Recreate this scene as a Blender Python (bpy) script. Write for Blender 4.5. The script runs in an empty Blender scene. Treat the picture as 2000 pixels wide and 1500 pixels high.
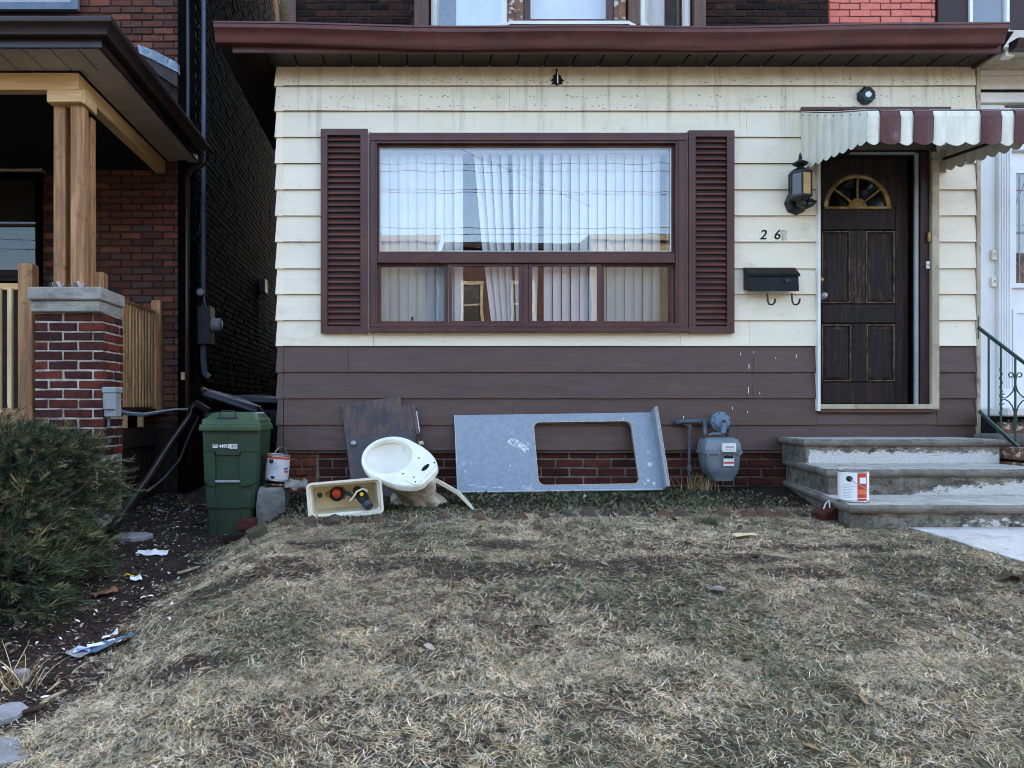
import bpy, bmesh, math, random
import numpy as np
from mathutils import Vector, Matrix, Euler, geometry

S = bpy.context.scene
COL = S.collection
random.seed(11)
RNG = np.random.default_rng(11)

# ------------------------------------------------------------------ camera
# the camera looks square at the facade (y = 0); photograph pixels are turned into
# real points by giving each one its own distance from the lens
F, VX, VY, D0, ZC = 1500.0, 797.0, 795.0, 6.0, 1.55
cam = bpy.data.cameras.new("camera")
cam.sensor_width = 36.0
cam.lens = 36.0 * F / 2000.0
cam.shift_x = (1000 - VX) / 2000.0
cam.shift_y = (VY - 750) / 2000.0
cam.clip_start = 0.05
cam.clip_end = 600
camo = bpy.data.objects.new("camera", cam)
COL.objects.link(camo)
camo.location = (0, -D0, ZC)
camo.rotation_euler = (math.radians(90), 0, 0)
S.camera = camo

# ------------------------------------------------------------------ sky and sun
SUN_EL, SUN_AZ = math.radians(33), math.radians(38)     # sun stands behind the house, to the right
world = bpy.data.worlds.new("World")
S.world = world
world.use_nodes = True
wn = world.node_tree
wn.nodes.clear()
wo = wn.nodes.new("ShaderNodeOutputWorld")
wb = wn.nodes.new("ShaderNodeBackground")
ws = wn.nodes.new("ShaderNodeTexSky")
ws.sky_type = 'NISHITA'
ws.sun_disc = False
ws.sun_elevation = SUN_EL
ws.sun_rotation = SUN_AZ
ws.air_density = 1.0
ws.dust_density = 3.5
ws.ozone_density = 1.0
wb.inputs["Strength"].default_value = 0.15
wn.links.new(ws.outputs[0], wb.inputs[0])
wn.links.new(wb.outputs[0], wo.inputs[0])
sun = bpy.data.lights.new("sun", 'SUN')
sun.energy = 2.2
sun.angle = math.radians(0.5)
sun.color = (1.0, 0.95, 0.87)
suno = bpy.data.objects.new("sun", sun)
COL.objects.link(suno)
_to_sun = Vector((math.sin(SUN_AZ) * math.cos(SUN_EL), math.cos(SUN_AZ) * math.cos(SUN_EL), math.sin(SUN_EL)))
suno.rotation_euler = _to_sun.to_track_quat('Z', 'Y').to_euler()
suno.location = (20, 30, 25)
S.view_settings.view_transform = 'Standard'
S.view_settings.look = 'None'
S.view_settings.gamma = 1.0
S.view_settings.use_curve_mapping = False
S.view_settings.exposure = 2.7
S.cycles.filter_width = 1.0
S.view_settings.use_white_balance = False

# ------------------------------------------------------------------ helpers
def U(px, py, d):
    return Vector(((px - VX) / F * d, d - D0, ZC - (py - VY) / F * d))
def PX(px, d=6.0): return (px - VX) / F * d
def PZ(py, d=6.0): return ZC - (py - VY) / F * d
def srgb(r, g, b):
    def f(v):
        v /= 255.0
        return v / 12.92 if v <= 0.04045 else ((v + 0.055) / 1.055) ** 2.4
    c = (f(r), f(g), f(b))
    # a colour read off the photograph, as a reflectance: its contrasty print makes mid and dark tones lighter than they are
    k = (max(.004, .3*c[0]+.55*c[1]+.15*c[2])/.72)**.22
    return (c[0]*k*1.03, c[1]*k, c[2]*k*.90, 1.0)

class MB:
    """collects faces and becomes one mesh"""
    def __init__(s): s.v = []; s.f = []; s.mi = []
    def add(s, vs, fs, mi=0):
        o = len(s.v)
        s.v += [Vector(p) for p in vs]
        for f in fs: s.f.append([i + o for i in f]); s.mi.append(mi)
        return s
    def box(s, x0, x1, y0, y1, z0, z1, b=0.0, mi=0, M=None):
        cx, cy, cz = (x0+x1)/2, (y0+y1)/2, (z0+z1)/2
        hx, hy, hz = abs(x1-x0)/2, abs(y1-y0)/2, abs(z1-z0)/2
        sg = [(i, j, k) for i in (-1, 1) for j in (-1, 1) for k in (-1, 1)]
        if b <= 0:
            vs = [(cx+i*hx, cy+j*hy, cz+k*hz) for i, j, k in sg]
            fs = [(0,1,3,2), (4,6,7,5), (0,4,5,1), (2,3,7,6), (0,2,6,4), (1,5,7,3)]
        else:
            b = min(b, hx*.9, hy*.9, hz*.9)
            vs = []; ix = {}
            for c in sg:
                i, j, k = c
                ix[c] = len(vs)
                vs += [(cx+i*hx, cy+j*(hy-b), cz+k*(hz-b)), (cx+i*(hx-b), cy+j*hy, cz+k*(hz-b)), (cx+i*(hx-b), cy+j*(hy-b), cz+k*hz)]
            fs = []
            for a in (-1, 1):
                fs.append([ix[(a,-1,-1)], ix[(a,1,-1)], ix[(a,1,1)], ix[(a,-1,1)]])
                fs.append([ix[(-1,a,-1)]+1, ix[(1,a,-1)]+1, ix[(1,a,1)]+1, ix[(-1,a,1)]+1])
                fs.append([ix[(-1,-1,a)]+2, ix[(1,-1,a)]+2, ix[(1,1,a)]+2, ix[(-1,1,a)]+2])
                for c in (-1, 1):
                    fs.append([ix[(a,c,-1)], ix[(a,c,1)], ix[(a,c,1)]+1, ix[(a,c,-1)]+1])
                    fs.append([ix[(a,-1,c)], ix[(a,1,c)], ix[(a,1,c)]+2, ix[(a,-1,c)]+2])
                    fs.append([ix[(-1,a,c)]+1, ix[(1,a,c)]+1, ix[(1,a,c)]+2, ix[(-1,a,c)]+2])
            for c in sg: fs.append([ix[c], ix[c]+1, ix[c]+2])
        if M is not None: vs = [M @ Vector(p) for p in vs]
        return s.add(vs, fs, mi)
    def loft(s, rings, cap0=True, cap1=True, mi=0, closed=True):
        n = len(rings[0]); vs = [p for r in rings for p in r]; fs = []
        for a in range(len(rings)-1):
            for i in range(n if closed else n-1):
                j = (i+1) % n
                fs.append([a*n+i, a*n+j, (a+1)*n+j, (a+1)*n+i])
        if cap0: fs.append(list(range(n))[::-1])
        if cap1: fs.append([(len(rings)-1)*n+i for i in range(n)])
        return s.add(vs, fs, mi)
    def tube(s, pts, r, n=8, mi=0, caps=True):
        pts = [Vector(p) for p in pts]
        rs = r if isinstance(r, (list, tuple)) else [r]*len(pts)
        rings = []; prev = None
        for i, p in enumerate(pts):
            t = (pts[min(i+1, len(pts)-1)] - pts[max(i-1, 0)]).normalized()
            if prev is None:
                a = t.cross(Vector((0,0,1)))
                if a.length < 1e-3: a = t.cross(Vector((0,1,0)))
            else:
                a = prev - t*prev.dot(t)
            a.normalize(); prev = a; b = t.cross(a)
            rings.append([p + (a*math.cos(2*math.pi*k/n) + b*math.sin(2*math.pi*k/n))*rs[i] for k in range(n)])
        return s.loft(rings, caps, caps, mi)
    def lathe(s, prof, c=(0,0,0), n=24, mi=0, M=None, a0=0.0, a1=2*math.pi):
        """prof: (radius, height) pairs turned round z"""
        full = abs(a1-a0-2*math.pi) < 1e-6
        m = n if full else n+1
        rings = []
        for r, h in prof:
            rg = []
            for k in range(m):
                a = a0 + (a1-a0)*k/n
                p = Vector((r*math.cos(a), r*math.sin(a), h))
                if M is not None: p = M @ p
                rg.append(p + Vector(c))
            rings.append(rg)
        return s.loft(rings, full, full, mi, full)
    def prism(s, poly, h0, h1, mk, mi=0):
        """poly of 2D points; mk(u, v, h) gives a 3D point"""
        n = len(poly)
        return s.loft([[mk(u, v, h0) for u, v in poly], [mk(u, v, h1) for u, v in poly]], True, True, mi)
    def holed(s, outer, inner, h0, h1, mk, mi=0):
        """plate with one hole and a thickness"""
        tri = geometry.tessellate_polygon([[Vector((u, v, 0)) for u, v in outer], [Vector((u, v, 0)) for u, v in inner]])
        allp = list(outer) + list(inner)
        for h in (h0, h1):
            s.add([mk(u, v, h) for u, v in allp], [list(t) for t in tri], mi)
        for loop in (outer, inner):
            s.loft([[mk(u, v, h0) for u, v in loop], [mk(u, v, h1) for u, v in loop]], False, False, mi)
        return s
    def sweep(s, prof, path, mi=0):
        """prof: (out, up) pairs carried along path points (point, mitred outward normal)"""
        return s.loft([[Vector(p) + Vector(nrm)*o + Vector((0,0,u)) for o, u in prof] for p, nrm in path], True, True, mi)
    def tf(s, M):
        s.v = [M @ p for p in s.v]; return s

WL = {}
def _place(o, parent, loc):
    COL.objects.link(o)
    o.parent = parent
    loc = Vector(loc)
    o.location = loc - (WL[parent.name] if parent else Vector())
    WL[o.name] = loc
    return o
def tag(o, label=None, cat=None, group=None, kind=None):
    if label: o["label"] = label
    if cat: o["category"] = cat
    if group: o["group"] = group
    if kind: o["kind"] = kind
    return o
def thing(name, label, cat, loc, group=None):
    o = bpy.data.objects.new(name, None)
    o.empty_display_size = 0.1
    _place(o, None, loc)
    return tag(o, label, cat, group)
def to_mesh(name, mb, mats, smooth=False, weld=False, origin=None):
    if origin is None:
        lo = Vector([min(p[i] for p in mb.v) for i in range(3)]); hi = Vector([max(p[i] for p in mb.v) for i in range(3)])
        origin = Vector(((lo.x+hi.x)/2, (lo.y+hi.y)/2, lo.z))
    origin = Vector(origin)
    me = bpy.data.meshes.new(name)
    me.from_pydata([tuple(p - origin) for p in mb.v], [], mb.f)
    if not isinstance(mats, (list, tuple)): mats = [mats]
    for m in mats: me.materials.append(m)
    me.polygons.foreach_set("material_index", mb.mi)
    bm = bmesh.new(); bm.from_mesh(me)
    if weld: bmesh.ops.remove_doubles(bm, verts=bm.verts, dist=1e-4)
    bmesh.ops.recalc_face_normals(bm, faces=bm.faces)
    bm.to_mesh(me); bm.free()
    if smooth:
        me.polygons.foreach_set("use_smooth", [True]*len(me.polygons))
        if smooth != 'all':
            me.set_sharp_from_angle(angle=math.radians(smooth if smooth is not True else 40))
    return me, origin
def part(name, mb, mats, parent=None, smooth=False, weld=False, origin=None, label=None):
    me, o = to_mesh(name, mb, mats, smooth, weld, origin)
    ob = bpy.data.objects.new(name, me)
    _place(ob, parent, o)
    if label: ob["label"] = label
    return ob
def single(name, mb, mats, label, cat, group=None, **kw):
    return tag(part(name, mb, mats, None, **kw), label, cat, group)
def struct(name, mb, mats, **kw):
    return tag(part(name, mb, mats, None, **kw), kind="structure")
def shared(name, me, parent, loc, rot=None, scale=None):
    ob = bpy.data.objects.new(name, me)
    _place(ob, parent, loc)
    if rot: ob.rotation_euler = rot
    if scale: ob.scale = scale
    return ob
def rrect(w, h, r, n=4, cx=0.0, cy=0.0):
    pts = []
    for sx, sy, a0 in ((1,1,0), (-1,1,90), (-1,-1,180), (1,-1,270)):
        for k in range(n+1):
            a = math.radians(a0 + 90*k/n)
            pts.append((cx + sx*(w/2-r) + r*math.cos(a), cy + sy*(h/2-r) + r*math.sin(a)))
    return pts
def text_mb(body, size, at, shear=0.0, depth=0.001, space=1.0, mi=0, sx=1.0):
    cu = bpy.data.curves.new("lettering", 'FONT')
    cu.body = body; cu.size = size; cu.shear = shear; cu.extrude = depth; cu.align_x = 'CENTER'; cu.align_y = 'CENTER'
    cu.offset = size*.018; cu.space_character = space; cu.resolution_u = 3
    ob = bpy.data.objects.new("lettering", cu)
    me = bpy.data.meshes.new_from_object(ob)
    mb = MB(); at = Vector(at)
    mb.add([at + Vector((v.co.x*sx, -v.co.z, v.co.y)) for v in me.vertices], [list(p.vertices) for p in me.polygons], mi)
    bpy.data.objects.remove(ob); bpy.data.curves.remove(cu); bpy.data.meshes.remove(me)
    return mb

# ------------------------------------------------------------------ materials
class NT:
    def __init__(s, name):
        s.m = bpy.data.materials.new(name); s.m.use_nodes = True
        s.t = s.m.node_tree; s.t.nodes.clear()
        s.out = s.n("ShaderNodeOutputMaterial")
    def n(s, typ, **kw):
        nd = s.t.nodes.new(typ)
        for k, v in kw.items():
            if hasattr(nd, k): setattr(nd, k, v)
            else: s.set(nd.inputs[k.replace('_', ' ')], v)
        return nd
    def set(s, sock, v):
        if isinstance(v, bpy.types.NodeSocket): s.t.links.new(v, sock)
        else: sock.default_value = v
    def math(s, op, a, b=0.0, clamp=False):
        nd = s.n("ShaderNodeMath", operation=op, use_clamp=clamp)
        s.set(nd.inputs[0], a); s.set(nd.inputs[1], b)
        return nd.outputs[0]
    def mix(s, fac, a, b, blend='MIX'):
        nd = s.n("ShaderNodeMix", data_type='RGBA', blend_type=blend)
        s.set(nd.inputs[0], fac); s.set(nd.inputs[6], a); s.set(nd.inputs[7], b)
        return nd.outputs[2]
    def pos(s, scale=(1,1,1), rot=(0,0,0), obj=False):
        src = s.n("ShaderNodeTexCoord").outputs["Object"] if obj else s.n("ShaderNodeNewGeometry").outputs["Position"]
        mp = s.n("ShaderNodeMapping")
        s.set(mp.inputs["Vector"], src); mp.inputs["Scale"].default_value = scale; mp.inputs["Rotation"].default_value = rot
        return mp.outputs[0]
    def noise(s, vec, scale=5.0, detail=4.0, rough=0.55, dist=0.0):
        nd = s.n("ShaderNodeTexNoise"); s.set(nd.inputs["Vector"], vec)
        nd.inputs["Scale"].default_value = scale; nd.inputs["Detail"].default_value = detail
        nd.inputs["Roughness"].default_value = rough; nd.inputs["Distortion"].default_value = dist
        return nd.outputs["Fac"]
    def ramp(s, fac, stops):
        nd = s.n("ShaderNodeValToRGB"); s.set(nd.inputs[0], fac)
        el = nd.color_ramp.elements
        while len(el) < len(stops): el.new(0.5)
        for e, (p, c) in zip(el, stops):
            e.position = p; e.color = c if hasattr(c, '__len__') else (c, c, c, 1)
        return nd.outputs[0]
    def step(s, v, lo, hi):
        nd = s.n("ShaderNodeMapRange"); nd.interpolation_type = 'SMOOTHSTEP'
        s.set(nd.inputs[0], v); nd.inputs[1].default_value = lo; nd.inputs[2].default_value = hi
        return nd.outputs[0]
    def rand(s): return s.n("ShaderNodeObjectInfo").outputs["Random"]
    def z(s):
        sp = s.n("ShaderNodeSeparateXYZ"); s.set(sp.inputs[0], s.n("ShaderNodeNewGeometry").outputs["Position"])
        return sp.outputs
    def bsdf(s, col, rough=0.6, spec=0.4, metal=0.0, bump=None, bstr=0.3, bdist=0.01, **kw):
        b = s.n("ShaderNodeBsdfPrincipled")
        s.set(b.inputs["Base Color"], col); s.set(b.inputs["Roughness"], rough)
        b.inputs["Specular IOR Level"].default_value = spec; b.inputs["Metallic"].default_value = metal
        for k, v in kw.items(): s.set(b.inputs[k.replace('_', ' ')], v)
        if bump is not None:
            bp = s.n("ShaderNodeBump"); s.set(bp.inputs["Height"], bump)
            bp.inputs["Strength"].default_value = bstr; bp.inputs["Distance"].default_value = bdist
            s.t.links.new(bp.outputs[0], b.inputs["Normal"])
        s.t.links.new(b.outputs[0], s.out.inputs[0])
        return s.m

def mat(name, c1, c2=None, sc=6.0, stretch=(1,1,1), rot=(0,0,0), rough=0.6, spec=0.35, metal=0.0, bump=0.25, bsc=60.0,
        rnd=0.0, dirt=None, dsc=5.0, damt=0.5, dlo=0.5, dhi=0.7, ramp=None, obj=False, fine=0.0):
    t = NT(name)
    v = t.pos(stretch, rot, obj)
    col = c1
    if ramp:
        cols = [(i/max(1, len(ramp)-1), c) for i, c in enumerate(ramp)]
        col = t.ramp(t.rand(), cols)
    if c2 is not None:
        base = col
        col = t.mix(t.step(t.noise(v, sc, 5, 0.6), 0.35, 0.65), base, c2)
    if rnd:
        h = t.n("ShaderNodeHueSaturation"); t.set(h.inputs["Color"], col)
        t.set(h.inputs["Value"], t.math('ADD', t.math('MULTIPLY', t.rand(), rnd*2), 1-rnd))
        col = h.outputs[0]
    if fine:
        f = t.noise(t.pos((1,1,1)), 220.0, 2, 0.6)
        col = t.mix(1.0, col, t.ramp(f, [(0.3, 1-fine), (0.7, 1+fine)]), 'MULTIPLY')
    if dirt is not None:
        d = t.step(t.noise(t.pos((1,1,1)), dsc, 6, 0.65), dlo, dhi)
        col = t.mix(t.math('MULTIPLY', d, damt), col, dirt)
    bmp = t.noise(v, bsc, 4, 0.6) if bump else None
    rg = t.math('ADD', t.math('MULTIPLY', t.noise(t.pos(), 9.0, 3), 0.25), rough-0.12, True)
    return t.bsdf(col, rg, spec, metal, bmp, bump, 0.006)

def mat_cream():
    t = NT("cream_siding")
    zx = t.z(); z, x = zx[2], zx[0]
    col = t.mix(t.noise(t.pos((1,1,3)), 2.0, 5), srgb(222,212,193), srgb(236,228,212))
    h = t.n("ShaderNodeHueSaturation"); t.set(h.inputs["Color"], col)
    t.set(h.inputs["Value"], t.math('ADD', t.math('MULTIPLY', t.rand(), 0.08), 0.96)); col = h.outputs[0]
    # weather streaks that run down from the eaves
    up = t.step(z, PZ(330), PZ(140))
    st = t.step(t.noise(t.pos((5,1,0.3)), 1.6, 6, 0.72), 0.5, 0.72)
    col = t.mix(t.math('MULTIPLY', t.math('MULTIPLY', st, up), 0.8), col, srgb(142,116,80))
    up2 = t.step(z, PZ(190), PZ(135))
    col = t.mix(t.math('MULTIPLY', t.math('MULTIPLY', t.noise(t.pos((3,1,2)), 3.0, 5), up2), 0.95), col, srgb(168,146,106))
    # general grime, faint
    gr = t.step(t.noise(t.pos((1.2,1,1.8)), 2.6, 7, 0.7), 0.52, 0.8)
    col = t.mix(t.math('MULTIPLY', gr, 0.45), col, srgb(168,156,132))
    smp = t.step(t.noise(t.pos((3,1,.6)), 2.0, 7, 0.75), 0.6, 0.8)
    col = t.mix(t.math('MULTIPLY', smp, 0.35), col, srgb(140,122,94))
    # rows of flaked paint spots in the two courses under the eaves
    def band(a, b):
        m = t.math('MULTIPLY', t.step(z, PZ(b), PZ(b-5)), t.math('SUBTRACT', 1.0, t.step(z, PZ(a+6), PZ(a))))
        return m
    bands = t.math('MAXIMUM', band(150, 168), t.math('MAXIMUM', t.math('MULTIPLY', band(203, 217), 1.0), t.math('MULTIPLY', band(182, 197), 0.7)))
    vo = t.n("ShaderNodeTexVoronoi"); t.set(vo.inputs["Vector"], t.pos((24,1,58))); vo.inputs["Scale"].default_value = 1.0
    spot = t.math('LESS_THAN', vo.outputs["Distance"], 0.23)
    keep = t.math('GREATER_THAN', t.n("ShaderNodeSeparateColor").outputs[0], 0.5)
    sc_ = t.n("ShaderNodeSeparateColor"); t.set(sc_.inputs[0], vo.outputs["Color"])
    keep = t.math('GREATER_THAN', t.math('ADD', sc_.outputs[0], t.noise(t.pos((0.6,1,2)), 1.5, 2)), 0.86)
    m = t.math('MULTIPLY', t.math('MULTIPLY', spot, keep), t.math('GREATER_THAN', bands, 0.5))
    col = t.mix(t.math('MULTIPLY', m, 0.75), col, srgb(84,76,66))
    vo2 = t.n("ShaderNodeTexVoronoi"); t.set(vo2.inputs["Vector"], t.pos((6,1,8))); vo2.inputs["Scale"].default_value = 1.3
    sp2 = t.math('LESS_THAN', vo2.outputs["Distance"], 0.045)
    col = t.mix(t.math('MULTIPLY', sp2, 0.55), col, srgb(110,98,80))
    bump = t.math('ADD', t.noise(t.pos((5,5,170)), 1.0, 4), t.math('MULTIPLY', t.noise(t.pos((1,1,2)), 3.0, 4), 5.0))
    return t.bsdf(col, 0.5, 0.4, 0, bump, 0.5, 0.003)

def mat_brown_siding():
    t = NT("brown_siding")
    col = t.mix(t.noise(t.pos((1,1,4)), 2.0, 6, 0.65), srgb(84,62,56), srgb(110,85,77))
    h = t.n("ShaderNodeHueSaturation"); t.set(h.inputs["Color"], col)
    t.set(h.inputs["Value"], t.math('ADD', t.math('MULTIPLY', t.rand(), 0.2), 0.9)); col = h.outputs[0]
    gr = t.step(t.noise(t.pos((0.7,1,5)), 3.0, 8, 0.75), 0.5, 0.8)
    col = t.mix(t.math('MULTIPLY', gr, 0.35), col, srgb(126,106,98))
    vo = t.n("ShaderNodeTexVoronoi"); t.set(vo.inputs["Vector"], t.pos((9,1,9))); vo.inputs["Scale"].default_value = 2.0
    col = t.mix(t.math('MULTIPLY', t.math('LESS_THAN', vo.outputs["Distance"], 0.05), 0.6), col, srgb(180,172,168))
    bump = t.math('ADD', t.noise(t.pos((5,5,190)), 1.0, 5), t.math('MULTIPLY', t.noise(t.pos((1,1,2)), 3.0, 4), 5.0))
    lg = t.step(t.noise(t.pos((1.5,1,14)), 2.2, 8, 0.75), 0.48, 0.7)
    col = t.mix(t.math('MULTIPLY', lg, 0.28), col, srgb(58,44,42))
    return t.bsdf(col, 0.45, 0.45, 0, bump, 0.5, 0.003)

def mat_wood_door(name, wear=.5, lo=.5):
    t = NT(name)
    g = t.noise(t.pos((34,34,1.8)), 1.0, 8, 0.72, 0.8)
    col = t.ramp(g, [(0.3, srgb(22,16,15)), (0.5, srgb(42,29,25)), (0.75, srgb(74,50,39))])
    big = t.noise(t.pos((3,3,2)), 1.2, 6, 0.7)
    col = t.mix(t.step(big, .55, .75), col, srgb(26,21,20))
    w = t.step(t.math('ADD', t.math('MULTIPLY', t.noise(t.pos((18,18,5)), 1.6, 9, 0.8), .7), t.math('MULTIPLY', g, .3)), lo, lo+.16)
    col = t.mix(t.math('MULTIPLY', w, wear), col, srgb(124,100,80))
    return t.bsdf(col, 0.6, 0.25, 0, g, 0.6, 0.006)

def mat_glass(name, r0=0.08, tint=(1,1,1,1), wav=0.0):
    t = NT(name)
    lw = t.n("ShaderNodeLayerWeight"); lw.inputs["Blend"].default_value = 0.5
    f5 = t.math('POWER', lw.outputs["Facing"], 4.0)
    fac = t.math('ADD', t.math('MULTIPLY', f5, 1-r0), r0, True)
    tr = t.n("ShaderNodeBsdfTransparent"); tr.inputs[0].default_value = tint
    gl = t.n("ShaderNodeBsdfGlossy"); gl.inputs["Roughness"].default_value = 0.0
    gl.inputs["Color"].default_value = (0.96, 0.98, 1, 1)
    if wav:
        bp = t.n("ShaderNodeBump"); bp.inputs["Strength"].default_value = 1.0; bp.inputs["Distance"].default_value = wav
        t.set(bp.inputs["Height"], t.noise(t.pos(), 1.7, 2)); t.t.links.new(bp.outputs[0], gl.inputs["Normal"])
    mx = t.n("ShaderNodeMixShader"); t.set(mx.inputs[0], fac)
    t.t.links.new(tr.outputs[0], mx.inputs[1]); t.t.links.new(gl.outputs[0], mx.inputs[2])
    t.t.links.new(mx.outputs[0], t.out.inputs[0])
    return t.m

def mat_attr(name, rough=0.85, spec=0.15, sss=False):
    t = NT(name)
    a = t.n("ShaderNodeAttribute", attribute_name="Col")
    return t.bsdf(a.outputs["Color"], rough, spec)

def mat_ground():
    t = NT("earth_and_thatch")
    a = t.n("ShaderNodeAttribute", attribute_name="lawn")
    n1 = t.noise(t.pos(), 5.0, 8, 0.7); n2 = t.noise(t.pos(), 45.0, 5, 0.7)
    dirt = t.ramp(n1, [(0.3, srgb(44,38,37)), (0.55, srgb(70,60,56)), (0.75, srgb(98,86,79))])
    dirt = t.mix(t.step(n2, 0.5, 0.75), dirt, srgb(92,80,70))
    thatch = t.mix(t.step(n2, 0.35, 0.65), srgb(56,50,46), srgb(122,108,90))
    col = t.mix(a.outputs["Fac"], dirt, thatch)
    return t.bsdf(col, 0.95, 0.1, 0, t.math('ADD', n1, n2), 0.8, 0.02)

def mat_concrete(name, c1, c2, stain=None, samt=0.6, sc=4.0):
    t = NT(name)
    n1 = t.noise(t.pos(), sc, 8, 0.7); n2 = t.noise(t.pos(), 120.0, 3, 0.6)
    col = t.mix(t.step(n1, 0.3, 0.7), c1, c2)
    col = t.mix(1.0, col, t.ramp(n2, [(0.3, 0.82), (0.7, 1.12)]), 'MULTIPLY')
    if stain is not None:
        s_ = t.step(t.noise(t.pos((1,1,2.2)), 7.0, 8, 0.75), 0.48, 0.62)
        col = t.mix(t.math('MULTIPLY', s_, samt), col, stain)
    return t.bsdf(col, 0.85, 0.2, 0, t.math('ADD', n1, n2), 0.5, 0.006)

def mat_dirty_white(name, c, dirt, zlo, zhi):
    t = NT(name)
    z = t.z()[2]
    d = t.step(t.math('ADD', t.math('MULTIPLY', t.noise(t.pos(), 9.0, 7, 0.7), 0.22), z), zhi+0.11, zlo+0.11)
    col = t.mix(t.math('MULTIPLY', d, 0.75), c, dirt)
    sp = t.step(t.noise(t.pos(), 26.0, 6, 0.7), 0.6, 0.75)
    col = t.mix(t.math('MULTIPLY', sp, 0.22), col, srgb(170,158,140))
    return t.bsdf(col, 0.25, 0.5)

def mat_painted_riser():
    """concrete with worn white paint and black weathering"""
    t = NT("step_riser_concrete")
    n1 = t.noise(t.pos(), 5.0, 8, 0.7); n2 = t.noise(t.pos(), 110.0, 3)
    col = t.mix(t.step(n1, 0.35, 0.65), srgb(118,112,104), srgb(156,150,140))
    col = t.mix(t.math('MULTIPLY', t.step(t.noise(t.pos((1,1,1.5)), 11.0, 9, 0.78), 0.47, 0.6), 0.7), col, srgb(66,63,61))
    a = t.n("ShaderNodeAttribute", attribute_name="paint").outputs["Fac"]
    e = t.math('ADD', a, t.math('MULTIPLY', t.math('SUBTRACT', t.noise(t.pos((1,1,2)), 11.0, 10, 0.8), 0.5), 1.5))
    col = t.mix(t.math('MULTIPLY', t.step(e, 0.47, 0.55), 0.92), col, srgb(216,214,214))
    col = t.mix(1.0, col, t.ramp(n2, [(0.3, 0.82), (0.7, 1.1)]), 'MULTIPLY')
    return t.bsdf(col, 0.85, 0.2, 0, t.math('ADD', n1, n2), 0.9, 0.012)

M = {}
M['underside'] = mat("grimy_shadow_gap", srgb(72,62,54), srgb(52,45,40), 9, rough=.9, bump=0)  # shadow gap under each board lip, painted in as a dark dirty brown
M['cream'] = mat_cream()
M['brown'] = mat_brown_siding()
M['doorwood'] = mat_wood_door('weathered_door_wood', .5, .53)
M['doorworn'] = mat_wood_door('worn_door_moulding', .6, .46)
M['maroon'] = mat("maroon_metal", srgb(103,60,52), srgb(88,49,45), 3, rough=.45, spec=.45, bump=.05, rnd=.06, dirt=srgb(120,96,92), dsc=7, damt=.3, dlo=.55)
M['louvre'] = mat("faded_maroon_louvre", srgb(132,84,78), srgb(118,72,68), 3, rough=.5, spec=.4, bump=.04, rnd=.06)
M['gutter'] = mat("gutter_paint", srgb(116,64,61), srgb(98,53,53), 2.5, (1,1,4), rough=.4, spec=.5, bump=.04, dirt=srgb(130,104,100), dsc=5, damt=.3, dlo=.55)
M['soffit'] = mat("soffit_brown", srgb(60,46,46), srgb(50,38,40), 3, rough=.5, bump=.05, rnd=.08)
M['white'] = mat("white_paint", srgb(226,227,228), srgb(214,214,214), 3, rough=.5, bump=.05, dirt=srgb(150,146,140), dsc=4, damt=.3, dlo=.58)
M['whitedoor'] = mat("white_door_paint", srgb(226,229,236), srgb(216,219,226), 2, rough=.4, bump=.03, dirt=srgb(160,158,156), dsc=4, damt=.25, dlo=.6)
M['offtrim'] = mat("tan_trim", srgb(190,178,158), srgb(168,155,134), 6, (1,1,.4), rough=.6, bump=.1, dirt=srgb(92,80,66), dsc=10, damt=.6, dlo=.52)
M['framewood'] = mat("red_brown_wood", srgb(74,40,34), srgb(48,28,26), 4, (12,12,1), rough=.5, bump=.2, bsc=8, dirt=srgb(28,20,20), dsc=6, damt=.6)
M['brickred'] = mat("red_brick", srgb(104,54,48), None, ramp=[srgb(86,50,48), srgb(110,60,53), srgb(98,56,52), srgb(78,48,47), srgb(118,66,57)], bump=.5, bsc=70, rough=.9, spec=.15, dirt=srgb(52,36,36), dsc=14, damt=.6, fine=.18)
M['brickwarm'] = mat("orange_brick", srgb(150,80,56), None, ramp=[srgb(146,78,58), srgb(120,62,50), srgb(160,92,66), srgb(110,58,50)], bump=.5, bsc=70, rough=.9, spec=.15, dirt=srgb(70,44,40), dsc=12, damt=.7, fine=.18)
M['brickpier'] = mat("pier_brick", srgb(110,52,46), None, ramp=[srgb(92,54,52), srgb(72,48,48), srgb(136,64,54), srgb(104,58,54), srgb(82,54,54), srgb(120,60,52)], bump=.6, bsc=60, rough=.9, spec=.15, dirt=srgb(50,38,40), dsc=16, damt=.65, dlo=.45, fine=.2)
M['brickorange'] = mat("neighbour_brick", srgb(160,74,52), None, ramp=[srgb(122,76,66), srgb(104,66,60), srgb(140,86,72), srgb(92,62,58), srgb(114,70,62), srgb(92,80,80)], bump=.5, bsc=60, rough=.9, spec=.15, dirt=srgb(84,52,46), dsc=12, damt=.5, fine=.15)
M['brickdark'] = mat("sooty_brick", srgb(58,44,42), None, ramp=[srgb(50,38,38), srgb(72,52,46), srgb(42,33,35), srgb(84,58,48), srgb(60,46,44)], bump=.6, bsc=60, rough=.9, spec=.15, dirt=srgb(24,22,25), dsc=14, damt=.7, dlo=.45, fine=.2)
M['brickpink'] = mat("pink_painted_brick", srgb(208,112,100), srgb(216,122,108), 8, rough=.7, bump=.4, bsc=70, rnd=.04, fine=.06)
M['mortar'] = mat("grey_mortar", srgb(146,136,126), srgb(118,108,100), 14, rough=.95, bump=.5, bsc=90)
M['mortarwhite'] = mat("pale_mortar", srgb(196,190,186), srgb(160,152,148), 12, rough=.95, bump=.5, bsc=90)
M['mortardark'] = mat("dark_mortar", srgb(58,48,46), srgb(76,62,58), 14, rough=.95, bump=.5, bsc=90)
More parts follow.
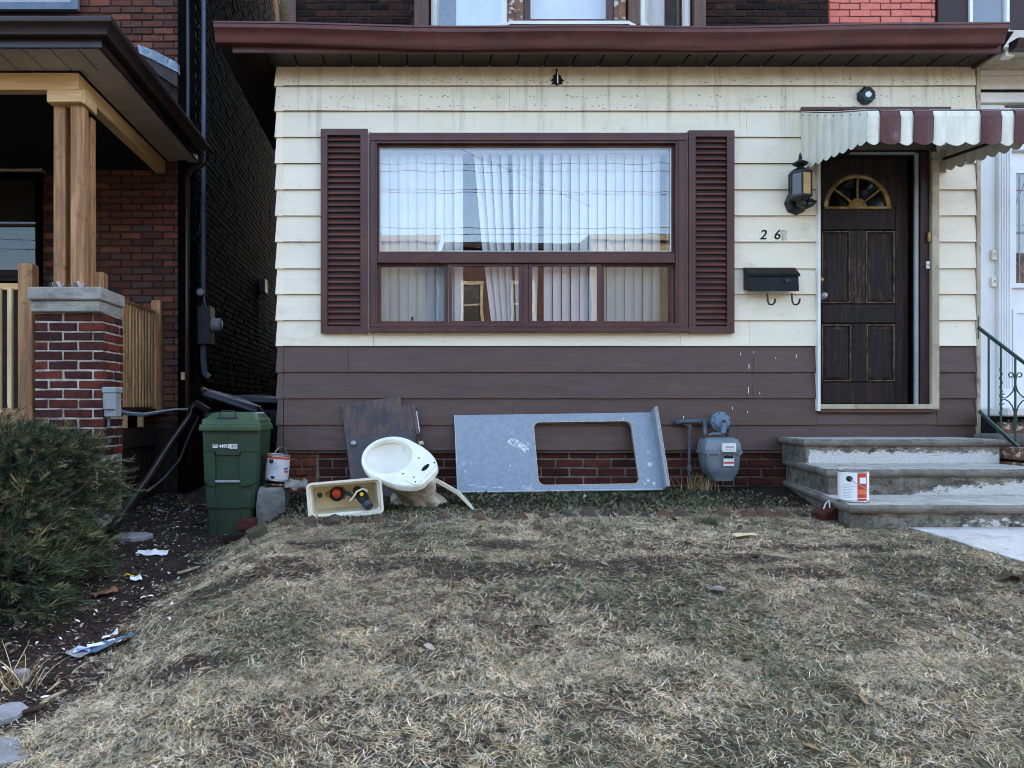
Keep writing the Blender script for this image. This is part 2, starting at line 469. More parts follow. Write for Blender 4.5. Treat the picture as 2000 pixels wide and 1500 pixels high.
M['mortarblack'] = mat("sooty_mortar", srgb(30,26,28), srgb(40,34,34), 14, rough=.95, bump=.4, bsc=90)
M['mortarpink'] = mat("pink_painted_mortar", srgb(190,98,88), srgb(198,106,94), 9, rough=.8, bump=.3)
M['newwood'] = mat("fresh_pine", srgb(228,194,148), srgb(212,172,124), 2.5, (1.0,14,14), rough=.6, bump=.15, bsc=5, dirt=srgb(120,84,54), dsc=6, damt=.4, dlo=.64, dhi=.72)
M['newwoody'] = mat("fresh_pine_beam", srgb(228,194,148), srgb(212,172,124), 2.5, (14,1,14), rough=.6, bump=.15, bsc=5, dirt=srgb(120,84,54), dsc=6, damt=.4, dlo=.64, dhi=.72)
M['postwood'] = mat("treated_post_wood", srgb(192,146,104), srgb(152,110,78), 2.2, (14,14,1), rough=.65, bump=.25, bsc=4, rnd=.1, dirt=srgb(86,56,40), dsc=8, damt=.55, dlo=.58, dhi=.7)
M['slatwood'] = mat("baluster_wood", srgb(204,160,114), srgb(164,122,86), 2.5, (16,16,1), rough=.65, bump=.2, bsc=4, rnd=.22, dirt=srgb(70,44,34), dsc=6, damt=.5, dlo=.55)
M['palewood'] = mat("pale_baluster_wood", srgb(226,206,168), srgb(206,182,140), 2.5, (16,16,1), rough=.65, bump=.2, bsc=4, rnd=.08)
M['skirtwood'] = mat("dark_skirting_boards", srgb(74,54,42), srgb(54,40,33), 2.5, (14,14,1), rough=.8, bump=.3, bsc=5, rnd=.15)
M['capstone'] = mat_concrete("cap_concrete", srgb(150,148,144), srgb(176,174,168), srgb(104,102,100), .45)
M['concrete'] = mat_concrete("step_tread_concrete", srgb(174,170,164), srgb(198,194,188), srgb(108,104,98), .4)
M['nosing'] = mat_concrete("step_nosing_concrete", srgb(118,114,106), srgb(146,140,132), srgb(78,74,70), .55)
M['riser'] = mat_painted_riser()
M['walk'] = mat_concrete("walkway_concrete", srgb(190,188,186), srgb(206,203,200), srgb(140,138,136), .5)
M['block'] = mat_concrete("rough_block_concrete", srgb(112,110,110), srgb(138,136,134), srgb(88,86,86), .5, 9)
M['stone'] = mat_concrete("flat_stone", srgb(138,140,146), srgb(164,165,170), srgb(108,108,112), .4)
M['neighsoffit'] = mat("grey_soffit", srgb(186,178,172), srgb(174,166,160), 3, rough=.6, bump=.05, rnd=.05)
M['darkgutter'] = mat("dark_brown_gutter", srgb(64,46,48), srgb(50,37,40), 3, rough=.4, spec=.5, bump=.04)
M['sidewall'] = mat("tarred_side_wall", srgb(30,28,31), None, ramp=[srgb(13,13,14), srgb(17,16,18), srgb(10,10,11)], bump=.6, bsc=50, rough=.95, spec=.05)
M['pipe'] = mat("grey_blue_conduit", srgb(108,122,144), srgb(96,108,130), 4, rough=.45, bump=.05)
M['greybox'] = mat("grey_plastic", srgb(160,166,174), srgb(146,152,160), 4, rough=.5, bump=.05, dirt=srgb(110,108,106), dsc=12, damt=.35)
M['meterbox'] = mat("slate_meter_paint", srgb(76,82,90), srgb(66,72,80), 4, rough=.5, bump=.05)
M['blackpl'] = mat("black_plastic", srgb(24,25,28), srgb(34,35,38), 6, rough=.4, spec=.5, bump=.1)
M['blackiron'] = mat("black_painted_iron", srgb(28,31,35), srgb(40,44,50), 10, rough=.45, spec=.5, bump=.15, dirt=srgb(76,74,74), dsc=30, damt=.3, dlo=.6)
M['mailblack'] = mat("black_enamel", srgb(13,15,19), srgb(22,26,32), 8, rough=.4, spec=.22, bump=.08, dirt=srgb(54,58,64), dsc=22, damt=.3, dlo=.6)
M['doormould'] = mat("rubbed_panel_moulding", srgb(126,102,84), srgb(58,44,37), 3.2, (7,7,4), rough=.65, bump=.2, bsc=8)
M['navy'] = mat("navy_plastic", srgb(28,34,46), srgb(36,44,58), 6, rough=.4, spec=.5, bump=.1)
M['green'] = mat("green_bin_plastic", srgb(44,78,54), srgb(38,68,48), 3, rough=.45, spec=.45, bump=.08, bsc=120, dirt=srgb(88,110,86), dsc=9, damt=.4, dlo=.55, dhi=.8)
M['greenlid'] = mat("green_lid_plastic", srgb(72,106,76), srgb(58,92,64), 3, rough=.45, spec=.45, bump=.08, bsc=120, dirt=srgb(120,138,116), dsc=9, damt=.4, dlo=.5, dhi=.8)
M['paper'] = mat("white_paper", srgb(226,228,234), srgb(208,210,218), 12, rough=.7, bump=.2)
M['ink'] = mat("black_ink", srgb(22,22,26), rough=.6, bump=0)
M['red'] = mat("red_print", srgb(214,62,50), srgb(204,74,58), 9, rough=.45, bump=0)
M['tin'] = mat("can_tin", srgb(176,178,182), srgb(150,152,158), 12, rough=.3, metal=.6, bump=.05)
M['canlabel'] = mat("grey_can_label", srgb(196,198,208), srgb(182,184,196), 8, rough=.45, bump=0)
M['canwhite'] = mat("white_can_label", srgb(232,233,238), srgb(222,224,230), 8, rough=.45, bump=0)
M['print'] = mat("grey_print", srgb(150,152,166), rough=.5, bump=0)
M['blueprint'] = mat("blue_print", srgb(70,112,150), rough=.5, bump=0)
M['counter'] = mat("blue_grey_laminate", srgb(150,160,175), srgb(138,150,167), 30, rough=.42, spec=.45, bump=.03, fine=.12, dirt=srgb(196,202,212), dsc=7, damt=.6, dlo=.62, dhi=.7)
M['laminateedge'] = mat("pale_laminate_edge", srgb(196,200,208), srgb(160,168,180), 14, rough=.5, bump=.1)
M['chipboard'] = mat("raw_chipboard", srgb(206,184,168), srgb(176,150,132), 40, rough=.9, bump=.4)
M['veneer'] = mat("dark_walnut_veneer", srgb(110,84,72), srgb(78,64,62), 2.2, (13,13,1.4), rough=.45, spec=.4, bump=.1, bsc=9, dirt=srgb(58,58,70), dsc=4, damt=.7, dlo=.5)
M['veneer2'] = mat("scuffed_walnut_veneer", srgb(78,72,78), srgb(98,80,74), 2.2, (9,9,2), rough=.45, spec=.4, bump=.1, bsc=9, dirt=srgb(50,52,64), dsc=5, damt=.6, dlo=.45)
M['porcelain'] = mat("white_porcelain", srgb(234,232,228), srgb(226,223,216), 5, rough=.22, spec=.5, bump=0, dirt=srgb(178,168,152), dsc=18, damt=.4, dlo=.62, dhi=.72)
M['dirtyporcelain'] = mat("mud_stained_porcelain", srgb(228,222,212), srgb(212,202,184), 7, rough=.35, spec=.45, bump=0, dirt=srgb(120,96,70), dsc=9, damt=.6, dlo=.46, dhi=.62)
#"stained_porcelain", srgb(232,230,224), srgb(120,92,62), PZ(985,5.2), PZ(932,5.2))
M['tankout'] = mat("tank_porcelain", srgb(226,221,208), srgb(216,208,190), 6, rough=.3, spec=.5, bump=.02, dirt=srgb(176,160,132), dsc=10, damt=.45, dlo=.58)
M['tankin'] = mat("stained_tank_inside", srgb(240,233,208), srgb(226,216,184), 5, rough=.35, spec=.45, bump=.02, dirt=srgb(168,146,104), dsc=9, damt=.5, dlo=.58)
M['yellow'] = mat("yellow_plastic", srgb(226,186,30), rough=.4, bump=0)
M['brass'] = mat("aged_brass", srgb(166,138,88), srgb(126,102,64), 14, rough=.35, metal=.5, bump=.05)
M['gasgrey'] = mat("gas_meter_paint", srgb(128,140,152), srgb(112,125,138), 5, rough=.5, bump=.08, dirt=srgb(84,88,94), dsc=12, damt=.4, dlo=.55)
M['gasblue'] = mat("regulator_paint", srgb(120,144,172), srgb(104,128,156), 6, rough=.45, bump=.06, dirt=srgb(80,90,104), dsc=16, damt=.4)
M['gaspipe'] = mat("weathered_pipe_paint", srgb(90,106,120), srgb(76,88,100), 14, rough=.6, bump=.2, dirt=srgb(150,128,116), dsc=26, damt=.7, dlo=.56, dhi=.64)
M['rust'] = mat("rusty_steel", srgb(132,72,48), srgb(84,50,40), 22, rough=.85, bump=.4)
M['stripe'] = mat("maroon_awning_paint", srgb(112,62,58), srgb(98,54,52), 3, (8,8,1), rough=.5, bump=.04, rnd=.08, dirt=srgb(170,140,136), dsc=7, damt=.3, dlo=.6)
M['awnwhite'] = mat("white_awning_paint", srgb(226,224,214), srgb(212,210,200), 3, (3,3,1), rough=.5, bump=.04, rnd=.05, dirt=srgb(176,166,140), dsc=6, damt=.3, dlo=.57)
M['iron'] = mat("green_painted_iron", srgb(38,84,74), srgb(30,68,62), 9, rough=.45, spec=.5, bump=.1, dirt=srgb(110,140,140), dsc=18, damt=.25, dlo=.6)
M['teal'] = mat("dark_teal_plastic", srgb(34,66,64), srgb(28,56,56), 9, rough=.5, bump=.15, bsc=200)
M['bluewhite'] = mat("pale_lens", srgb(220,230,244), rough=.3, bump=0)
M['blind'] = mat("vinyl_blind", srgb(206,210,216), srgb(198,203,210), 3, rough=.6, bump=.0, rnd=.05)
M['room'] = mat("dim_room_wall", srgb(120,112,104), srgb(110,104,98), 2, rough=.9, bump=0)
M['peel'] = mat("peeling_paint_wood", srgb(146,108,84), srgb(110,76,60), 5, (6,6,1), rough=.8, bump=.4, dirt=srgb(206,200,196), dsc=20, damt=.85, dlo=.55, dhi=.6)
M['brownpost'] = mat("brown_painted_post", srgb(122,92,82), srgb(104,78,70), 3, (8,8,1), rough=.6, bump=.1)
M['darkpost'] = mat("dark_maroon_panel", srgb(70,40,42), srgb(60,34,38), 3, rough=.5, bump=.05)
M['roof'] = mat("asphalt_shingle", srgb(58,54,56), srgb(46,43,46), 20, rough=.95, bump=.5)
M['glass'] = mat_glass("window_glass", 0.085, wav=0.0009)
M['screenglass'] = mat_glass("screened_window_glass", 0.045, (.82,.83,.84,1), wav=0.0009)
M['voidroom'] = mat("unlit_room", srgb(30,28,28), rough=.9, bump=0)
M['darkglass'] = mat_glass("house_glass", 0.02)
M['lampglass'] = mat("amber_lamp_glass", srgb(214,190,142), srgb(198,170,120), 9, rough=.15, spec=.6, bump=0)
M['leather'] = mat("frosted_glass", srgb(60,56,56), rough=.2, spec=.6, bump=0)
M['asphalt'] = mat("asphalt", srgb(66,66,68), srgb(78,78,80), 20, rough=.95, bump=.4)
M['sidewalk'] = mat_concrete("sidewalk_concrete", srgb(168,166,162), srgb(184,182,178))
M['wire'] = mat("black_cable", srgb(60,62,68), rough=.6, bump=0)
M['cedar'] = mat("utility_pole_wood", srgb(104,86,70), srgb(84,68,56), 3, (9,9,1), rough=.9, bump=.3)
M['grass'] = mat_attr("dead_grass_blades")
M['leaf'] = mat_attr("juniper_needles", .7, .25)
M['cover'] = mat_attr("ground_cover_leaves", .7, .25)
M['chips'] = mat_attr("scattered_chips", .85, .15)
M['ground'] = mat_ground()
M['bark'] = mat("juniper_bark", srgb(96,74,56), srgb(72,54,42), 12, rough=.9, bump=.5)
M['stick'] = mat("dry_stick", srgb(190,174,150), srgb(150,132,108), 14, rough=.85, bump=.2)
M['bluejunk'] = mat("blue_film", srgb(88,116,146), srgb(120,140,160), 10, rough=.3, spec=.5, bump=.3, bsc=30)
M['bluepack'] = mat("blue_wrapper", srgb(60,96,196), srgb(220,226,240), 22, rough=.35, bump=.1)
M['film'] = mat_glass("thin_plastic_film", 0.07, (0.8,0.8,0.84,1))
M['rag'] = mat("grey_rag", srgb(150,146,142), srgb(110,106,104), 14, rough=.9, bump=.5)
M['opp_brick'] = mat("street_brick", srgb(88,62,58), srgb(76,54,52), 5, rough=.9, bump=.3)
M['opp_beige'] = mat("street_stucco", srgb(140,133,120), srgb(128,121,109), 4, rough=.9, bump=.2)
M['opp_cream'] = mat("street_window_cream", srgb(150,144,128), srgb(140,134,118), 4, rough=.6, bump=0)
M['blueflash'] = mat("blue_flashing", srgb(142,160,186), srgb(112,128,152), 14, rough=.5, bump=.2, dirt=srgb(58,60,66), dsc=22, damt=.7, dlo=.56, dhi=.62)
M['tan'] = mat("tan_boards", srgb(158,140,104), srgb(138,120,88), 4, (1,1,9), rough=.7, bump=.2)
# ------------------------------------------------------------------ the lie of the land
def vnoise(x, y, seed=0):
    x = np.asarray(x, float); y = np.asarray(y, float)
    xi = np.floor(x).astype(np.int64); yi = np.floor(y).astype(np.int64)
    fx = x-xi; fy = y-yi
    fx = fx*fx*(3-2*fx); fy = fy*fy*(3-2*fy)
    def h(a, b):
        n = (a*374761393 + b*668265263 + seed*1442695041) & 0xffffffff
        n = ((n ^ (n >> 13)) * 1274126177) & 0xffffffff
        return ((n ^ (n >> 16)) & 0xffff) / 65535.0
    return (h(xi,yi)*(1-fx)+h(xi+1,yi)*fx)*(1-fy) + (h(xi,yi+1)*(1-fx)+h(xi+1,yi+1)*fx)*fy
def fbm(x, y, seed=0, o=4):
    s = 0; a = .5; t = 0
    for k in range(o):
        s = s + a*vnoise(x*2**k, y*2**k, seed+k*7); t += a; a *= .5
    return s/t
def sst(a, b, x):
    t = np.clip((x-a)/(b-a), 0, 1); return t*t*(3-2*t)
_DL = np.array([-1.0, .6, 1.6, 2.3, 2.8, 3.5, 4.4, 4.9, 5.4, 6.0, 7.0])
_HL = np.array([1.52, 1.44, 1.22, 1.065, .95, .81, .695, .675, .655, .625, .62])
_DP = np.array([-1.0, .6, 2.7, 4.0, 5.45, 6.5, 9.0])
_HP = np.array([1.52, 1.46, 1.21, 1.02, .91, .88, .84])
def smooth_interp(d, D, H):
    e = .18
    return (np.interp(d-e, D, H) + np.interp(d-e/2, D, H) + np.interp(d, D, H) + np.interp(d+e/2, D, H) + np.interp(d+e, D, H))/5
WALK = None
def ground_z(x, y, rough=True):
    x = np.asarray(x, float); y = np.asarray(y, float); d = y+D0
    hl = smooth_interp(d, _DL, _HL) + .05*sst(.7, -.6, x)*sst(6.2, 5.2, d)
    hp = smooth_interp(d, _DP, _HP)
    k = np.clip(5.5-d, 0, 3.5)
    s = sst(-1.27-.1*k, -.72+.02*k, x)
    h = hp*(1-s)+hl*s
    if rough:
        near = sst(9, 6, np.abs(x-1))*sst(-.2, .8, d)
        h = h - near*(.03*(fbm(x*1.9, y*1.9, 3)-.5) + .022*(fbm(x*7, y*7, 9, 3)-.5))
    if WALK is not None:
        lim = np.interp(y, WALK[1], WALK[0], left=99, right=99)
        h = h + .07*sst(lim+.01, lim+.06, x)*(y < -1.15)
    return ZC - h
def lawn_mask(x, y):
    d = y+D0
    b = -1.08-.115*(5.6-d)
    n = (fbm(x*4, y*4, 21)-.5)*.6
    return sst(b-.16, b+.26, x+n)
BARE = []
def bare_soil(x, y):
    b = .55*sst(.46, .34, fbm(x*2.2, y*3.2, 40))
    for cx, cy, rx, ry in BARE:
        q = ((x-cx)/rx)**2+((y-cy)/ry)**2+(fbm(x*6, y*9, 51, 3)-.5)*1.6
        b = np.maximum(b, .95*sst(1.15, .45, q))
    return b
def hit(px, py):
    """where the ray through a photograph pixel meets the ground"""
    ds = np.arange(1.0, 12, .004)
    x = (px-VX)/F*ds; z = ZC-(py-VY)/F*ds
    g = ground_z(x, ds-D0)
    i = np.argmax(z <= g)
    return Vector((x[i], ds[i]-D0, float(g[i])))
def gz(x, y): return float(ground_z(x, y))

def axis(lo, hi, step, far):
    a = list(np.arange(lo, hi+step/2, step)); s = step; v = a[-1]; w = a[0]; up = []; dn = []
    while v < far: s *= 1.5; v += s; up.append(v)
    s = step
    while w > -far: s *= 1.5; w -= s; dn.append(w)
    return np.array(dn[::-1] + a + up)
def _axis_after(): pass
xs = axis(-4.0, 6.5, .045, 260); ys = axis(-6.4, 1.6, .045, 260)
GX, GY = np.meshgrid(xs, ys, indexing='ij')
wk = []
for px, py in ((1716,1020), (1756,1027), (1800,1038), (1850,1052), (1900,1068), (1950,1083), (2000,1098), (2090,1126), (2300,1190)):
    p = hit(px, py); wk.append((p.x, p.y))
ZW = PZ(1026, 4.44)
wk_rows = [(x, y, gz(x, y)+.004) for x, y in wk]
WALK = (np.array([p[0] for p in wk[::-1]]), np.array([p[1] for p in wk[::-1]]))
GZ = ground_z(GX, GY)
for px, py, rx, ry in ((790,1098,.42,.16), (960,1112,.5,.13), (1230,1108,.45,.12), (1420,1095,.4,.12), (1660,1072,.4,.1), (1560,1120,.35,.1), (560,1110,.3,.2), (420,1150,.25,.25), (360,1310,.16,.12), (640,1062,.25,.1), (1010,1062,.3,.1)):
    _p = hit(px, py); BARE.append((_p.x, _p.y, rx, ry))
def grid_mesh(name, X, Y, Z):
    n, m = X.shape
    me = bpy.data.meshes.new(name)
    idx = np.arange(n*m).reshape(n, m)
    q = np.stack([idx[:-1,:-1], idx[1:,:-1], idx[1:,1:], idx[:-1,1:]], -1).reshape(-1, 4)
    me.vertices.add(n*m); me.vertices.foreach_set("co", np.stack([X, Y, Z], -1).reshape(-1))
    me.loops.add(q.size); me.loops.foreach_set("vertex_index", q.reshape(-1).astype(np.int32))
    me.polygons.add(len(q)); me.polygons.foreach_set("loop_start", (np.arange(len(q))*4).astype(np.int32))
    me.update(); me.validate()
    me.polygons.foreach_set("use_smooth", [True]*len(me.polygons))
    return me
gme = grid_mesh("ground", GX, GY, GZ)
gme.materials.append(M['ground'])
at_ = gme.attributes.new("lawn", 'FLOAT', 'POINT')
bare = bare_soil(GX, GY)
at_.data.foreach_set("value", (lawn_mask(GX, GY)*(1-.75*bare)*sst(-.75, -1.15, GY)).reshape(-1).astype(np.float32))
gob = bpy.data.objects.new("ground", gme); _place(gob, None, (0,0,0)); tag(gob, kind="structure")

# street behind the camera (the window glass mirrors it)
struct("sidewalk", MB().box(-60, 60, -8.3, -6.75, -.05, .088), M['sidewalk'])
struct("road", MB().box(-60, 60, -17.5, -9.3, -.15, .058), M['asphalt'])
for y0, y1 in ((-9.3, -9.14), (-17.66, -17.5)):
    struct("kerb", MB().box(-60, 60, y0, y1, -.1, .17, .02), M['sidewalk'])

# concrete walkway to the steps
wr = [(wk_rows[0][0], -1.2, ZW), (wk_rows[0][0], wk_rows[0][1]+.01, ZW)] + [(x, y, min(z, ZW)) for x, y, z in wk_rows[1:]]
walk = struct("walkway", MB().loft([[(x, y, z), (7.5, y, z), (7.5, y, z-.3), (x, y, z-.3)] for x, y, z in wr]), M['walk'])

# ------------------------------------------------------------------ strips of blades, needles and chips as one mesh each
def ribbons(name, P, Wd, Cc, mat_, parent=None):
    """P: (n, k, 3) spine points, Wd: (n, k, 3) half-width vectors, Cc: (n, 3) colours; lists of such batches join up"""
    if not isinstance(P, list): P, Wd, Cc = [P], [Wd], [Cc]
    Vs, Qs, Cs, off = [], [], [], 0
    for p, w, c in zip(P, Wd, Cc):
        n, k, _ = p.shape
        Vs.append(np.stack([p-w, p+w], 2).reshape(-1, 3))
        base = (off+np.arange(n)*2*k)[:, None]
        Qs.append(np.concatenate([np.stack([base+2*i, base+2*i+1, base+2*i+3, base+2*i+2], -1) for i in range(k-1)], 1).reshape(-1, 4))
        c4 = np.ones((n, 2*k, 4), np.float32); c4[:, :, :3] = c[:, None, :]
        Cs.append(c4.reshape(-1)); off += n*2*k
    V = np.concatenate(Vs); q = np.concatenate(Qs)
    me = bpy.data.meshes.new(name)
    me.vertices.add(len(V)); me.vertices.foreach_set("co", V.reshape(-1).astype(np.float32))
    me.loops.add(q.size); me.loops.foreach_set("vertex_index", q.reshape(-1).astype(np.int32))
    me.polygons.add(len(q)); me.polygons.foreach_set("loop_start", (np.arange(len(q))*4).astype(np.int32))
    me.update()
    ca = me.attributes.new("Col", 'FLOAT_COLOR', 'POINT')
    ca.data.foreach_set("color", np.concatenate(Cs))
    me.materials.append(mat_)
    ob = bpy.data.objects.new(name, me)
    _place(ob, parent, (0,0,0))
    if parent: ob.location = -WL[parent.name]
    return ob
def pick(cols, w, n):
    a = np.array([c[:3] for c in cols]); i = RNG.choice(len(cols), n, p=np.array(w)/sum(w))
    return a[i]*(1+.28*(RNG.random((n, 1))-.5))
def blades(name, x, y, L, w, e0, bend, cols, seg=3, curl=1.6, az=None, z=None, lift=0.0):
    n = len(x)
    z = ground_z(x, y) + lift if z is None else z
    ph = RNG.random(n)*2*math.pi if az is None else az
    kap = (RNG.random(n)-.5)*2*curl
    pts = [np.stack([x, y, z], -1)]; ws = []
    for i in range(seg+1):
        t = i/seg
        el = e0-bend*t; a = ph+kap*t
        dr = np.stack([np.cos(a)*np.cos(el), np.sin(a)*np.cos(el), np.sin(el)], -1)
        if i < seg: pts.append(pts[-1]+dr*(L/seg)[:, None])
        sd = np.stack([-np.sin(a), np.cos(a), np.zeros(n)], -1)
        ws.append(sd*(w*(1-.75*t**1.5))[:, None])
    return np.stack(pts, 1), np.stack(ws, 1), cols
# ================================================================== the house with cream and brown siding
XL, XR = PX(540), PX(1905)
house = thing("sided_house", "cream over brown sided house with big picture window, shuttered, in the middle", "house", (1.7, 1.0, ZC-.62))
def wpx(x0, x1, y0, y1, ya, yb, b=0.0, mb=None):
    """box from photograph pixels on the facade plane"""
    mb = mb or MB()
    return mb.box(PX(x0), PX(x1), ya, yb, PZ(y1), PZ(y0), b)
# hollow front room behind the siding
core = MB()
zt, zb_ = PZ(128), ZC-.36
wx0, wx1, wz0, wz1 = PX(738), PX(1312), PZ(632), PZ(286)
dx0, dx1, dz0, dz1 = PX(1598), PX(1814), PZ(798), PZ(292)
Y0, Y1 = .004, .13
core.box(XL+.01, wx0, Y0, Y1, zb_, zt).box(wx1, dx0, Y0, Y1, zb_, zt).box(dx1, XR, Y0, Y1, zb_, zt)
core.box(wx0, wx1, Y0, Y1, wz1, zt).box(wx0, wx1, Y0, Y1, zb_, wz0)
core.box(dx0, dx1, Y0, Y1, dz1, zt).box(dx0, dx1, Y0, Y1, zb_, dz0)
wall = part("front_wall", core, M['room'], house)
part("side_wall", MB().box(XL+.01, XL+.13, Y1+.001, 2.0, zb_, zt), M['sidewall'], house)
part("side_wall", MB().box(XR-.12, XR, Y1+.001, 2.0, zb_, zt), M['room'], house)
part("floor", MB().box(XL+.14, XR-.13, Y1+.001, 2.0, ZC-.1, ZC-.02), M['room'], house)
part("ceiling", MB().box(XL+.14, XR-.13, Y1+.001, 2.0, zt-.1, zt-.01), M['room'], house)

# siding courses
LINES = [133, 169, 218, 269, 320, 371, 422, 473, 525, 575, 626, 676, 727, 778, 830, 879]
def board(x0, x1, i, nm="siding_board", m=None, top=None, proud=0.0):
    ztp, zbt = PZ(top or LINES[i]), PZ(LINES[i+1])
    zt_ = ztp + (.010 if i else .02)
    zt_ += 0 if i else 0
    pr = [(0.0, zt_), (-.002-proud, zt_), (-.021-proud, zbt+.005), (-.021-proud, zbt), (-.003, zbt+.001), (0, zbt+.006)]
    a, b = PX(x0), PX(x1)
    jit = random.uniform(-.0012, .0012)
    nseg = max(1, int((b-a)/.28)); rg = []
    for q in range(nseg+1):
        x = a+(b-a)*q/nseg; wy, wz = random.gauss(0, .0011), random.gauss(0, .0007)
        rg.append([(x, y+jit+(wy if y < -.015 else 0), z+(wz if y < -.015 else 0)) for y, z in pr])
    mb = MB().loft(rg)
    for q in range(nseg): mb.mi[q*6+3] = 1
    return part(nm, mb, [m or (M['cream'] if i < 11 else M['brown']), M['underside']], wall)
SEAMS = {0: [1340], 1: [995], 2: [1457], 10: [1462], 11: [681, 1470], 12: [1468], 13: [1000], 14: [600, 1438]}
for i in range(15):
    segs = []
    if i < 3: segs = [(553, 1903)]
    elif i < 10: segs = [(553, 730), (1328, 1592), (1828, 1904)]
    elif i == 10:
        segs = [(553, 730), (1328, 1592), (1828, 1904)]; board(730.5, 1327.5, 10, top=640)
    elif i < 13: segs = [(554, 1592), (1828, 1907)]
    elif i == 13: segs = [(555, 1592), (1828, 1907)]
    else: segs = [(555, 1908)]
    for a, b in segs:
        cut = [a] + [s for s in SEAMS.get(i, []) if a < s < b] + [b]
        for k in range(len(cut)-1):
            board(cut[k]+(.25 if k else 0), cut[k+1]-.25, i)
    # metal corner cap at the end of the course
    x0 = 537 + .25*i
    ztp, zbt = PZ(LINES[i])+.008, PZ(LINES[i+1])
    mb = MB().loft([[(PX(x0)+.012, .02, ztp), (PX(x0)+.012, -.006, ztp), (PX(553.6), -.006, ztp), (PX(553.6), .02, ztp)],
                    [(PX(x0)-.002, .02, zbt-.002), (PX(x0)-.002, -.023, zbt-.002), (PX(553.6), -.023, zbt-.002), (PX(553.6), .02, zbt-.002)]])
    part("corner_cap", mb, M['cream'] if i < 11 else M['brown'], wall)
# brown boards under the door, beside the steps
mb = MB().loft([[(PX(a), y, z) for y, z in ((0, PZ(805)), (-.006, PZ(805)), (-.019, PZ(829)), (0, PZ(828)))] for a in (1592.5, 1827.5)])
part("siding_board", mb, M['brown'], wall)
part("edge_strip", wpx(1904.5, 1911, 133, 852, -.024, .1), M['offtrim'], wall)
# torn dark patch and scratches in the paint
def blotch(name, pts, m, y=-.0235):
    mb = MB().prism([(PX(a), PZ(b)) for a, b in pts], y, y+.0012, lambda u, v, h: (u, h, v))
    return part(name, mb, m, wall)
blotch("tar_stain", [(1084,137), (1088,137), (1089,147), (1094,150), (1096,156), (1101,160), (1096,163), (1099,167), (1091,167), (1087,169.5), (1082,167), (1075,167), (1079,162), (1074,159), (1080,155), (1079,150), (1084,147)], M['mortarblack'])
blotch("paint_drip", [(1087.4,140), (1089,146), (1089.4,163), (1088,166), (1086.6,160), (1086.8,146)], M['white'], -.0248)
for px, py, h in ((1460,716,7), (1552,696,5), (1459,762,9), (1481,768,3), (1428,797,4), (1457,805,3), (1444,692,4), (1333,815,4), (1469,688,2), (1512,700,2)):
    blotch("paint_chip", [(px-.7, py-h*.8), (px+.9, py-h*.5), (px+1.1, py+h*.1), (px+.3, py+h*.8), (px-.9, py+h*.4), (px-.3, py)], M['white'], -.0238)

# brick foundation under the siding
def brick_mesh(name, L, Dp, H, m, b=.004):
    mb = MB().box(-L/2, L/2, -Dp/2, Dp/2, -H/2, H/2, b)
    mb.v = [v+Vector((random.gauss(0, .0016), random.gauss(0, .001), random.gauss(0, .0016))) for v in mb.v]
    me, _ = to_mesh(name, mb, m, origin=(0,0,0))
    return me
def brick_rows(parent, x0, x1, z0, z1, y, L, H, j, m, depth=.05, keep=None, alongy=False, half=True, wob=.003, name="brick"):
    fulls = [brick_mesh(name, L, depth, H, m, random.uniform(.003, .007)) for _ in range(6)]
    r = 0; z = z1-H/2
    while z > z0:
        off = (L+j)/2 if r % 2 else 0.0
        x = x0-off
        while x < x1-.01:
            a, b = max(x, x0), min(x+L, x1)
            if b-a > .03 and (keep is None or keep((a+b)/2, z)):
                c = ((a+b)/2, y+depth/2+random.uniform(-wob, wob), z)
                if alongy: c = (y-depth/2+random.uniform(-wob, wob), (a+b)/2, z)
                o = shared(name, random.choice(fulls), parent, c, rot=(0, random.uniform(-.006, .006), math.pi/2 if alongy else 0),
                           scale=((b-a)/L*random.uniform(.985, 1.0), 1, random.uniform(.95, 1.02)))
            x += L+j
        r += 1; z -= H+j
fnd = part("foundation", MB().box(XL+.02, XR, .045, .5, ZC-1.1, PZ(878)), M['mortar'], house)
def seen_found(x, z): return not (PX(1560) < x)
brick_rows(fnd, PX(622), PX(1436), ZC-.78, PZ(881), .036, .208, .0585, .0115, M['brickred'], keep=seen_found)
brick_rows(fnd, PX(1440), PX(1600), ZC-.78, PZ(881), .026, .2, .0585, .0115, M['brickred'], keep=seen_found)
brick_rows(fnd, XL+.02, PX(616), ZC-.95, PZ(881), .024, .11, .0585, .0115, M['brickwarm'])

# soffit, fascia, gutter and the low roof
FX0, FX1, DF = PX(455, 5.73), PX(1953, 5.73), 5.73
zs = PZ(131)
roof = part("porch_roof", MB().loft([[(-1.4, -.36, PZ(56, 5.6)), (-1.4, 2.0, ZC+3.35), (-1.4, 2.0, zs+.02), (-1.4, -.24, zs+.02)],
                                     [(4.45, -.36, PZ(56, 5.6)), (4.45, 2.0, ZC+3.35), (4.45, 2.0, zs+.02), (4.45, -.24, zs+.02)]]), M['roof'], house)
n = 27
for i in range(n):
    a = FX0+.02+(XR+.03-FX0-.02)*i/n; b = FX0+.02+(XR+.03-FX0-.02)*(i+1)/n
    part("soffit_panel", MB().box(a+.006, b-.006, -.262, .006 if a > XL else .25, zs, zs+.012, .002), M['soffit'], roof)
part("soffit_backing", MB().box(FX0+.01, FX1-.02, -.262, 0, zs+.0125, zs+.0185), M['mortarblack'], roof)
part("fascia_board", MB().box(FX0, FX1, -.285, -.263, PZ(102.5, 5.71), PZ(70, 5.71), .003), M['maroon'], roof)
part("fascia_return", MB().box(FX1-.02, FX1+.002, -.262, .1, PZ(102.5, 5.71), PZ(60, 5.71)), M['maroon'], roof)
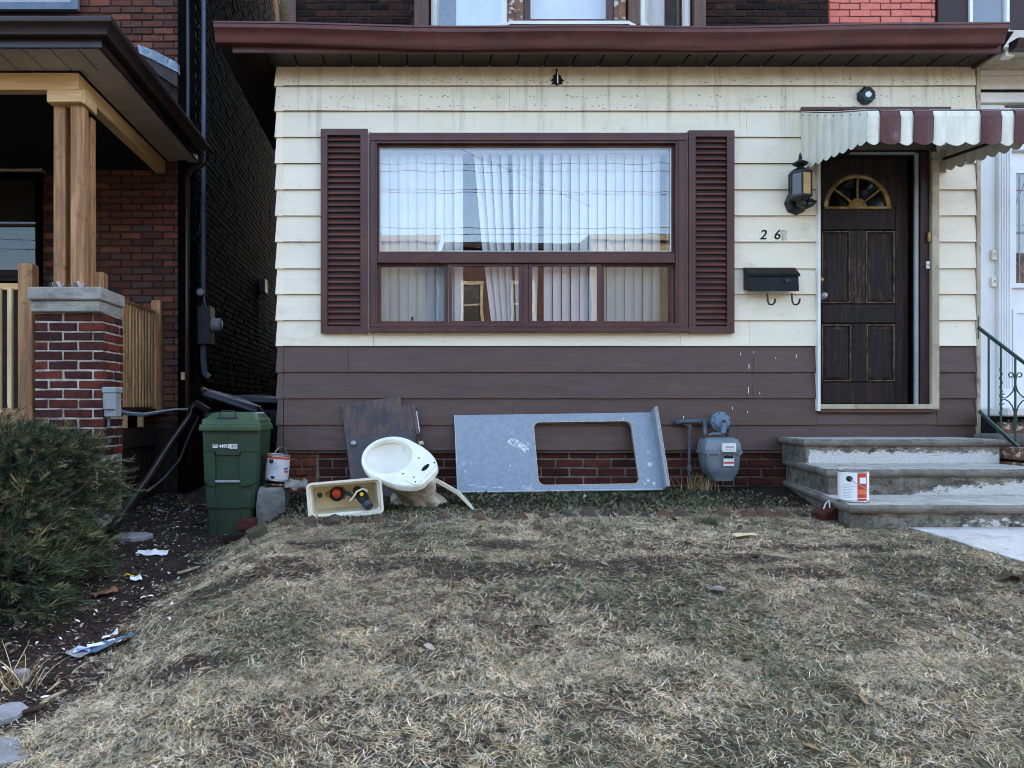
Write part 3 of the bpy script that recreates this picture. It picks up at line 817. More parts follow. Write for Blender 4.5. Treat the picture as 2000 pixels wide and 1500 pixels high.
gp = [(0, .0), (.055, .0), (.062, .008), (.066, .03), (.088, .062), (.108, .078), (.112, .10), (.118, .104), (.118, .114), (.108, .114), (.106, .108), (.10, .084), (.078, .064), (.058, .034), (.052, .012), (.006, .010), (.006, .118), (0, .118)]
rings = []
for k in range(25):
    t = k/24; x = PX(418, 5.62)+(PX(1969, 5.62)-PX(418, 5.62))*t
    sag = -.035*(1-(2*t-1)**2)+.006*math.sin(t*17)
    rings.append([(x, -.287-o*1.02, PZ(81, 5.62)+u*1.12+sag+.01) for o, u in gp])
part("gutter", MB().loft(rings), M['gutter'], roof, smooth=35)
part("roof_edge", MB().loft([[(r[0][0], -.36, r[13][2]+.09), (r[0][0], -.29, r[13][2]+.10), (r[0][0], -.29, r[13][2]+.085)] for r in rings]), M['roof'], roof)

# upper storey set back behind the porch roof
YU = 2.0; DU = YU+D0
up = part("upper_wall", MB().box(PX(570, DU), XR+.02, YU+.03, 10.0, ZC-1.0, ZC+7.2), M['mortardark'], house)
def seen_up(x, z): return z < ZC+4.35 and z > ZC+3.7
brick_rows(up, PX(579, DU), PX(806, DU), ZC+3.7, ZC+4.42, YU+.02, .205, .058, .0125, M['brickdark'], keep=seen_up)
brick_rows(up, PX(1378, DU), PX(1620, DU), ZC+3.7, ZC+4.42, YU+.02, .205, .058, .0125, M['brickdark'], keep=seen_up)
part("painted_mortar", MB().box(PX(1621, DU), PX(1829, DU), YU+.024, YU+.029, ZC+3.5, ZC+7), M['mortarpink'], up)
brick_rows(up, PX(1622, DU), PX(1828, DU), ZC+3.7, ZC+4.42, YU+.01, .205, .062, .008, M['brickpink'], keep=seen_up)
part("corner_board", MB().box(PX(567, DU), PX(578, DU), YU-.02, YU+.1, ZC+3.2, ZC+7), M['maroon'], up)
part("side_boards", MB().box(PX(547, DU+.4), PX(566, DU), YU+.4, YU+.6, ZC+3.2, ZC+6.6), M['tan'], up)
part("pipe_chase", MB().tube([U(545, 48, 8.3), U(533, -40, 8.3)], .035, 8), M['postwood'], up)
part("panel", MB().box(PX(1830, DU), PX(1888, DU), YU-.02, YU+.05, ZC+3.2, ZC+6), M['darkpost'], up)
def framed(parent, x0, x1, z0, z1, y, fw, fm, gm, nm="window", bars=0, depth=.06, backing=True, backm=None):
    w = part(nm, MB().holed([(x0, z0), (x1, z0), (x1, z1), (x0, z1)], [(x0+fw, z0+fw), (x1-fw, z0+fw), (x1-fw, z1-fw), (x0+fw, z1-fw)], y-depth, y, lambda u, v, h: (u, h, v)), fm, parent)
    part("pane", MB().box(x0+fw, x1-fw, y-depth*.45, y-depth*.45+.004, z0+fw, z1-fw), gm, w)
    if backing: part("room_behind", MB().box(x0+fw*.5, x1-fw*.5, y+.001, y+.012, z0+fw*.5, z1-fw*.5), backm or M['room'], w)
    return w
framed(up, PX(1889, DU), PX(1966, DU), ZC+3.6, ZC+5.4, YU+.02, .03, M['whitedoor'], M['glass'])
# bay window
bay = part("bay_window", MB().loft([[(PX(842, 8), YU+.02, z), (PX(1000, 7.35), 1.36, z), (PX(1222, 7.35), 1.36, z), (PX(1350, 8), YU+.02, z)] for z in (ZC+3.3, PZ(50, 7.4))]), M['maroon'], house)
part("sill", MB().loft([[(PX(838, 8), YU+.02, z), (PX(998, 7.35)-.01, 1.32, z), (PX(1224, 7.35)+.01, 1.32, z), (PX(1354, 8), YU+.02, z)] for z in (PZ(50, 7.35)+.001, PZ(43.5, 7.35))]), M['white'], bay)
zb0, zb1 = PZ(43.5, 7.35)+.001, ZC+6.0
def bay_facet(a, b, m_frame):
    a = Vector(a); b = Vector(b); u = (b-a).normalized(); nn = Vector((u.y, -u.x)); Ln = (b-a).length
    mk = lambda s, z, h: (a.x+u.x*s+nn.x*h, a.y+u.y*s+nn.y*h, z)
    w = part("window", MB().holed([(0, zb0), (Ln, zb0), (Ln, zb1), (0, zb1)], [(.06, zb0+.055), (Ln-.06, zb0+.055), (Ln-.06, zb1-.1), (.06, zb1-.1)], -.06, 0, mk), m_frame, bay)
    part("pane", MB().prism([(.06, zb0+.055), (Ln-.06, zb0+.055), (Ln-.06, zb1-.1), (.06, zb1-.1)], -.03, -.026, mk), M['glass'], bay)
    part("curtain", MB().prism([(.0, zb0), (Ln, zb0), (Ln, zb1), (.0, zb1)], -.2, -.19, mk), M['blind'], bay)
bay_facet((PX(842, 8), YU), (PX(990, 7.4), 1.42), M['white'])
bay_facet((PX(1024, 7.4), 1.4), (PX(1198, 7.4), 1.4), M['maroon'])
bay_facet((PX(1254, 7.4), 1.42), (PX(1348, 8), YU), M['white'])
part("post", MB().box(PX(994, 7.38), PX(1021, 7.38), 1.38, 1.5, zb0, zb1, .006), M['peel'], bay)
part("post", MB().box(PX(1200, 7.38), PX(1222, 7.38), 1.38, 1.5, zb0, zb1, .006), M['peel'], bay)
part("post", MB().box(PX(1228, 7.38), PX(1251, 7.38), 1.4, 1.5, zb0, zb1, .006), M['brownpost'], bay)
part("post", MB().box(PX(809, 8), PX(837, 8), YU-.06, YU+.1, ZC+3.2, zb1, .006), M['brownpost'], bay)
part("post", MB().box(PX(1352, 8), PX(1375, 8), YU-.06, YU+.1, ZC+3.2, zb1, .006), M['brownpost'], bay)
part("main_roof", MB().loft([[(PX(560, DU), YU-.3, ZC+7.2), (PX(560, DU), 6, ZC+9.3), (PX(560, DU), 10.2, ZC+7.2)], [(XR+.05, YU-.3, ZC+7.2), (XR+.05, 6, ZC+9.3), (XR+.05, 10.2, ZC+7.2)]]), M['roof'], house)

# ------------------------------------------------------------------ picture window and shutters
win = part("picture_window", MB().holed([(PX(722), PZ(650)), (PX(1337), PZ(650)), (PX(1337), PZ(264)), (PX(722), PZ(264))],
        [(PX(737), PZ(632)), (PX(1315), PZ(632)), (PX(1315), PZ(284)), (PX(737), PZ(284))], -.055, .06, lambda u, v, h: (u, h, v)), M['maroon'], house)
def bar(x0, x1, y0, y1, ya, yb, nm, m=None, b=.003): return part(nm, wpx(x0, x1, y0, y1, ya, yb, b), m or M['maroon'], win)
bar(718, 721.7, 262, 655, -.03, .0, "trim_strip", M['white']); bar(1337.3, 1341, 262, 655, -.03, .0, "trim_strip", M['white'])
bar(721.7, 1337.3, 260.5, 263.8, -.03, .0, "trim_strip", M['white'])
bar(724, 1335, 270, 280, -.066, -.0555, "outer_moulding"); bar(724, 734, 280.2, 640, -.064, -.0555, "outer_moulding"); bar(1320, 1333, 280.2, 640, -.064, -.0555, "outer_moulding")
bar(721, 1339, 641, 650.5, -.085, -.0555, "sill"); bar(727, 1332, 633, 640.5, -.07, -.0555, "sill_moulding")
bar(737.3, 1314.7, 497, 515.5, -.045, .03, "transom_bar")
# frames of the upper and lower lights
def sash(x0, x1, y0, y1, fx, fy, y, nm="sash", d=.03, m=None):
    s = part(nm, MB().holed([(PX(x0), PZ(y1)), (PX(x1), PZ(y1)), (PX(x1), PZ(y0)), (PX(x0), PZ(y0))], [(PX(x0+fx), PZ(y1-fy)), (PX(x1-fx), PZ(y1-fy)), (PX(x1-fx), PZ(y0+fy)), (PX(x0+fx), PZ(y0+fy))], y-d, y, lambda u, v, h: (u, h, v)), m or M['maroon'], win)
    part("pane", wpx(x0+fx-.5, x1-fx+.5, y0+fy-.5, y1-fy+.5, y-d*.5, y-d*.5+.004), M['screenglass'] if y > .03 else M['glass'], win)
    return s
sash(737.5, 1314.5, 284.2, 496.8, 4, 5, .02, d=.035)
part("glazing_bead", MB().holed([(PX(741), PZ(492.5)), (PX(1311), PZ(492.5)), (PX(1311), PZ(288.5)), (PX(741), PZ(288.5))], rrect(PX(1308.6)-PX(743.2), PZ(290.4)-PZ(490), .01, 3, (PX(743.2)+PX(1308.6))/2, (PZ(290.4)+PZ(490))/2), -.006, .001, lambda u, v, h: (u, h, v)), M['white'], win)
for x0, x1, y in ((738, 875, .035), (876, 1020, .012), (1032, 1173, .012), (1174, 1314, .035)):
    sash(x0, x1, 515.8, 631.8, 6.5, 4.5, y)
bar(1020.5, 1031.5, 515.8, 631.8, -.02, .02, "mullion")
bar(802.5, 807.5, 619, 626, -.012, .004, "latch", M['blackiron'], .002)
# shutters with louvres
lv, _ = to_mesh("louvre", MB().loft([[(x, y, z) for y, z in ((-.010, -.011), (.010, .010), (.013, .008), (-.006, -.014))] for x in (-.124, .124)]), M['louvre'], origin=(0,0,0))
for x0, x1, y0, y1 in ((628, 719, 257, 652), (1340, 1428, 260, 652)):
    sh = part("shutter", MB().holed([(PX(x0), PZ(y1)), (PX(x1), PZ(y1)), (PX(x1), PZ(y0)), (PX(x0), PZ(y0))], [(PX(x0+13), PZ(y1-13)), (PX(x1-14), PZ(y1-13)), (PX(x1-14), PZ(y0+12)), (PX(x0+13), PZ(y0+12))], -.062, -.021, lambda u, v, h: (u, h, v)), M['maroon'], house)
    part("shutter_back", wpx(x0+12, x1-13, y0+11, y1-12, -.03, -.0215), M['soffit'], sh)
    nl = 32
    for k in range(nl):
        zz = PZ(y0+13)+(PZ(y1-14)-PZ(y0+13))*(k+.5)/nl
        shared("louvre", lv, sh, ((PX(x0+13)+PX(x1-14))/2, -.044, zz), scale=((PX(x1-14)-PX(x0+13))/.25, 1, 1), rot=(random.uniform(-.05, .05), 0, 0))
    for fx in (x0+6, x1-7):
        for fy in (y0+17, (y0+y1)/2+10, y1-18):
            part("screw", MB().lathe([(.006, 0), (.005, .003), (.0, .004)], (PX(fx), -.0622, PZ(fy)), 8, M=Matrix.Rotation(math.radians(90), 3, 'X')), M['soffit'], sh)

# vertical blinds behind the glass
bl = thing("vertical_blinds", "white vertical blinds, parted in the middle, behind the picture window", "blinds", ((PX(745)+PX(1305))/2, .12, PZ(640)))
part("head_rail", wpx(738, 1312, 284, 290, .09, .15), M['white'], bl)
def slat(xt, xb_, wdt, yo, rz):
    zt_, zb2 = PZ(290)-.002, PZ(640)
    rings = []
    for z, xc in ((zt_, xt), ((zt_+zb2)/2, xt+(xb_-xt)*.42), (zb2, xb_)):
        c = Vector((PX(xc), .12+yo, z)); ww = wdt/250/2
        rings.append([c+Vector((u*math.cos(rz), u*math.sin(rz)+v, 0)) for u, v in ((-ww, .004), (-ww*.5, .0), (0, -.002), (ww*.5, 0), (ww, .004), (ww*.5, .0012), (0, -.0008), (-ww*.5, .0012))])
    part("slat", MB().loft(rings), M['blind'], bl)
x = 752.0; k = 0
while x < 915: slat(x, x+.8, 18.4, .004*(k % 2), random.uniform(.1, .34)); x += 18.2; k += 1
for xt, xb_ in ((936, 972), (953, 983), (971, 994), (989, 1004)): slat(xt, xb_, 17, .004*(k % 2), random.uniform(.3, .6)); k += 1
for xt, xb_ in ((1012, 1020), (1026, 1030), (1039, 1036), (1053, 1047)): slat(xt, xb_, 16, .004*(k % 2), random.uniform(.3, .6)); k += 1
x = 1076.0
while x < 1306:
    if not 1112 < x < 1120: slat(x, x+.3, 18.3, .004*(k % 2), random.uniform(.1, .34))
    x += 18.0; k += 1

# ------------------------------------------------------------------ front door
fr = MB()
fr.add([], [])
door_frame = part("door_frame", MB().box(PX(1597.2), PX(1606), .01, .16, PZ(793), PZ(292), .003).box(PX(1795), PX(1812.5), -.018, .16, PZ(796), PZ(297), .003).box(PX(1606.1), PX(1794.9), .01, .16, PZ(303), PZ(292)), M['framewood'], house)
part("outer_trim", wpx(1591.5, 1597, 300, 803, -.045, .1, .002), M['white'], house)
part("outer_trim", wpx(1813, 1827.5, 300, 800, -.045, .1, .003), M['offtrim'], house)
part("storm_stop", wpx(1786, 1793, 299, 790, -.008, .012, .002), M['greybox'], house)
part("storm_stop", wpx(1660, 1785.5, 297.5, 301.5, -.008, .012, .002), M['greybox'], house)
part("threshold", wpx(1597.2, 1826, 789.5, 799, -.05, .1, .004), M['offtrim'], house)
part("threshold_flashing", wpx(1598, 1822, 799.5, 806, -.045, -.004, .003), M['maroon'], house)
YD = .075
door = part("door", wpx(1606.2, 1783.8, 303.2, 789.3, YD, YD+.04), M['doorwood'], house)
def rail(x0, x1, y0, y1, nm): return part(nm, wpx(x0, x1, y0, y1, YD-.024, YD-.0005, .007), M['doorwood'], door)
CXF, CZF, RF = PX(1682.5), PZ(401), 66/250
rail(1606.4, 1612, 303.4, 789, "stile"); rail(1757.5, 1783.6, 303.4, 789, "stile")
# top block with the half round opening
arc = [(CXF+(RF+.004)*math.cos(a), CZF+(RF+.004)*math.sin(a)) for a in np.linspace(math.pi, 0, 25)]
pol = [(PX(1612.1), PZ(404)), (PX(1612.1), PZ(303.6)), (PX(1757.4), PZ(303.6)), (PX(1757.4), PZ(404))][::-1]
topo = [(PX(1757.4), CZF), (PX(1757.4), PZ(303.6)), (PX(1612.1), PZ(303.6)), (PX(1612.1), CZF)] + arc
part("top_rail", MB().prism(topo, YD-.024, YD-.0005, lambda u, v, h: (u, h, v)), M['doorwood'], door)
rail(1612.1, 1757.4, 401.4, 446, "lock_rail"); rail(1612.1, 1757.4, 592, 630, "middle_rail"); rail(1612.1, 1757.4, 746, 789, "bottom_rail")
part("muntin_stile", wpx(1670, 1699, 446.2, 591.8, YD-.024, YD-.0005, .007), M['doorworn'], door); rail(1672, 1700, 630.2, 745.8, "muntin_stile")
for x0, x1, y0, y1 in ((1613, 1669, 448, 590), (1700, 1756.5, 448, 590), (1613, 1671, 632, 744), (1701, 1756.5, 632, 744)):
    mb = MB()
    a, b, c, d_ = PX(x0), PX(x1), PZ(y1), PZ(y0); g = .036
    mb.loft([[(a, YD-.001, c), (b, YD-.001, c), (b, YD-.001, d_), (a, YD-.001, d_)], [(a+.008, YD-.003, c+.008), (b-.008, YD-.003, c+.008), (b-.008, YD-.003, d_-.008), (a+.008, YD-.003, d_-.008)],
             [(a+g, YD-.018, c+g), (b-g, YD-.018, c+g), (b-g, YD-.018, d_-g), (a+g, YD-.018, d_-g)]])
    mb.mi[-1] = 1; mb.mi = [0 if k == len(mb.mi)-1 else 1 for k in range(len(mb.mi))]
    pn = part("raised_panel", mb, [M['doorwood'], M['doorworn']], door)
    part("panel_moulding", MB().holed([(a, c), (b, c), (b, d_), (a, d_)], [(a+.009, c+.009), (b-.009, c+.009), (b-.009, d_-.009), (a+.009, d_-.009)], YD-.019, YD-.0012, lambda u, v, h: (u, h, v)), M['doormould'], door)
fan = part("fanlight", MB().loft([[(CXF+r*math.cos(a), y, CZF+r*math.sin(a)) for r, y in ((RF, YD-.025), (RF-.018, YD-.036), (RF-.034, YD-.024), (RF-.034, YD-.002), (RF, YD-.002))] for a in np.linspace(0, math.pi, 25)]), M['brass'], door)
part("sill_bar", MB().box(CXF-RF, CXF+RF, YD-.036, YD-.0245, CZF-.018, CZF+.004, .004), M['brass'], fan)
for deg in (38, 90, 142):
    a = math.radians(deg); cs, sn = math.cos(a), math.sin(a)
    mb = MB().box(.05, RF-.03, -.006, .006, -.008, .008, .003)
    mb.tf(Matrix(((cs, 0, -sn, CXF), (0, 1, 0, YD-.022), (sn, 0, cs, CZF), (0, 0, 0, 1))))
    part("glazing_bar", mb, M['brass'], fan)
part("sunburst", MB().loft([[(CXF+r*math.cos(a), y, CZF+r*math.sin(a)) for r, y in ((.07, YD-.028), (.058, YD-.036), (.046, YD-.026), (.04, YD-.03), (0.001, YD-.032), (0.001, YD-.006), (.07, YD-.006))] for a in np.linspace(0, math.pi, 17)]), M['brass'], fan)
part("pane", MB().loft([[(CXF, y, CZF)] + [(CXF+(RF-.03)*math.cos(a), y, CZF+(RF-.03)*math.sin(a)) for a in np.linspace(0, math.pi, 25)] for y in (YD-.006, YD-.003)]), mat("dark_door_glass", srgb(14,16,18), rough=.08, spec=.7, bump=0), fan)
RX = Matrix.Rotation(math.radians(90), 3, 'X')
part("knob", MB().lathe([(.028, 0), (.028, .006), (.012, .012), (.012, .035), (.024, .045), (.028, .058), (.02, .07), (0, .073)], (PX(1609), YD-.024, PZ(577)), 16, M=RX), M['tin'], door, smooth=50)
part("deadbolt", MB().lathe([(.02, 0), (.02, .012), (.014, .018), (0, .02)], (PX(1604), .009, PZ(546)), 14, M=RX), M['brass'], door_frame, smooth=50)
# ------------------------------------------------------------------ things fixed to the facade
# awning over the door
aw = thing("door_awning", "metal awning with maroon and white stripes and scalloped edge over the dark door", "awning", (PX(1700), -.5, ZC+1.8))
AX0, AX1 = PX(1563), PX(1846)
DFR = 5.13; YFR = DFR-D0
ZWT, ZFT, ZFB = ZC+2.31, PZ(214.5, DFR), PZ(277, DFR)
def scallop(xa, xb, zb, n=6, drop=.028):
    return [(xa+(xb-xa)*k/n, zb-drop*math.sin(math.pi*k/n)) for k in range(n+1)]
wd = [('w', 24), ('r', 39), ('w', 27), ('r', 38), ('w', 27), ('w', 38), ('w', 30), ('r', 39), ('w', 27), ('r', 38), ('w', 8)]
tot = sum(w for _, w in wd); x = AX0
for i, (c_, w) in enumerate(wd):
    xa, xb = x+.0015, x+(AX1-AX0)*w/tot-.0015; x += (AX1-AX0)*w/tot
    yo = -.012 if c_ == 'r' else 0.0
    dz = random.uniform(-.004, .004)
    m_ = M['stripe'] if c_ == 'r' else M['awnwhite']
    mb = MB()
    # roof sheet from the wall to the front, bent over a roll and down as the valance
    pr = [(-.01, ZWT), (-.45, (ZWT+ZFT)/2-.012), (YFR+.02, ZFT+.012), (YFR-.005+yo, ZFT-.012), (YFR-.012+yo, ZFT-.05)]
    mb.loft([[(xa, y, z) for y, z in pr]+[(xa, y+.003, z-.003) for y, z in pr[::-1]], [(xb, y, z) for y, z in pr]+[(xb, y+.003, z-.003) for y, z in pr[::-1]]])
    sc = scallop(xa-.004, xb+.004, ZFB+dz)
    n_ = len(sc)
    ys_ = [YFR-.014+yo-.012*math.sin(math.pi*k/(n_-1)) for k in range(n_)]
    ztop = ZFT-.046
    vs = []
    for k in range(n_):
        u, v = sc[k]
        for off in (0, .003): vs += [(u, YFR-.012+yo+off-.006*math.sin(math.pi*k/(n_-1)), ztop), (u, ys_[k]+off+.01, v)]
    fs = []
    for k in range(n_-1):
        a = 4*k; b = 4*(k+1)
        fs += [(a, b, b+1, a+1), (a+2, a+3, b+3, b+2), (a+1, b+1, b+3, a+3), (a, a+2, b+2, b)]
    mb.add(vs, fs)
    part("front_slat", mb, m_, aw)
for side, X in (("near", AX0), ("far", AX1)):
    for k in range(8):
        ya, yb = -.01+(YFR+.01)*k/8, -.01+(YFR+.01)*(k+1)/8
        def ztp(y): return ZWT-.006+(ZFT-ZWT)*(y/YFR)-.012*math.sin(math.pi*y/YFR)
        def zbt(y):
            t = y/YFR
            return (ZC+1.862)*(1-t)+(ZC+1.785)*t
        zb1 = (zbt(ya)+zbt(yb))/2
        sgn = -1 if X == AX0 else 1
        vs = []; n_ = 6
        for q in range(n_+1):
            y = ya+(yb-ya)*q/n_; bulge = sgn*.006*math.sin(math.pi*q/n_)
            zz = zbt(ya)+(zbt(yb)-zbt(ya))*q/n_-.026*math.sin(math.pi*q/n_)
            for off in (0, -sgn*.003): vs += [(X+bulge+off, y, ztp(y)), (X+bulge+off, y, zz)]
        fs = []
        for q in range(n_):
            a = 4*q; b = 4*(q+1)
            fs += [(a, b, b+1, a+1), (a+2, a+3, b+3, b+2), (a+1, b+1, b+3, a+3), (a, a+2, b+2, b)]
        fs += [(0, 1, 3, 2), (4*n_, 4*n_+2, 4*n_+3, 4*n_+1)]
        part("side_slat", MB().add(vs, fs), M['awnwhite'], aw)
    X2 = X+(.03 if X == AX0 else -.03)
    part("support_arm", MB().tube([(X2, -.02, ZC+1.93), (X2, YFR+.06, ZFB+.09)], .012, 8), M['soffit'], aw)
    part("wall_bracket", MB().box(X2-.02, X2+.02, -.03, -.0195, ZC+1.82, ZC+2.0, .003), M['offtrim'], aw)
    for k in range(8):
        part("rivet", MB().lathe([(.005, 0), (.004, .003), (0, .004)], (X+(-.007 if X == AX0 else .007), -.05+(YFR+.06)*k/7.5, ztp(-.05+(YFR+.06)*k/7.5)-.02), 6, M=Matrix.Rotation(math.radians(-90 if X == AX0 else 90), 3, 'Y')), M['soffit'], aw)
part("top_flashing", MB().box(AX0-.01, AX1+.02, -.04, -.0195, ZWT-.004, ZWT+.022, .003), M['maroon'], aw)
part("front_roll", MB().tube([(AX0, YFR+.012, ZFT-.004), (AX1, YFR+.012, ZFT-.004)], .012, 8), M['soffit'], aw)

# octagonal sounder over the awning
oc = thing("octagon_sounder", "dark teal octagonal alarm sounder with white centre above the striped awning", "alarm", (PX(1686), -.02, PZ(207)))
octp = [(PX(1686)+.066*math.cos(math.radians(22.5+45*k)), PZ(191)+.066*math.sin(math.radians(22.5+45*k))) for k in range(8)]
oct2 = [(PX(1686)+.05*math.cos(math.radians(22.5+45*k)), PZ(191)+.05*math.sin(math.radians(22.5+45*k))) for k in range(8)]
mb = MB().loft([[(u, -.02, v) for u, v in octp], [(u, -.055, v) for u, v in octp], [(u, -.066, v) for u, v in oct2]])
part("housing", mb, M['teal'], oc)
part("lens", MB().lathe([(.024, 0), (.024, .004), (.018, .009), (0, .011)], (PX(1686), -.066, PZ(191)), 18, M=RX), M['bluewhite'], oc, smooth=60)
part("fixing", MB().lathe([(.009, 0), (.009, .01), (0, .012)], (PX(1684), -.02, PZ(173.5)), 10, M=RX), M['blackiron'], oc)

# coach lantern
ln = thing("wall_lantern", "black coach lantern with amber glass beside the door", "lantern", (PX(1556), -.05, PZ(415)))
LXc, LYc = PX(1563, 5.85), -.15
part("back_plate", MB().lathe([(.088, 0), (.092, .006), (.08, .014), (.07, .02), (.05, .03), (.03, .034), (0, .035)], (PX(1551), -.02, PZ(399)), 8, M=RX), M['blackiron'], ln)
part("arm", MB().tube([(PX(1553), -.05, PZ(402)), (PX(1560), -.09, PZ(406)), (LXc+.01, -.14, PZ(398, 5.86)), (LXc, LYc, PZ(386, 5.85))], [.03, .028, .034, .022], 10), M['blackiron'], ln, smooth=60)
part("arm_scroll", MB().tube([(PX(1556), -.06, PZ(400)), (PX(1572), -.10, PZ(398)), (PX(1578), -.12, PZ(402)), (PX(1570), -.12, PZ(408)), (PX(1560), -.09, PZ(411))], [.02, .016, .01, .014, .018], 8), M['blackiron'], ln, smooth=60)
zb2, zt2 = PZ(385, 5.85), PZ(341, 5.85)
def hexr(r, z, n=6, tw=math.radians(14)): return [(LXc+r*math.cos(tw+2*math.pi*k/n), LYc+r*math.sin(tw+2*math.pi*k/n), z) for k in range(n)]
part("base", MB().loft([hexr(.03, zb2-.03), hexr(.075, zb2-.01), hexr(.088, zb2-.006), hexr(.088, zb2+.006), hexr(.08, zb2+.01)]), M['blackiron'], ln)
for k in range(6):
    a = math.radians(14)+2*math.pi*k/6; a2 = math.radians(14)+2*math.pi*(k+1)/6
    p = Vector((LXc+.08*math.cos(a), LYc+.08*math.sin(a), 0)); q = Vector((LXc+.08*math.cos(a2), LYc+.08*math.sin(a2), 0))
    part("upright", MB().tube([(p.x, p.y, zb2), (p.x, p.y, zt2+.004)], .0065, 6), M['blackiron'], ln)
    nrm = Vector(((p.x+q.x)/2-LXc, (p.y+q.y)/2-LYc, 0)).normalized()*.002
    a_ = p.lerp(q, .1); b_ = p.lerp(q, .9)
    part("glass_pane", MB().add([(a_.x, a_.y, zb2+.008), (b_.x, b_.y, zb2+.008), (b_.x, b_.y, zt2), (a_.x, a_.y, zt2), (a_.x-nrm.x, a_.y-nrm.y, zb2+.008), (b_.x-nrm.x, b_.y-nrm.y, zb2+.008), (b_.x-nrm.x, b_.y-nrm.y, zt2), (a_.x-nrm.x, a_.y-nrm.y, zt2)],
         [(0,1,2,3), (7,6,5,4), (0,4,5,1), (1,5,6,2), (2,6,7,3), (3,7,4,0)]), M['lampglass'] if k in (4,) else M['leather'], ln)
zc_ = zt2
part("hood", MB().loft([hexr(.088, zc_), hexr(.09, zc_+.014), hexr(.06, zc_+.034), hexr(.028, zc_+.05), hexr(.022, zc_+.062)]), M['blackiron'], ln)
part("crown", MB().lathe([(.02, .06), (.05, .074), (.058, .084), (.045, .094), (.024, .106), (.012, .112), (.011, .122), (.017, .126), (.009, .132), (.012, .142), (.006, .16), (0, .17)], (LXc, LYc, zc_), 14), M['blackiron'], ln, smooth=50)

# mailbox
mbx = thing("mailbox", "black metal wall mailbox with two newspaper hooks below the house number", "mailbox", (PX(1511), -.08, PZ(570)))
x0, x1 = PX(1463, 5.87), PX(1561, 5.87)
prf = [(-.0225, PZ(567)), (-.0225, PZ(527)), (-.05, PZ(526.5)), (-.125, PZ(536, 5.87)), (-.135, PZ(569, 5.87))]
part("box", MB().loft([[(x0+.004, y, z) for y, z in prf], [(x1-.004, y, z) for y, z in prf]]), M['mailblack'], mbx)
prf = [(-.0225, PZ(527)+.001), (-.0225, PZ(525.5)), (-.05, PZ(525)), (-.130, PZ(534.5, 5.87)), (-.137, PZ(539.5, 5.87)), (-.1375, PZ(540, 5.87)), (-.128, PZ(536.2, 5.87)), (-.05, PZ(526.4))]
part("lid", MB().loft([[(x0-.004, y, z) for y, z in prf], [(x1+.006, y, z) for y, z in prf]]), M['mailblack'], mbx)
part("name_slot", MB().box(PX(1533, 5.86), PX(1544, 5.86), -.1385, -.131, PZ(551, 5.86), PZ(544, 5.86)), M['blackiron'], mbx)
for hx in (1487, 1534):
    zz = PZ(573, 5.9)
    part("hook", MB().tube([(PX(hx), -.10, zz), (PX(hx+1), -.10, zz-.06), (PX(hx+3), -.105, zz-.085), (PX(hx+7), -.12, zz-.09), (PX(hx+10), -.135, zz-.075), (PX(hx+10.5), -.14, zz-.045)], .007, 6), M['blackiron'], mbx)

# house number tiles
for body, px, lab in (("2", 1487.5, "left house number tile, the black digit two, above the mailbox"), ("6", 1514.5, "right house number tile, the black digit six, beside the faded blank one")):
    o = thing("house_number", lab, "number tile", (PX(px), -.02, PZ(472)), "house number")
    part("tile", wpx(px-7, px+7, 450, 472, -.0215, -.0165), M['awnwhite'], o)
    part("digit", text_mb(body, .105, (PX(px), -.0222, PZ(460.5)), shear=.22, depth=.0006), M['ink'], o)
o = single("number_tile", wpx(1524, 1534, 451, 471, -.0212, -.0165), mat("faded_tile", srgb(214,208,192), srgb(150,144,132), 40, rough=.7, bump=.1), "faded blank number tile right of the digit 6", "number tile", "house number")

# bell push and brass holder on the door frame
b1 = thing("doorbell", "small white doorbell button on the brown frame right of the door", "doorbell", (PX(1808), -.02, PZ(526)))
part("case", wpx(1804.5, 1811.5, 511.5, 526, -.034, -.0185, .004), M['white'], b1)
part("button", MB().lathe([(.010, 0), (.010, .003), (.006, .004), (0, .004)], (PX(1808), -.0341, PZ(519)), 12, M=RX), M['greybox'], b1)
b2 = thing("doorpost_case", "small brass case fixed to the frame above the white doorbell", "doorpost case", (PX(1809.5), -.02, PZ(475)))
part("case", wpx(1806.5, 1812.3, 455, 475, -.045, -.0185, .005), M['brass'], b2)

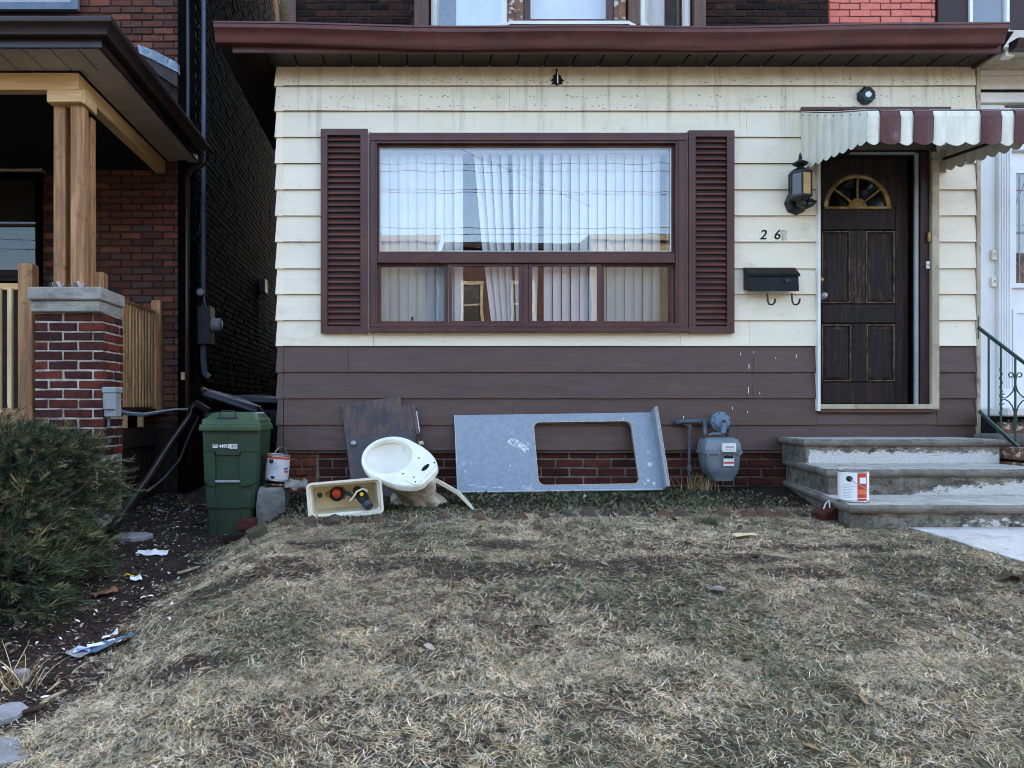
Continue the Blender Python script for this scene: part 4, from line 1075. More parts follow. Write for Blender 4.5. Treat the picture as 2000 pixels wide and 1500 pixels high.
# ------------------------------------------------------------------ concrete steps
st = thing("concrete_steps", "three worn concrete steps with chipped white paint in front of the dark door", "steps", (PX(1740, 5), -.9, ZW))
ZT = [PZ(853), PZ(905, 5.5), PZ(967, 4.95)]
TR = [dict(d=5.5, bx=1519, fx=1570, rx=1966), dict(d=4.95, bx=1527, fx=1614, rx=2080), dict(d=4.43, bx=1528, fx=1657, rx=2200)]
for i, t in enumerate(TR):
    zt_ = ZT[i]; zbm = (ZT[i+1] if i < 2 else ZW-.12)+.0
    yf = t['d']-D0
    xb_, xf = PX(t['bx'], 5.98), PX(t['fx'], t['d'])
    xr = PX(t['rx'], t['d'])
    yb = -.026
    stp = part("step", MB().box(0,.001,0,.001,0,.001), M['riser'], st) if False else None
    # riser body, slightly inside the nosing, with a paint attribute by height
    mb = MB(); ins = .03
    nz = 5; nx = 40
    rings = []
    ring = [(xb_+ins, yb)] + [(xf+ins, yf+ins)] + [(xf+ins+(xr-xf-2*ins)*k/nx, yf+ins+random.uniform(-.002, .002)) for k in range(1, nx+1)] + [(xr-ins, yb)]
    for k in range(nz+1):
        z = zbm-.004*(i < 2)+(zt_-.045-zbm)*k/nz
        rings.append([(u, v, z) for u, v in ring])
    mb.loft(rings)
    sp = part("step", mb, M['riser'], st)
    me = sp.data
    pa = me.attributes.new("paint", 'FLOAT', 'POINT')
    zl = [v.co.z for v in me.vertices]; zmn, zmx = min(zl), max(zl)
    vals = []
    for v in me.vertices:
        h = (v.co.z-zmn)/(zmx-zmn); wx = v.co.x+WL[sp.name].x
        if i == 0: a = 1.0-.72*h if wx > xf+.06 and v.co.y < 0 else 0.0
        elif i == 1: a = (.86-.62*h)*min(1, max(0, (wx-xf-.35)*1.1)) + (.3 if wx > xf+.1 else 0)*(1-h)
        else: a = (.66-.3*h)*min(1, max(0, (wx-xf-.05)*1.4))
        vals.append(a)
    pa.data.foreach_set("value", vals)
    # tread slab with a rounded nose
    prn = [(.03, -.05), (.012, -.048), (.002, -.036), (-.002, -.022), (.004, -.008), (.014, 0.0), (.03, .0)]
    path = [(Vector((xb_, yb, zt_)), Vector((-1, 0, 0))), (Vector((xf, yf, zt_)), Vector((-.95, -1, 0))), (Vector((xr, yf, zt_)), Vector((1, -1, 0))), (Vector((xr, yb, zt_)), Vector((1, 0, 0)))]
    # subdivide the long front for uneven wear
    rr = []
    def ringat(p, nrm): return [p - nrm*o + Vector((0, 0, u)) for o, u in prn]
    rr.append(ringat(*path[0])); rr.append(ringat(*path[1]))
    for k in range(1, 30):
        p = path[1][0].lerp(path[2][0], k/30); p = p+Vector((0, random.uniform(-.007, .007), random.uniform(-.003, .002)))
        rr.append(ringat(p, Vector((0, -1, 0))))
    rr.append(ringat(*path[2])); rr.append(ringat(*path[3]))
    part("nosing", MB().loft(rr, True, True), M['nosing'], sp, smooth=60)
    pl = [(xb_+.028, yb), (xf+.027, yf+.028), (xr-.028, yf+.028), (xr-.028, yb)]
    part("tread", MB().prism(pl, zt_-.05, zt_-.0005, lambda u, v, h: (u, v, h)), M['concrete'], sp)

# ------------------------------------------------------------------ gas meter
gm = thing("gas_meter", "grey gas meter with round blue regulator against the brown wall", "gas meter", (PX(1415, 5.78), -.2, PZ(942, 5.78)))
DG = 5.74; YG = DG-D0
def gx(px): return PX(px, DG)
def gzz(py): return PZ(py, DG)
def grr(x0, x1, z, dep, r=.03, back=-.06): return [(u, v, z) for u, v in rrect(gx(x1)-gx(x0), dep, r*.55, 4, (gx(x0)+gx(x1))/2, back-dep/2)]
part("lower_body", MB().loft([grr(1403, 1438, gzz(941), .12, .02, -.075), grr(1401, 1440, gzz(936), .125, .025, -.072), grr(1391, 1446, gzz(926), .165, .03), grr(1384, 1448, gzz(912), .18, .035), grr(1381, 1449.5, gzz(886), .185, .035)]), M['gasgrey'], gm, smooth=50)
part("flange", MB().loft([grr(1377.5, 1452.5, gzz(886.3), .2, .03), grr(1377.5, 1452.5, gzz(881), .2, .03)]), M['gasgrey'], gm)
part("upper_body", MB().loft([grr(1379, 1451, gzz(880.8), .19, .035), grr(1380, 1450, gzz(868), .185, .035), grr(1384, 1446, gzz(859), .17, .035), grr(1390, 1440, gzz(855), .14, .035)]), M['gasgrey'], gm, smooth=50)
for k in range(4):
    part("bolt", MB().lathe([(.009, -.012), (.009, .03), (0, .03)], (gx(1384+k*20.5), YG-.008+.01, gzz(886)), 6), M['gasgrey'], gm)
ix = part("index_plate", MB().box(gx(1409.5), gx(1436), YG-.022, YG+.012, gzz(883), gzz(866), .004), M['white'], gm)
part("counter", MB().box(gx(1415), gx(1431), YG-.0228, YG-.0221, gzz(874), gzz(871.5)), M['print'], ix)
for k in range(3): part("dial", MB().lathe([(.005, 0), (.005, .0006), (0, .0006)], (gx(1417+k*6), YG-.0222, gzz(878)), 10, M=RX), M['print'], ix)
lb = part("label", MB().box(gx(1412.5), gx(1433), YG+.0, YG+.002, gzz(910), gzz(890)).tf(Matrix.Translation((0, -.007, 0))), M['white'], gm)
part("label_band", MB().box(gx(1412.5), gx(1432), YG-.0079, YG-.0072, gzz(895.5), gzz(890)), M['ink'], lb)
part("label_band", MB().box(gx(1413.5), gx(1432.5), YG-.0079, YG-.0072, gzz(905.5), gzz(902)), M['red'], lb)
part("inlet_pipe", MB().tube([(gx(1365), -.06, gzz(960)), (gx(1365), -.06, gzz(838)), (gx(1364), -.06, gzz(832)), (gx(1360), -.06, gzz(829.5)), (gx(1356), -.06, gzz(829))], .0115, 10), M['gaspipe'], gm, smooth=50)
part("coupling", MB().lathe([(.02, 0), (.022, .006), (.022, .02), (.02, .026), (.017, .05), (.0, .05)], (gx(1365), -.06, gzz(925)), 10), M['gaspipe'], gm, smooth=40)
part("elbow", MB().tube([(gx(1366), -.06, gzz(841)), (gx(1365.5), -.06, gzz(833)), (gx(1361), -.06, gzz(829.5)), (gx(1352), -.06, gzz(829))], .0165, 10), M['gaspipe'], gm, smooth=50)
part("header_pipe", MB().tube([(gx(1341), -.02, gzz(829)), (gx(1342), -.07, gzz(826)), (gx(1348), -.085, gzz(823.5)), (gx(1390), -.085, gzz(823)), (gx(1400), -.085, gzz(822))], [.02, .021, .0165, .0165, .0165], 10), M['gaspipe'], gm, smooth=50)
part("pipe_collar", MB().lathe([(.021, 0), (.024, .005), (.024, .012), (.021, .017), (0, .017)], (gx(1380), -.085, gzz(823)), 10, M=Matrix.Rotation(math.radians(90), 3, 'Y')), M['gaspipe'], gm)
part("down_pipe", MB().tube([(gx(1394), -.085, gzz(820)), (gx(1393), -.1, gzz(828)), (gx(1392), -.11, gzz(838)), (gx(1392), -.12, gzz(856))], [.017, .019, .0165, .0145], 10), M['gaspipe'], gm, smooth=50)
part("union_nut", MB().lathe([(.024, 0), (.028, .004), (.028, .014), (.024, .018), (0, .018)], (gx(1392.5), -.12, gzz(855.5)), 8), M['rust'], gm)
part("outlet_pipe", MB().tube([(gx(1438), -.12, gzz(856)), (gx(1438), -.12, gzz(842)), (gx(1439), -.12, gzz(836))], [.016, .014, .018], 10), M['gaspipe'], gm, smooth=50)
part("union_nut", MB().lathe([(.022, 0), (.026, .004), (.026, .014), (.022, .018), (0, .018)], (gx(1438), -.12, gzz(853)), 8), M['gaspipe'], gm)
part("bridge_pipe", MB().tube([(gx(1398), -.13, gzz(851)), (gx(1405), -.14, gzz(848.5)), (gx(1420), -.15, gzz(848.5)), (gx(1426), -.15, gzz(846))], .012, 10), M['gasgrey'], gm, smooth=50)
rg = part("regulator", MB().lathe([(.05, -.03), (.062, -.012), (.074, -.01), (.076, 0), (.074, .008), (.06, .01), (.052, .026), (.03, .034), (.0, .036)], (gx(1421), -.13, gzz(824)), 24, M=RX), M['gasblue'], gm, smooth=40)
for k in range(8):
    a = 2*math.pi*k/8+.2
    part("rim_bolt", MB().lathe([(.005, 0), (.005, .006), (0, .007)], (gx(1421)+.067*math.cos(a), -.139, gzz(824)+.067*math.sin(a)), 6, M=RX), M['meterbox'], rg)
part("spring_cap", MB().tube([(gx(1423), -.168, gzz(826)), (gx(1423), -.17, gzz(836)), (gx(1422.5), -.165, gzz(846))], [.016, .02, .022], 10), M['gasblue'], rg, smooth=40)
part("plug", MB().lathe([(.013, 0), (.013, .012), (.008, .015), (0, .015)], (gx(1424), -.165, gzz(823)), 8, M=RX), M['rust'], rg)
# ================================================================== things left in the front yard
def frame(o, u, v, w):
    return Matrix(((u.x, v.x, w.x, o.x), (u.y, v.y, w.y, o.y), (u.z, v.z, w.z, o.z), (0, 0, 0, 1)))

# counter top with a sink cut-out, leaning on the wall
p00, p10 = U(895, 963, 5.70), U(1303, 957, 5.70)
p01, p11 = U(890, 811, 5.955), U(1283, 799, 5.955)
cu = (p10-p00).normalized(); cw = cu.cross((p01-p00)).normalized(); cv = cw.cross(cu).normalized()
CL, CH = (p10-p00).length, (p01-p00).length
FC = frame(p00, cu, cv, cw)            # w points to the camera
if cw.y > 0: raise RuntimeError("counter frame")
ct = thing("countertop", "grey blue laminate countertop with sink cut-out leaning on the brown wall", "countertop", p00.lerp(p10, .5))
hx0, hx1 = CL*(1052-893)/408, CL*(1249-893)/408
hole = rrect(hx1-hx0, CH*.80, .045, 5, (hx0+hx1)/2, CH*.487)
mk = lambda u, v, h: FC @ Vector((u, v, h))
part("slab", MB().holed([(0, .012), (CL-.03, .012), (CL-.03, CH), (0, CH)], hole, -.03, 0, mk), M['counter'], ct)
hole2 = rrect(hx1-hx0+.012, CH*.80+.012, .05, 5, (hx0+hx1)/2, CH*.487)
part("cut_edge", MB().holed(hole2, hole, .0002, .0018, mk), M['chipboard'], ct)
part("front_roll", MB().box(-.004, CL-.028, 0, .0118, -.032, .006, .004).tf(FC), M['laminateedge'], ct)
part("end_strip", MB().box(-.006, -.0002, .0121, CH, -.03, .001).tf(FC), M['laminateedge'], ct)
part("backsplash", MB().box(CL-.0298, CL-.008, .0, CH+.012, -.03, .085, .003).tf(FC), M['counter'], ct)
part("raw_edge", MB().box(CL-.0078, CL-.002, .0, CH+.014, -.03, .086).tf(FC), M['chipboard'], ct)
M['plaster'] = mat("plaster_smears", srgb(214,219,228), srgb(140,153,172), 45, rough=.8, bump=.3)
smear = [(.385, .40), (.42, .43), (.47, .42), (.50, .385), (.535, .40), (.56, .385), (.54, .36), (.555, .33), (.53, .335), (.52, .30), (.50, .335), (.47, .345), (.43, .37)]
part("plaster_smear", MB().prism([(a*1.0, b*1.0) for a, b in smear], .0005, .0014, mk), M['plaster'], ct)
for a, b, r in ((.06, .17, .012), (CL-.1, .30, .02), (CL-.1, .2, .022), (.4, .21, .008), (CL-.25, CH-.05, .008), (CL-.22, CH-.045, .008), (CL-.36, CH-.05, .006), (CL-.13, .08, .02), (CL-.09, .05, .016), (CL-.16, .05, .012), (CL-.12, .42, .01), (CL-.15, .47, .008), (.1, .06, .016), (.18, .045, .02), (.3, .04, .018), (.23, .075, .01), (.5, .045, .014)):
    part("paint_splash", MB().prism([(a+r*math.cos(k)*random.uniform(.4, 1)*(2.6 if b < .09 and a < .6 else 1), b+r*(1.2 if not (b < .09 and a < .6) else .45)*math.sin(k)*random.uniform(.4, 1)) for k in np.linspace(0, 5.7, 12)], .0004, .0012, mk), M['plaster'], ct)

# cabinet side and door leaning behind the toilet
q00, q10 = U(690, 985, 5.72), U(826, 985, 5.72)
q01 = U(667, 790, 5.955)
u_ = (U(785, 778, 5.955)-q01).normalized()
v_ = (q01-q00).normalized(); w_ = u_.cross(v_).normalized(); u_ = v_.cross(w_).normalized()
PH = (q01-q00).length; PWd = .535
FP = frame(q00, u_, v_, w_)
cb = thing("cabinet_panels", "dark walnut cabinet panels with round knob leaning behind the toilet", "cabinet panel", q00.lerp(q10, .5))
part("side_panel", MB().prism([(0, 0), (PWd, 0), (PWd, PH-.085), (PWd-.075, PH-.085), (PWd-.075, PH), (0, PH)], -.018, 0, lambda u, v, h: FP @ Vector((u, v, h))), M['veneer'], cb)
dr = part("cabinet_door", MB().box(.004, PWd-.02, 0, PH-.275, .0006, .018, .002).tf(FP), M['veneer2'], cb)
part("knob", MB().lathe([(.012, 0), (.012, .01), (.02, .016), (.021, .022), (.014, .027), (0, .028)], n=16).tf(FP @ Matrix.Translation((.058, PH-.33, .018))), M['tin'], dr, smooth=50)
part("edge_rail", MB().box(PWd+.002, PWd+.028, PH-.33, PH-.08, -.012, .012, .002).tf(FP), M['veneer'], cb)
part("torn_edging", MB().box(PWd+.029, PWd+.037, PH-.31, PH-.14, -.004, .008).tf(FP), M['laminateedge'], cb)
hg = part("hinge_block", MB().box(PWd+.0, PWd+.04, PH-.47, PH-.335, -.014, .014, .003).tf(FP), M['framewood'], cb)
part("latch", MB().box(PWd+.012, PWd+.05, PH-.42, PH-.385, .0145, .034, .004).tf(FP), M['tin'], hg)
part("latch_roller", MB().box(PWd+.02, PWd+.04, PH-.414, PH-.392, .0345, .044, .004).tf(FP), M['yellow'], hg)

# toilet bowl, tipped back so that its rim faces the street
TW = Vector((-.21, -.647, .733)).normalized()
TU = Vector((-.735, .60, .319)); TU = (TU-TW*TU.dot(TW)).normalized()
TV = TW.cross(TU).normalized()
TO = U(764, 893, 5.22)
FT = frame(TO, TU, TV, TW) @ Matrix.Scale(1.06, 4)
def plan(sx, back, wb, n=40, front=.215, wid=.185, r=.03, shift=0.0, kw=1.0):
    """outline of the bowl seen from above: round front, straight ledge at the back"""
    out = []
    for k in range(n):
        a = 2*math.pi*k/n
        c, s_ = math.cos(a), math.sin(a)
        if c >= 0: x, y = front*c, wid*s_
        else:
            x = -back*abs(c)**.55
            t = abs(c)**1.3
            y = math.copysign(abs(s_)**.45, s_)*(wid*(1-t)+wb*t)*kw if abs(s_) > 1e-6 else 0
        out.append((x*sx+shift, y*sx))
    return out
def ring(pl, w): return [FT @ Vector((u, v, w)) for u, v in pl]
tl = thing("toilet_bowl", "white porcelain toilet bowl tipped on its back between the cabinet panels and the countertop", "toilet", U(815, 975, 5.5))
O = plan(1, .33, .13)
outer = [ring(plan(.97, .33, .13), 0.0), ring(plan(1.0, .33, .13), -.010), ring(plan(1.0, .33, .13), -.045), ring(plan(.95, .33, .13), -.058),
         ring(plan(.86, .31, .12, shift=-.012), -.08), ring(plan(.72, .30, .105, shift=-.03), -.15), ring(plan(.56, .32, .10, shift=-.06), -.21),
         ring(plan(.46, .40, .12, shift=-.085), -.27), ring(plan(.45, .46, .13, shift=-.09), -.32), ring(plan(.52, .46, .13, shift=-.09), -.345), ring(plan(.72, .42, .14, shift=-.08), -.356), ring(plan(.74, .42, .14, shift=-.08), -.372), ring(plan(.72, .42, .14, shift=-.08), -.385)]
egg = lambda s, sh=0.0: [(.178*s*math.cos(2*math.pi*k/40)*(1.0 if math.cos(2*math.pi*k/40) > 0 else .92)+sh, .147*s*math.sin(2*math.pi*k/40)) for k in range(40)]
inner = [ring(egg(1.0, .02), 0.0), ring(egg(.965, .02), -.006), ring(egg(.955, .02), -.03), ring(egg(1.03, .018), -.042), ring(egg(.8, .005), -.10), ring(egg(.5, -.02), -.16), ring(egg(.28, -.035), -.19), ring(egg(.16, -.04), -.2)]
mb = MB()
mb.loft(outer, False, True)
mb.mi = [0 if k < 160 else 1 for k in range(len(mb.mi))]
mb.loft(inner, False, True)
o0 = outer[0]; i0 = inner[0]; vs = o0+i0
mb.add(vs, [(k, (k+1) % 40, 40+(k+1) % 40, 40+k) for k in range(40)])
part("bowl", mb, [M['porcelain'], M['dirtyporcelain']], tl, smooth=38, weld=True)
part("outlet_horn", MB().tube([FT @ Vector(p) for p in ((-.262, 0, -.04), (-.268, 0, -.10), (-.27, 0, -.18), (-.268, 0, -.27), (-.262, 0, -.362))], [.085, .07, .055, .045, .05], 16), M['dirtyporcelain'], tl, smooth=60)
part("trapway", MB().tube([FT @ Vector(p) for p in ((-.05, -.06, -.16), (-.13, -.068, -.19), (-.19, -.06, -.25), (-.18, -.05, -.34))], [.02, .032, .034, .03], 14), M['dirtyporcelain'], tl, smooth=60)
part("ledge_pad", MB().prism(rrect(.105, .21, .02, 3, -.258, 0), -.002, .006, lambda u, v, h: FT @ Vector((u, v, h))), M['porcelain'], tl)
dk = mat("dark_hole", srgb(22,20,20), rough=.9, bump=0)
part("flush_hole", MB().prism([(-.262+.016*math.cos(a), -.04+.034*math.sin(a)) for a in np.linspace(0, 5.9, 16)], .0061, .0066, lambda u, v, h: FT @ Vector((u, v, h))), dk, tl)
for a, b, m_ in ((-.165, .07, dk), (-.165, -.085, dk), (-.25, .06, M['rust']), (-.285, .085, dk), (-.285, -.1, dk)):
    part("bolt_hole", MB().prism([(a+.006*math.cos(t), b+.006*math.sin(t)) for t in np.linspace(0, 5.5, 9)], .0003 if a > -.2 else .0062, .0012 if a > -.2 else .0068, lambda u, v, h: FT @ Vector((u, v, h))), m_, tl)

# cistern lying with its open top to the street
ang = math.radians(-4.5)
cs, sn = math.cos(ang), math.sin(ang)
TKO = U(674, 974, 4.98)
ku = Vector((cs, .10, -sn)).normalized(); kw = Vector((.10, -1, .02)); kw = (kw-ku*kw.dot(ku)).normalized(); kv = kw.cross(ku).normalized()
FK = frame(TKO, ku, kv, kw)           # w points out of the open top, to the camera
tk = thing("toilet_tank", "white toilet tank lying open on its side with black flush fittings inside", "toilet tank", U(674, 1010, 5.22))
def kr(w_, h_, r, z, sh=0.0): return [FK @ Vector((u, v, z)) for u, v in rrect(w_, h_, r, 5, 0, sh)]
mb = MB()
mb.loft([kr(.405, .185, .035, -.31), kr(.42, .195, .04, -.30), kr(.455, .215, .04, -.15), kr(.485, .235, .035, -.02), kr(.492, .242, .035, -.008), kr(.49, .24, .033, 0), kr(.462, .212, .026, .001), kr(.455, .206, .024, -.006), kr(.452, .204, .024, -.028), kr(.43, .18, .024, -.034), kr(.40, .165, .03, -.27)], True, True)
part("shell", mb, [M['tankout']], tk, smooth=38)
part("inside_stain", MB().loft([kr(.428, .178, .024, -.036), kr(.397, .162, .03, -.2675), kr(.3, .1, .03, -.2685)], False, True), M['tankin'], tk, smooth=38)
fv = part("flush_valve", MB().prism([(-.13, -.012), (-.06, -.045), (0, -.04), (.02, 0), (0, .04), (-.06, .045), (-.13, .012)], -.20, -.19, lambda u, v, h: FK @ Vector((u, v+.02, h))), M['brass'], tk)
part("valve_seat", MB().lathe([(.048, 0), (.048, .05), (.04, .06), (.036, .05), (0, .05)], n=18).tf(FK @ Matrix.Translation((-.05, .02, -.188))), M['blackpl'], fv, smooth=40)
part("flapper", MB().lathe([(.032, 0), (.03, .015), (.018, .026), (0, .03)], n=18).tf(FK @ Matrix.Translation((-.052, .028, -.125))), M['red'], fv, smooth=60)
part("washer", MB().lathe([(.018, 0), (.018, .012), (0, .012)], n=12).tf(FK @ Matrix.Translation((-.165, .02, -.2))), M['blackpl'], fv)
part("lever_arm", MB().tube([FK @ Vector(p) for p in ((-.02, .03, -.13), (.03, .02, -.1), (.06, -.005, -.09), (.10, .01, -.1))], [.012, .014, .01, .02], 8), M['blackpl'], tk)
fl = part("fill_valve", MB().tube([FK @ Vector(p) for p in ((.085, .03, -.2), (.10, .015, -.12), (.12, -.015, -.05), (.135, -.04, -.01))], [.03, .036, .04, .03], 12), M['blackpl'], tk, smooth=50)
part("valve_cap", MB().tube([FK @ Vector(p) for p in ((.138, -.044, -.012), (.152, -.066, .012))], [.034, .03], 14), M['meterbox'], fl, smooth=40)
part("dial", MB().lathe([(.013, 0), (.013, .008), (0, .009)], n=12).tf(FK @ Matrix.Translation((.11, .018, -.02))), M['yellow'], fl)
part("refill_tube", MB().tube([FK @ Vector(p) for p in ((.03, -.025, -.06), (.055, .0, -.05), (.08, .035, -.045), (.12, .05, -.05), (.15, .03, -.06))], .007, 8), M['tankout'], fl, smooth=60)

# long lid propped beside the bowl
LA, LB_, LC = U(841, 936, 5.35), U(893, 966, 5.22), U(927, 1000, 5.05)
bk = Vector((.012, .16, -.016))
mb = MB()
rings = []
for p, t in ((LA, .016), (LA.lerp(LB_, .12), .022), (LA.lerp(LB_, .16), .026), (LA.lerp(LB_, .55), .028), (LB_, .027), (LB_.lerp(LC, .35), .024), (LB_.lerp(LC, .7), .02), (LC, .012)):
    up_ = Vector((.45, -.1, .85)).normalized()*t
    rings.append([p, p+up_*.8, p+up_+bk*.06, p+up_+bk*.94, p+bk, p-up_*.15+bk*.9, p-up_*.15+bk*.1])
lid = single("tank_lid", mb.loft(rings), M['tankout'], "long white porcelain tank lid propped up right of the toilet bowl", "tank lid", smooth=40)

# ------------------------------------------------------------------ green bin
BD = 5.42; BY = BD-D0
bs = BD/F
bcx = PX(446, BD); bzb = PZ(1046, BD)
gb = thing("green_bin", "green wheeled bin with lid shut at the corner of the house", "bin", (bcx, BY+.22, bzb))
def br(x0, x1, py, y0, dep, r=.03): return [(u, v, PZ(py, BD)) for u, v in rrect((x1-x0)*bs, dep, r, 4, PX((x0+x1)/2, BD), y0+dep/2)]
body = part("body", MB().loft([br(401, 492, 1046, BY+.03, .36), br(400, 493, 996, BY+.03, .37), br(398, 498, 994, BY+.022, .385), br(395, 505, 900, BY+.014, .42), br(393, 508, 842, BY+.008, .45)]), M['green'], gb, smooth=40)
def pad(pts, y, t, nm, m=None, bev=True):
    """raised panel on the bin front; pts in pixels; the front leans with the taper"""
    def fy(py): return BY+.008+(.022-.008)*min(1, max(0, (py-842)/152.0))
    mb = MB()
    c = Vector((sum(a for a, b in pts)/len(pts), sum(b for a, b in pts)/len(pts)))
    r0 = [(PX(a, BD), fy(b)+.012, PZ(b, BD)) for a, b in pts]; r1 = [(PX(a, BD), fy(b)-t+.004, PZ(b, BD)) for a, b in pts]
    r2 = [(PX(c.x+(a-c.x)*.955, BD), fy(b)-t, PZ(c.y+(b-c.y)*.97, BD)) for a, b in pts]
    return part(nm, mb.loft([r0, r1, r2]), m or M['green'], body)
pad([(397, 847), (504, 847), (503, 882), (471, 882), (467, 889), (424, 889), (420, 882), (397.5, 882)], 0, .018, "front_panel")
pad([(397.5, 883), (419, 883), (421, 900), (420, 951), (410, 949), (399, 941)], 0, .02, "shoulder_panel")
pad([(471, 883), (503, 883), (501, 941), (488, 949), (469, 951), (468, 900)], 0, .02, "shoulder_panel")
pad([(401.5, 956), (420, 956), (421, 992), (402, 992)], 0, .008, "lower_panel"); pad([(470, 956), (491, 956), (490, 992), (470, 992)], 0, .008, "lower_panel")
part("lift_bar", MB().tube([U(420.5, 940.5, BD-.012), U(468, 940.5, BD-.012)], .0095, 10), M['greybox'], body, smooth=60)
for xx in ((421, 1000, 1043), (468, 1000, 1043)):
    part("rib", MB().tube([(PX(xx[0], BD), BY+.034, PZ(xx[1], BD)), (PX(xx[0]+1, BD), BY+.034, PZ(xx[2], BD))], .008, 6), M['green'], body)
part("serial_number", text_mb("260 449934", .036, (PX(434, BD), BY-.0125, PZ(871.5, BD)), depth=.0008, space=.92, sx=.86), M['paper'], body)
bc = part("barcode_label", MB().box(PX(448.5, BD), PX(464, BD), BY-.0125, BY-.010, PZ(876, BD), PZ(867, BD)), M['paper'], body)
for k in range(9):
    a = 449.6+k*1.55
    part("barcode_line", MB().box(PX(a, BD), PX(a+.55+.5*(k % 3 == 0), BD), BY-.0131, BY-.0126, PZ(874, BD), PZ(868, BD)), M['ink'], bc)
part("hinge_slot", MB().box(PX(444.6, BD), PX(446.6, BD), BY-.0125, BY-.008, PZ(859, BD), PZ(847, BD)), M['blackpl'], body)
def lr(x0, x1, py, y0, dep, r=.035): return br(x0, x1, py, y0, dep, r)
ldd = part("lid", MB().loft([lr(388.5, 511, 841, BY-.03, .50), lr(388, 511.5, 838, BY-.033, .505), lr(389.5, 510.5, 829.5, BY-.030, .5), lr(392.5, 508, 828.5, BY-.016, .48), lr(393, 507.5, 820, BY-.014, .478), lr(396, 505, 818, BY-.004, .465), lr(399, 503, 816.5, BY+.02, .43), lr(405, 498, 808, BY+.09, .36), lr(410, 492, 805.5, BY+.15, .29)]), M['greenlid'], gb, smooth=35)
part("handle", MB().tube([U(428, 816, BD+.005), U(429.5, 807, BD+.005), U(433, 803, BD+.005), U(456, 803, BD+.005), U(459.5, 807, BD+.005), U(461, 816, BD+.005)], .006, 8), M['blackpl'], ldd)
part("handle_foot", MB().box(PX(424, BD), PX(464, BD), BY-.006, BY+.02, PZ(818, BD), PZ(815, BD), .002), M['blackpl'], ldd)
for sx in (-1, 1):
    part("wheel", MB().lathe([(.0, -.022), (.06, -.022), (.075, -.018), (.075, .018), (.06, .022), (0, .022)], (bcx+sx*.15, BY+.40, bzb+.072), 18, M=Matrix.Rotation(math.radians(90), 3, 'Y')), M['blackpl'], gb)

# darker bins behind it, one with its lid thrown open
for i, (cx, d, w, lab, tilt) in enumerate(((PX(462, 6.5), 6.3, .46, "navy recycling bin with lid half open behind the green bin", .32), (PX(520, 7.3), 7.0, .5, "dark bin farther down the alley behind the navy one", .05))):
    zg = gz(cx, d-D0); h = .84
    t = thing("recycling_bin", lab, "bin", (cx, d-D0+.25, zg), "dark bins in the alley")
    part("body", MB().loft([[(u, v, zg) for u, v in rrect(w*.8, .4, .03, 3, cx, d-D0+.25)], [(u, v, zg+h) for u, v in rrect(w, .5, .03, 3, cx, d-D0+.25)]]), M['navy'], t)
    R = Matrix.Translation((cx, d-D0+.25, zg+h+.07)) @ Matrix.Rotation(tilt, 4, 'Y') @ Matrix.Rotation(-.12, 4, 'X')
    lb_ = MB().loft([[R @ Vector((u, v, z)) for u, v in rrect(w*s_, .54*s_, .03, 3)] for s_, z in ((1.08, -.04), (1.1, -.03), (1.06, 0), (.9, .03))])
    l_ = part("lid", lb_, M['navy'], t, smooth=40)
    part("lid_rib", MB().tube([R @ Vector((-w*.5, -.2, .02)), R @ Vector((0, -.22, .035)), R @ Vector((w*.5, -.2, .02))], .014, 6), M['navy'], l_)
    part("lid_handle", MB().tube([R @ Vector((-w*.62, -.16, .0)), R @ Vector((-w*.66, -.1, .03)), R @ Vector((-w*.66, .1, .03)), R @ Vector((-w*.62, .16, .0))], .014, 6), M['navy'], l_)

# concrete block, boards, rag and the grey paint can on it
CBD = 5.42
blk = MB()
bz0 = PZ(1024, CBD)
R = Matrix.Translation((PX(527, CBD), CBD-D0+.15, bz0)) @ Matrix.Rotation(.06, 4, 'Z')
def rough_ring(w, dp, z, r=.018, a=.005): return [R @ Vector((u+random.uniform(-a, a), v+random.uniform(-a, a), z+random.uniform(-a, a))) for u, v in rrect(w, dp, r, 3)]
hl = [R @ Vector((u, v-.02, .252)) for u, v in rrect(.11, .12, .02, 3)]
r1 = rough_ring(.185, .30, .235); r2 = rough_ring(.165, .275, .256)
blk.loft([rough_ring(.205, .33, -.06), rough_ring(.21, .33, .05), rough_ring(.207, .325, .15), r1, r2], True, False)
nn = len(r2); blk.add(r2+hl, [(k, (k+1) % nn, nn+(k+1) % nn, nn+k) for k in range(nn)])
blk.loft([hl, [p-Vector((0, 0, .12)) for p in hl]], False, True)
single("concrete_block", blk, M['block'], "hollow concrete block standing right of the green bin", "concrete block", smooth=30)
zt_ = bz0+.262
def plank(a, b, w, t, m, lab, nm="board"):
    a = Vector(a); b = Vector(b); u = (b-a).normalized(); v = Vector((0, 0, 1)).cross(u).normalized(); wv = u.cross(v)
    return single(nm, MB().box(0, (b-a).length, -w/2, w/2, 0, t, .003).tf(frame(a, u, v, wv)), m, lab, "board", "boards under the grey can")
plank((PX(526, 5.5), -.47, zt_), (PX(615, 5.6), -.33, zt_-.015), .10, .016, M['peel'], "splintered board lying from the concrete block to the tank")
plank((PX(528, 5.5), -.38, zt_+.0175), (PX(600, 5.6), -.34, zt_+.006), .085, .014, M['peel'], "upper board right under the grey paint can")
mb = MB(); gr_ = []
for i in range(9):
    row = []
    for j in range(6):
        px, dd = 556+i*5.5, 5.40+j*.03
        row.append((PX(px, dd), dd-D0, zt_+.035+.014*math.sin(i*1.3+j)-.02*max(0, 2-j)+.006*math.cos(i*2.7)))
    gr_.append(row)
for row in list(gr_): pass
vs = [p for r in gr_ for p in r]; vs2 = [(x, y, z-.004) for x, y, z in vs]; n6 = len(vs)
fs = []
for i in range(8):
    for j in range(5):
        a = i*6+j; fs += [(a, a+1, a+7, a+6), (n6+a, n6+a+6, n6+a+7, n6+a+1)]
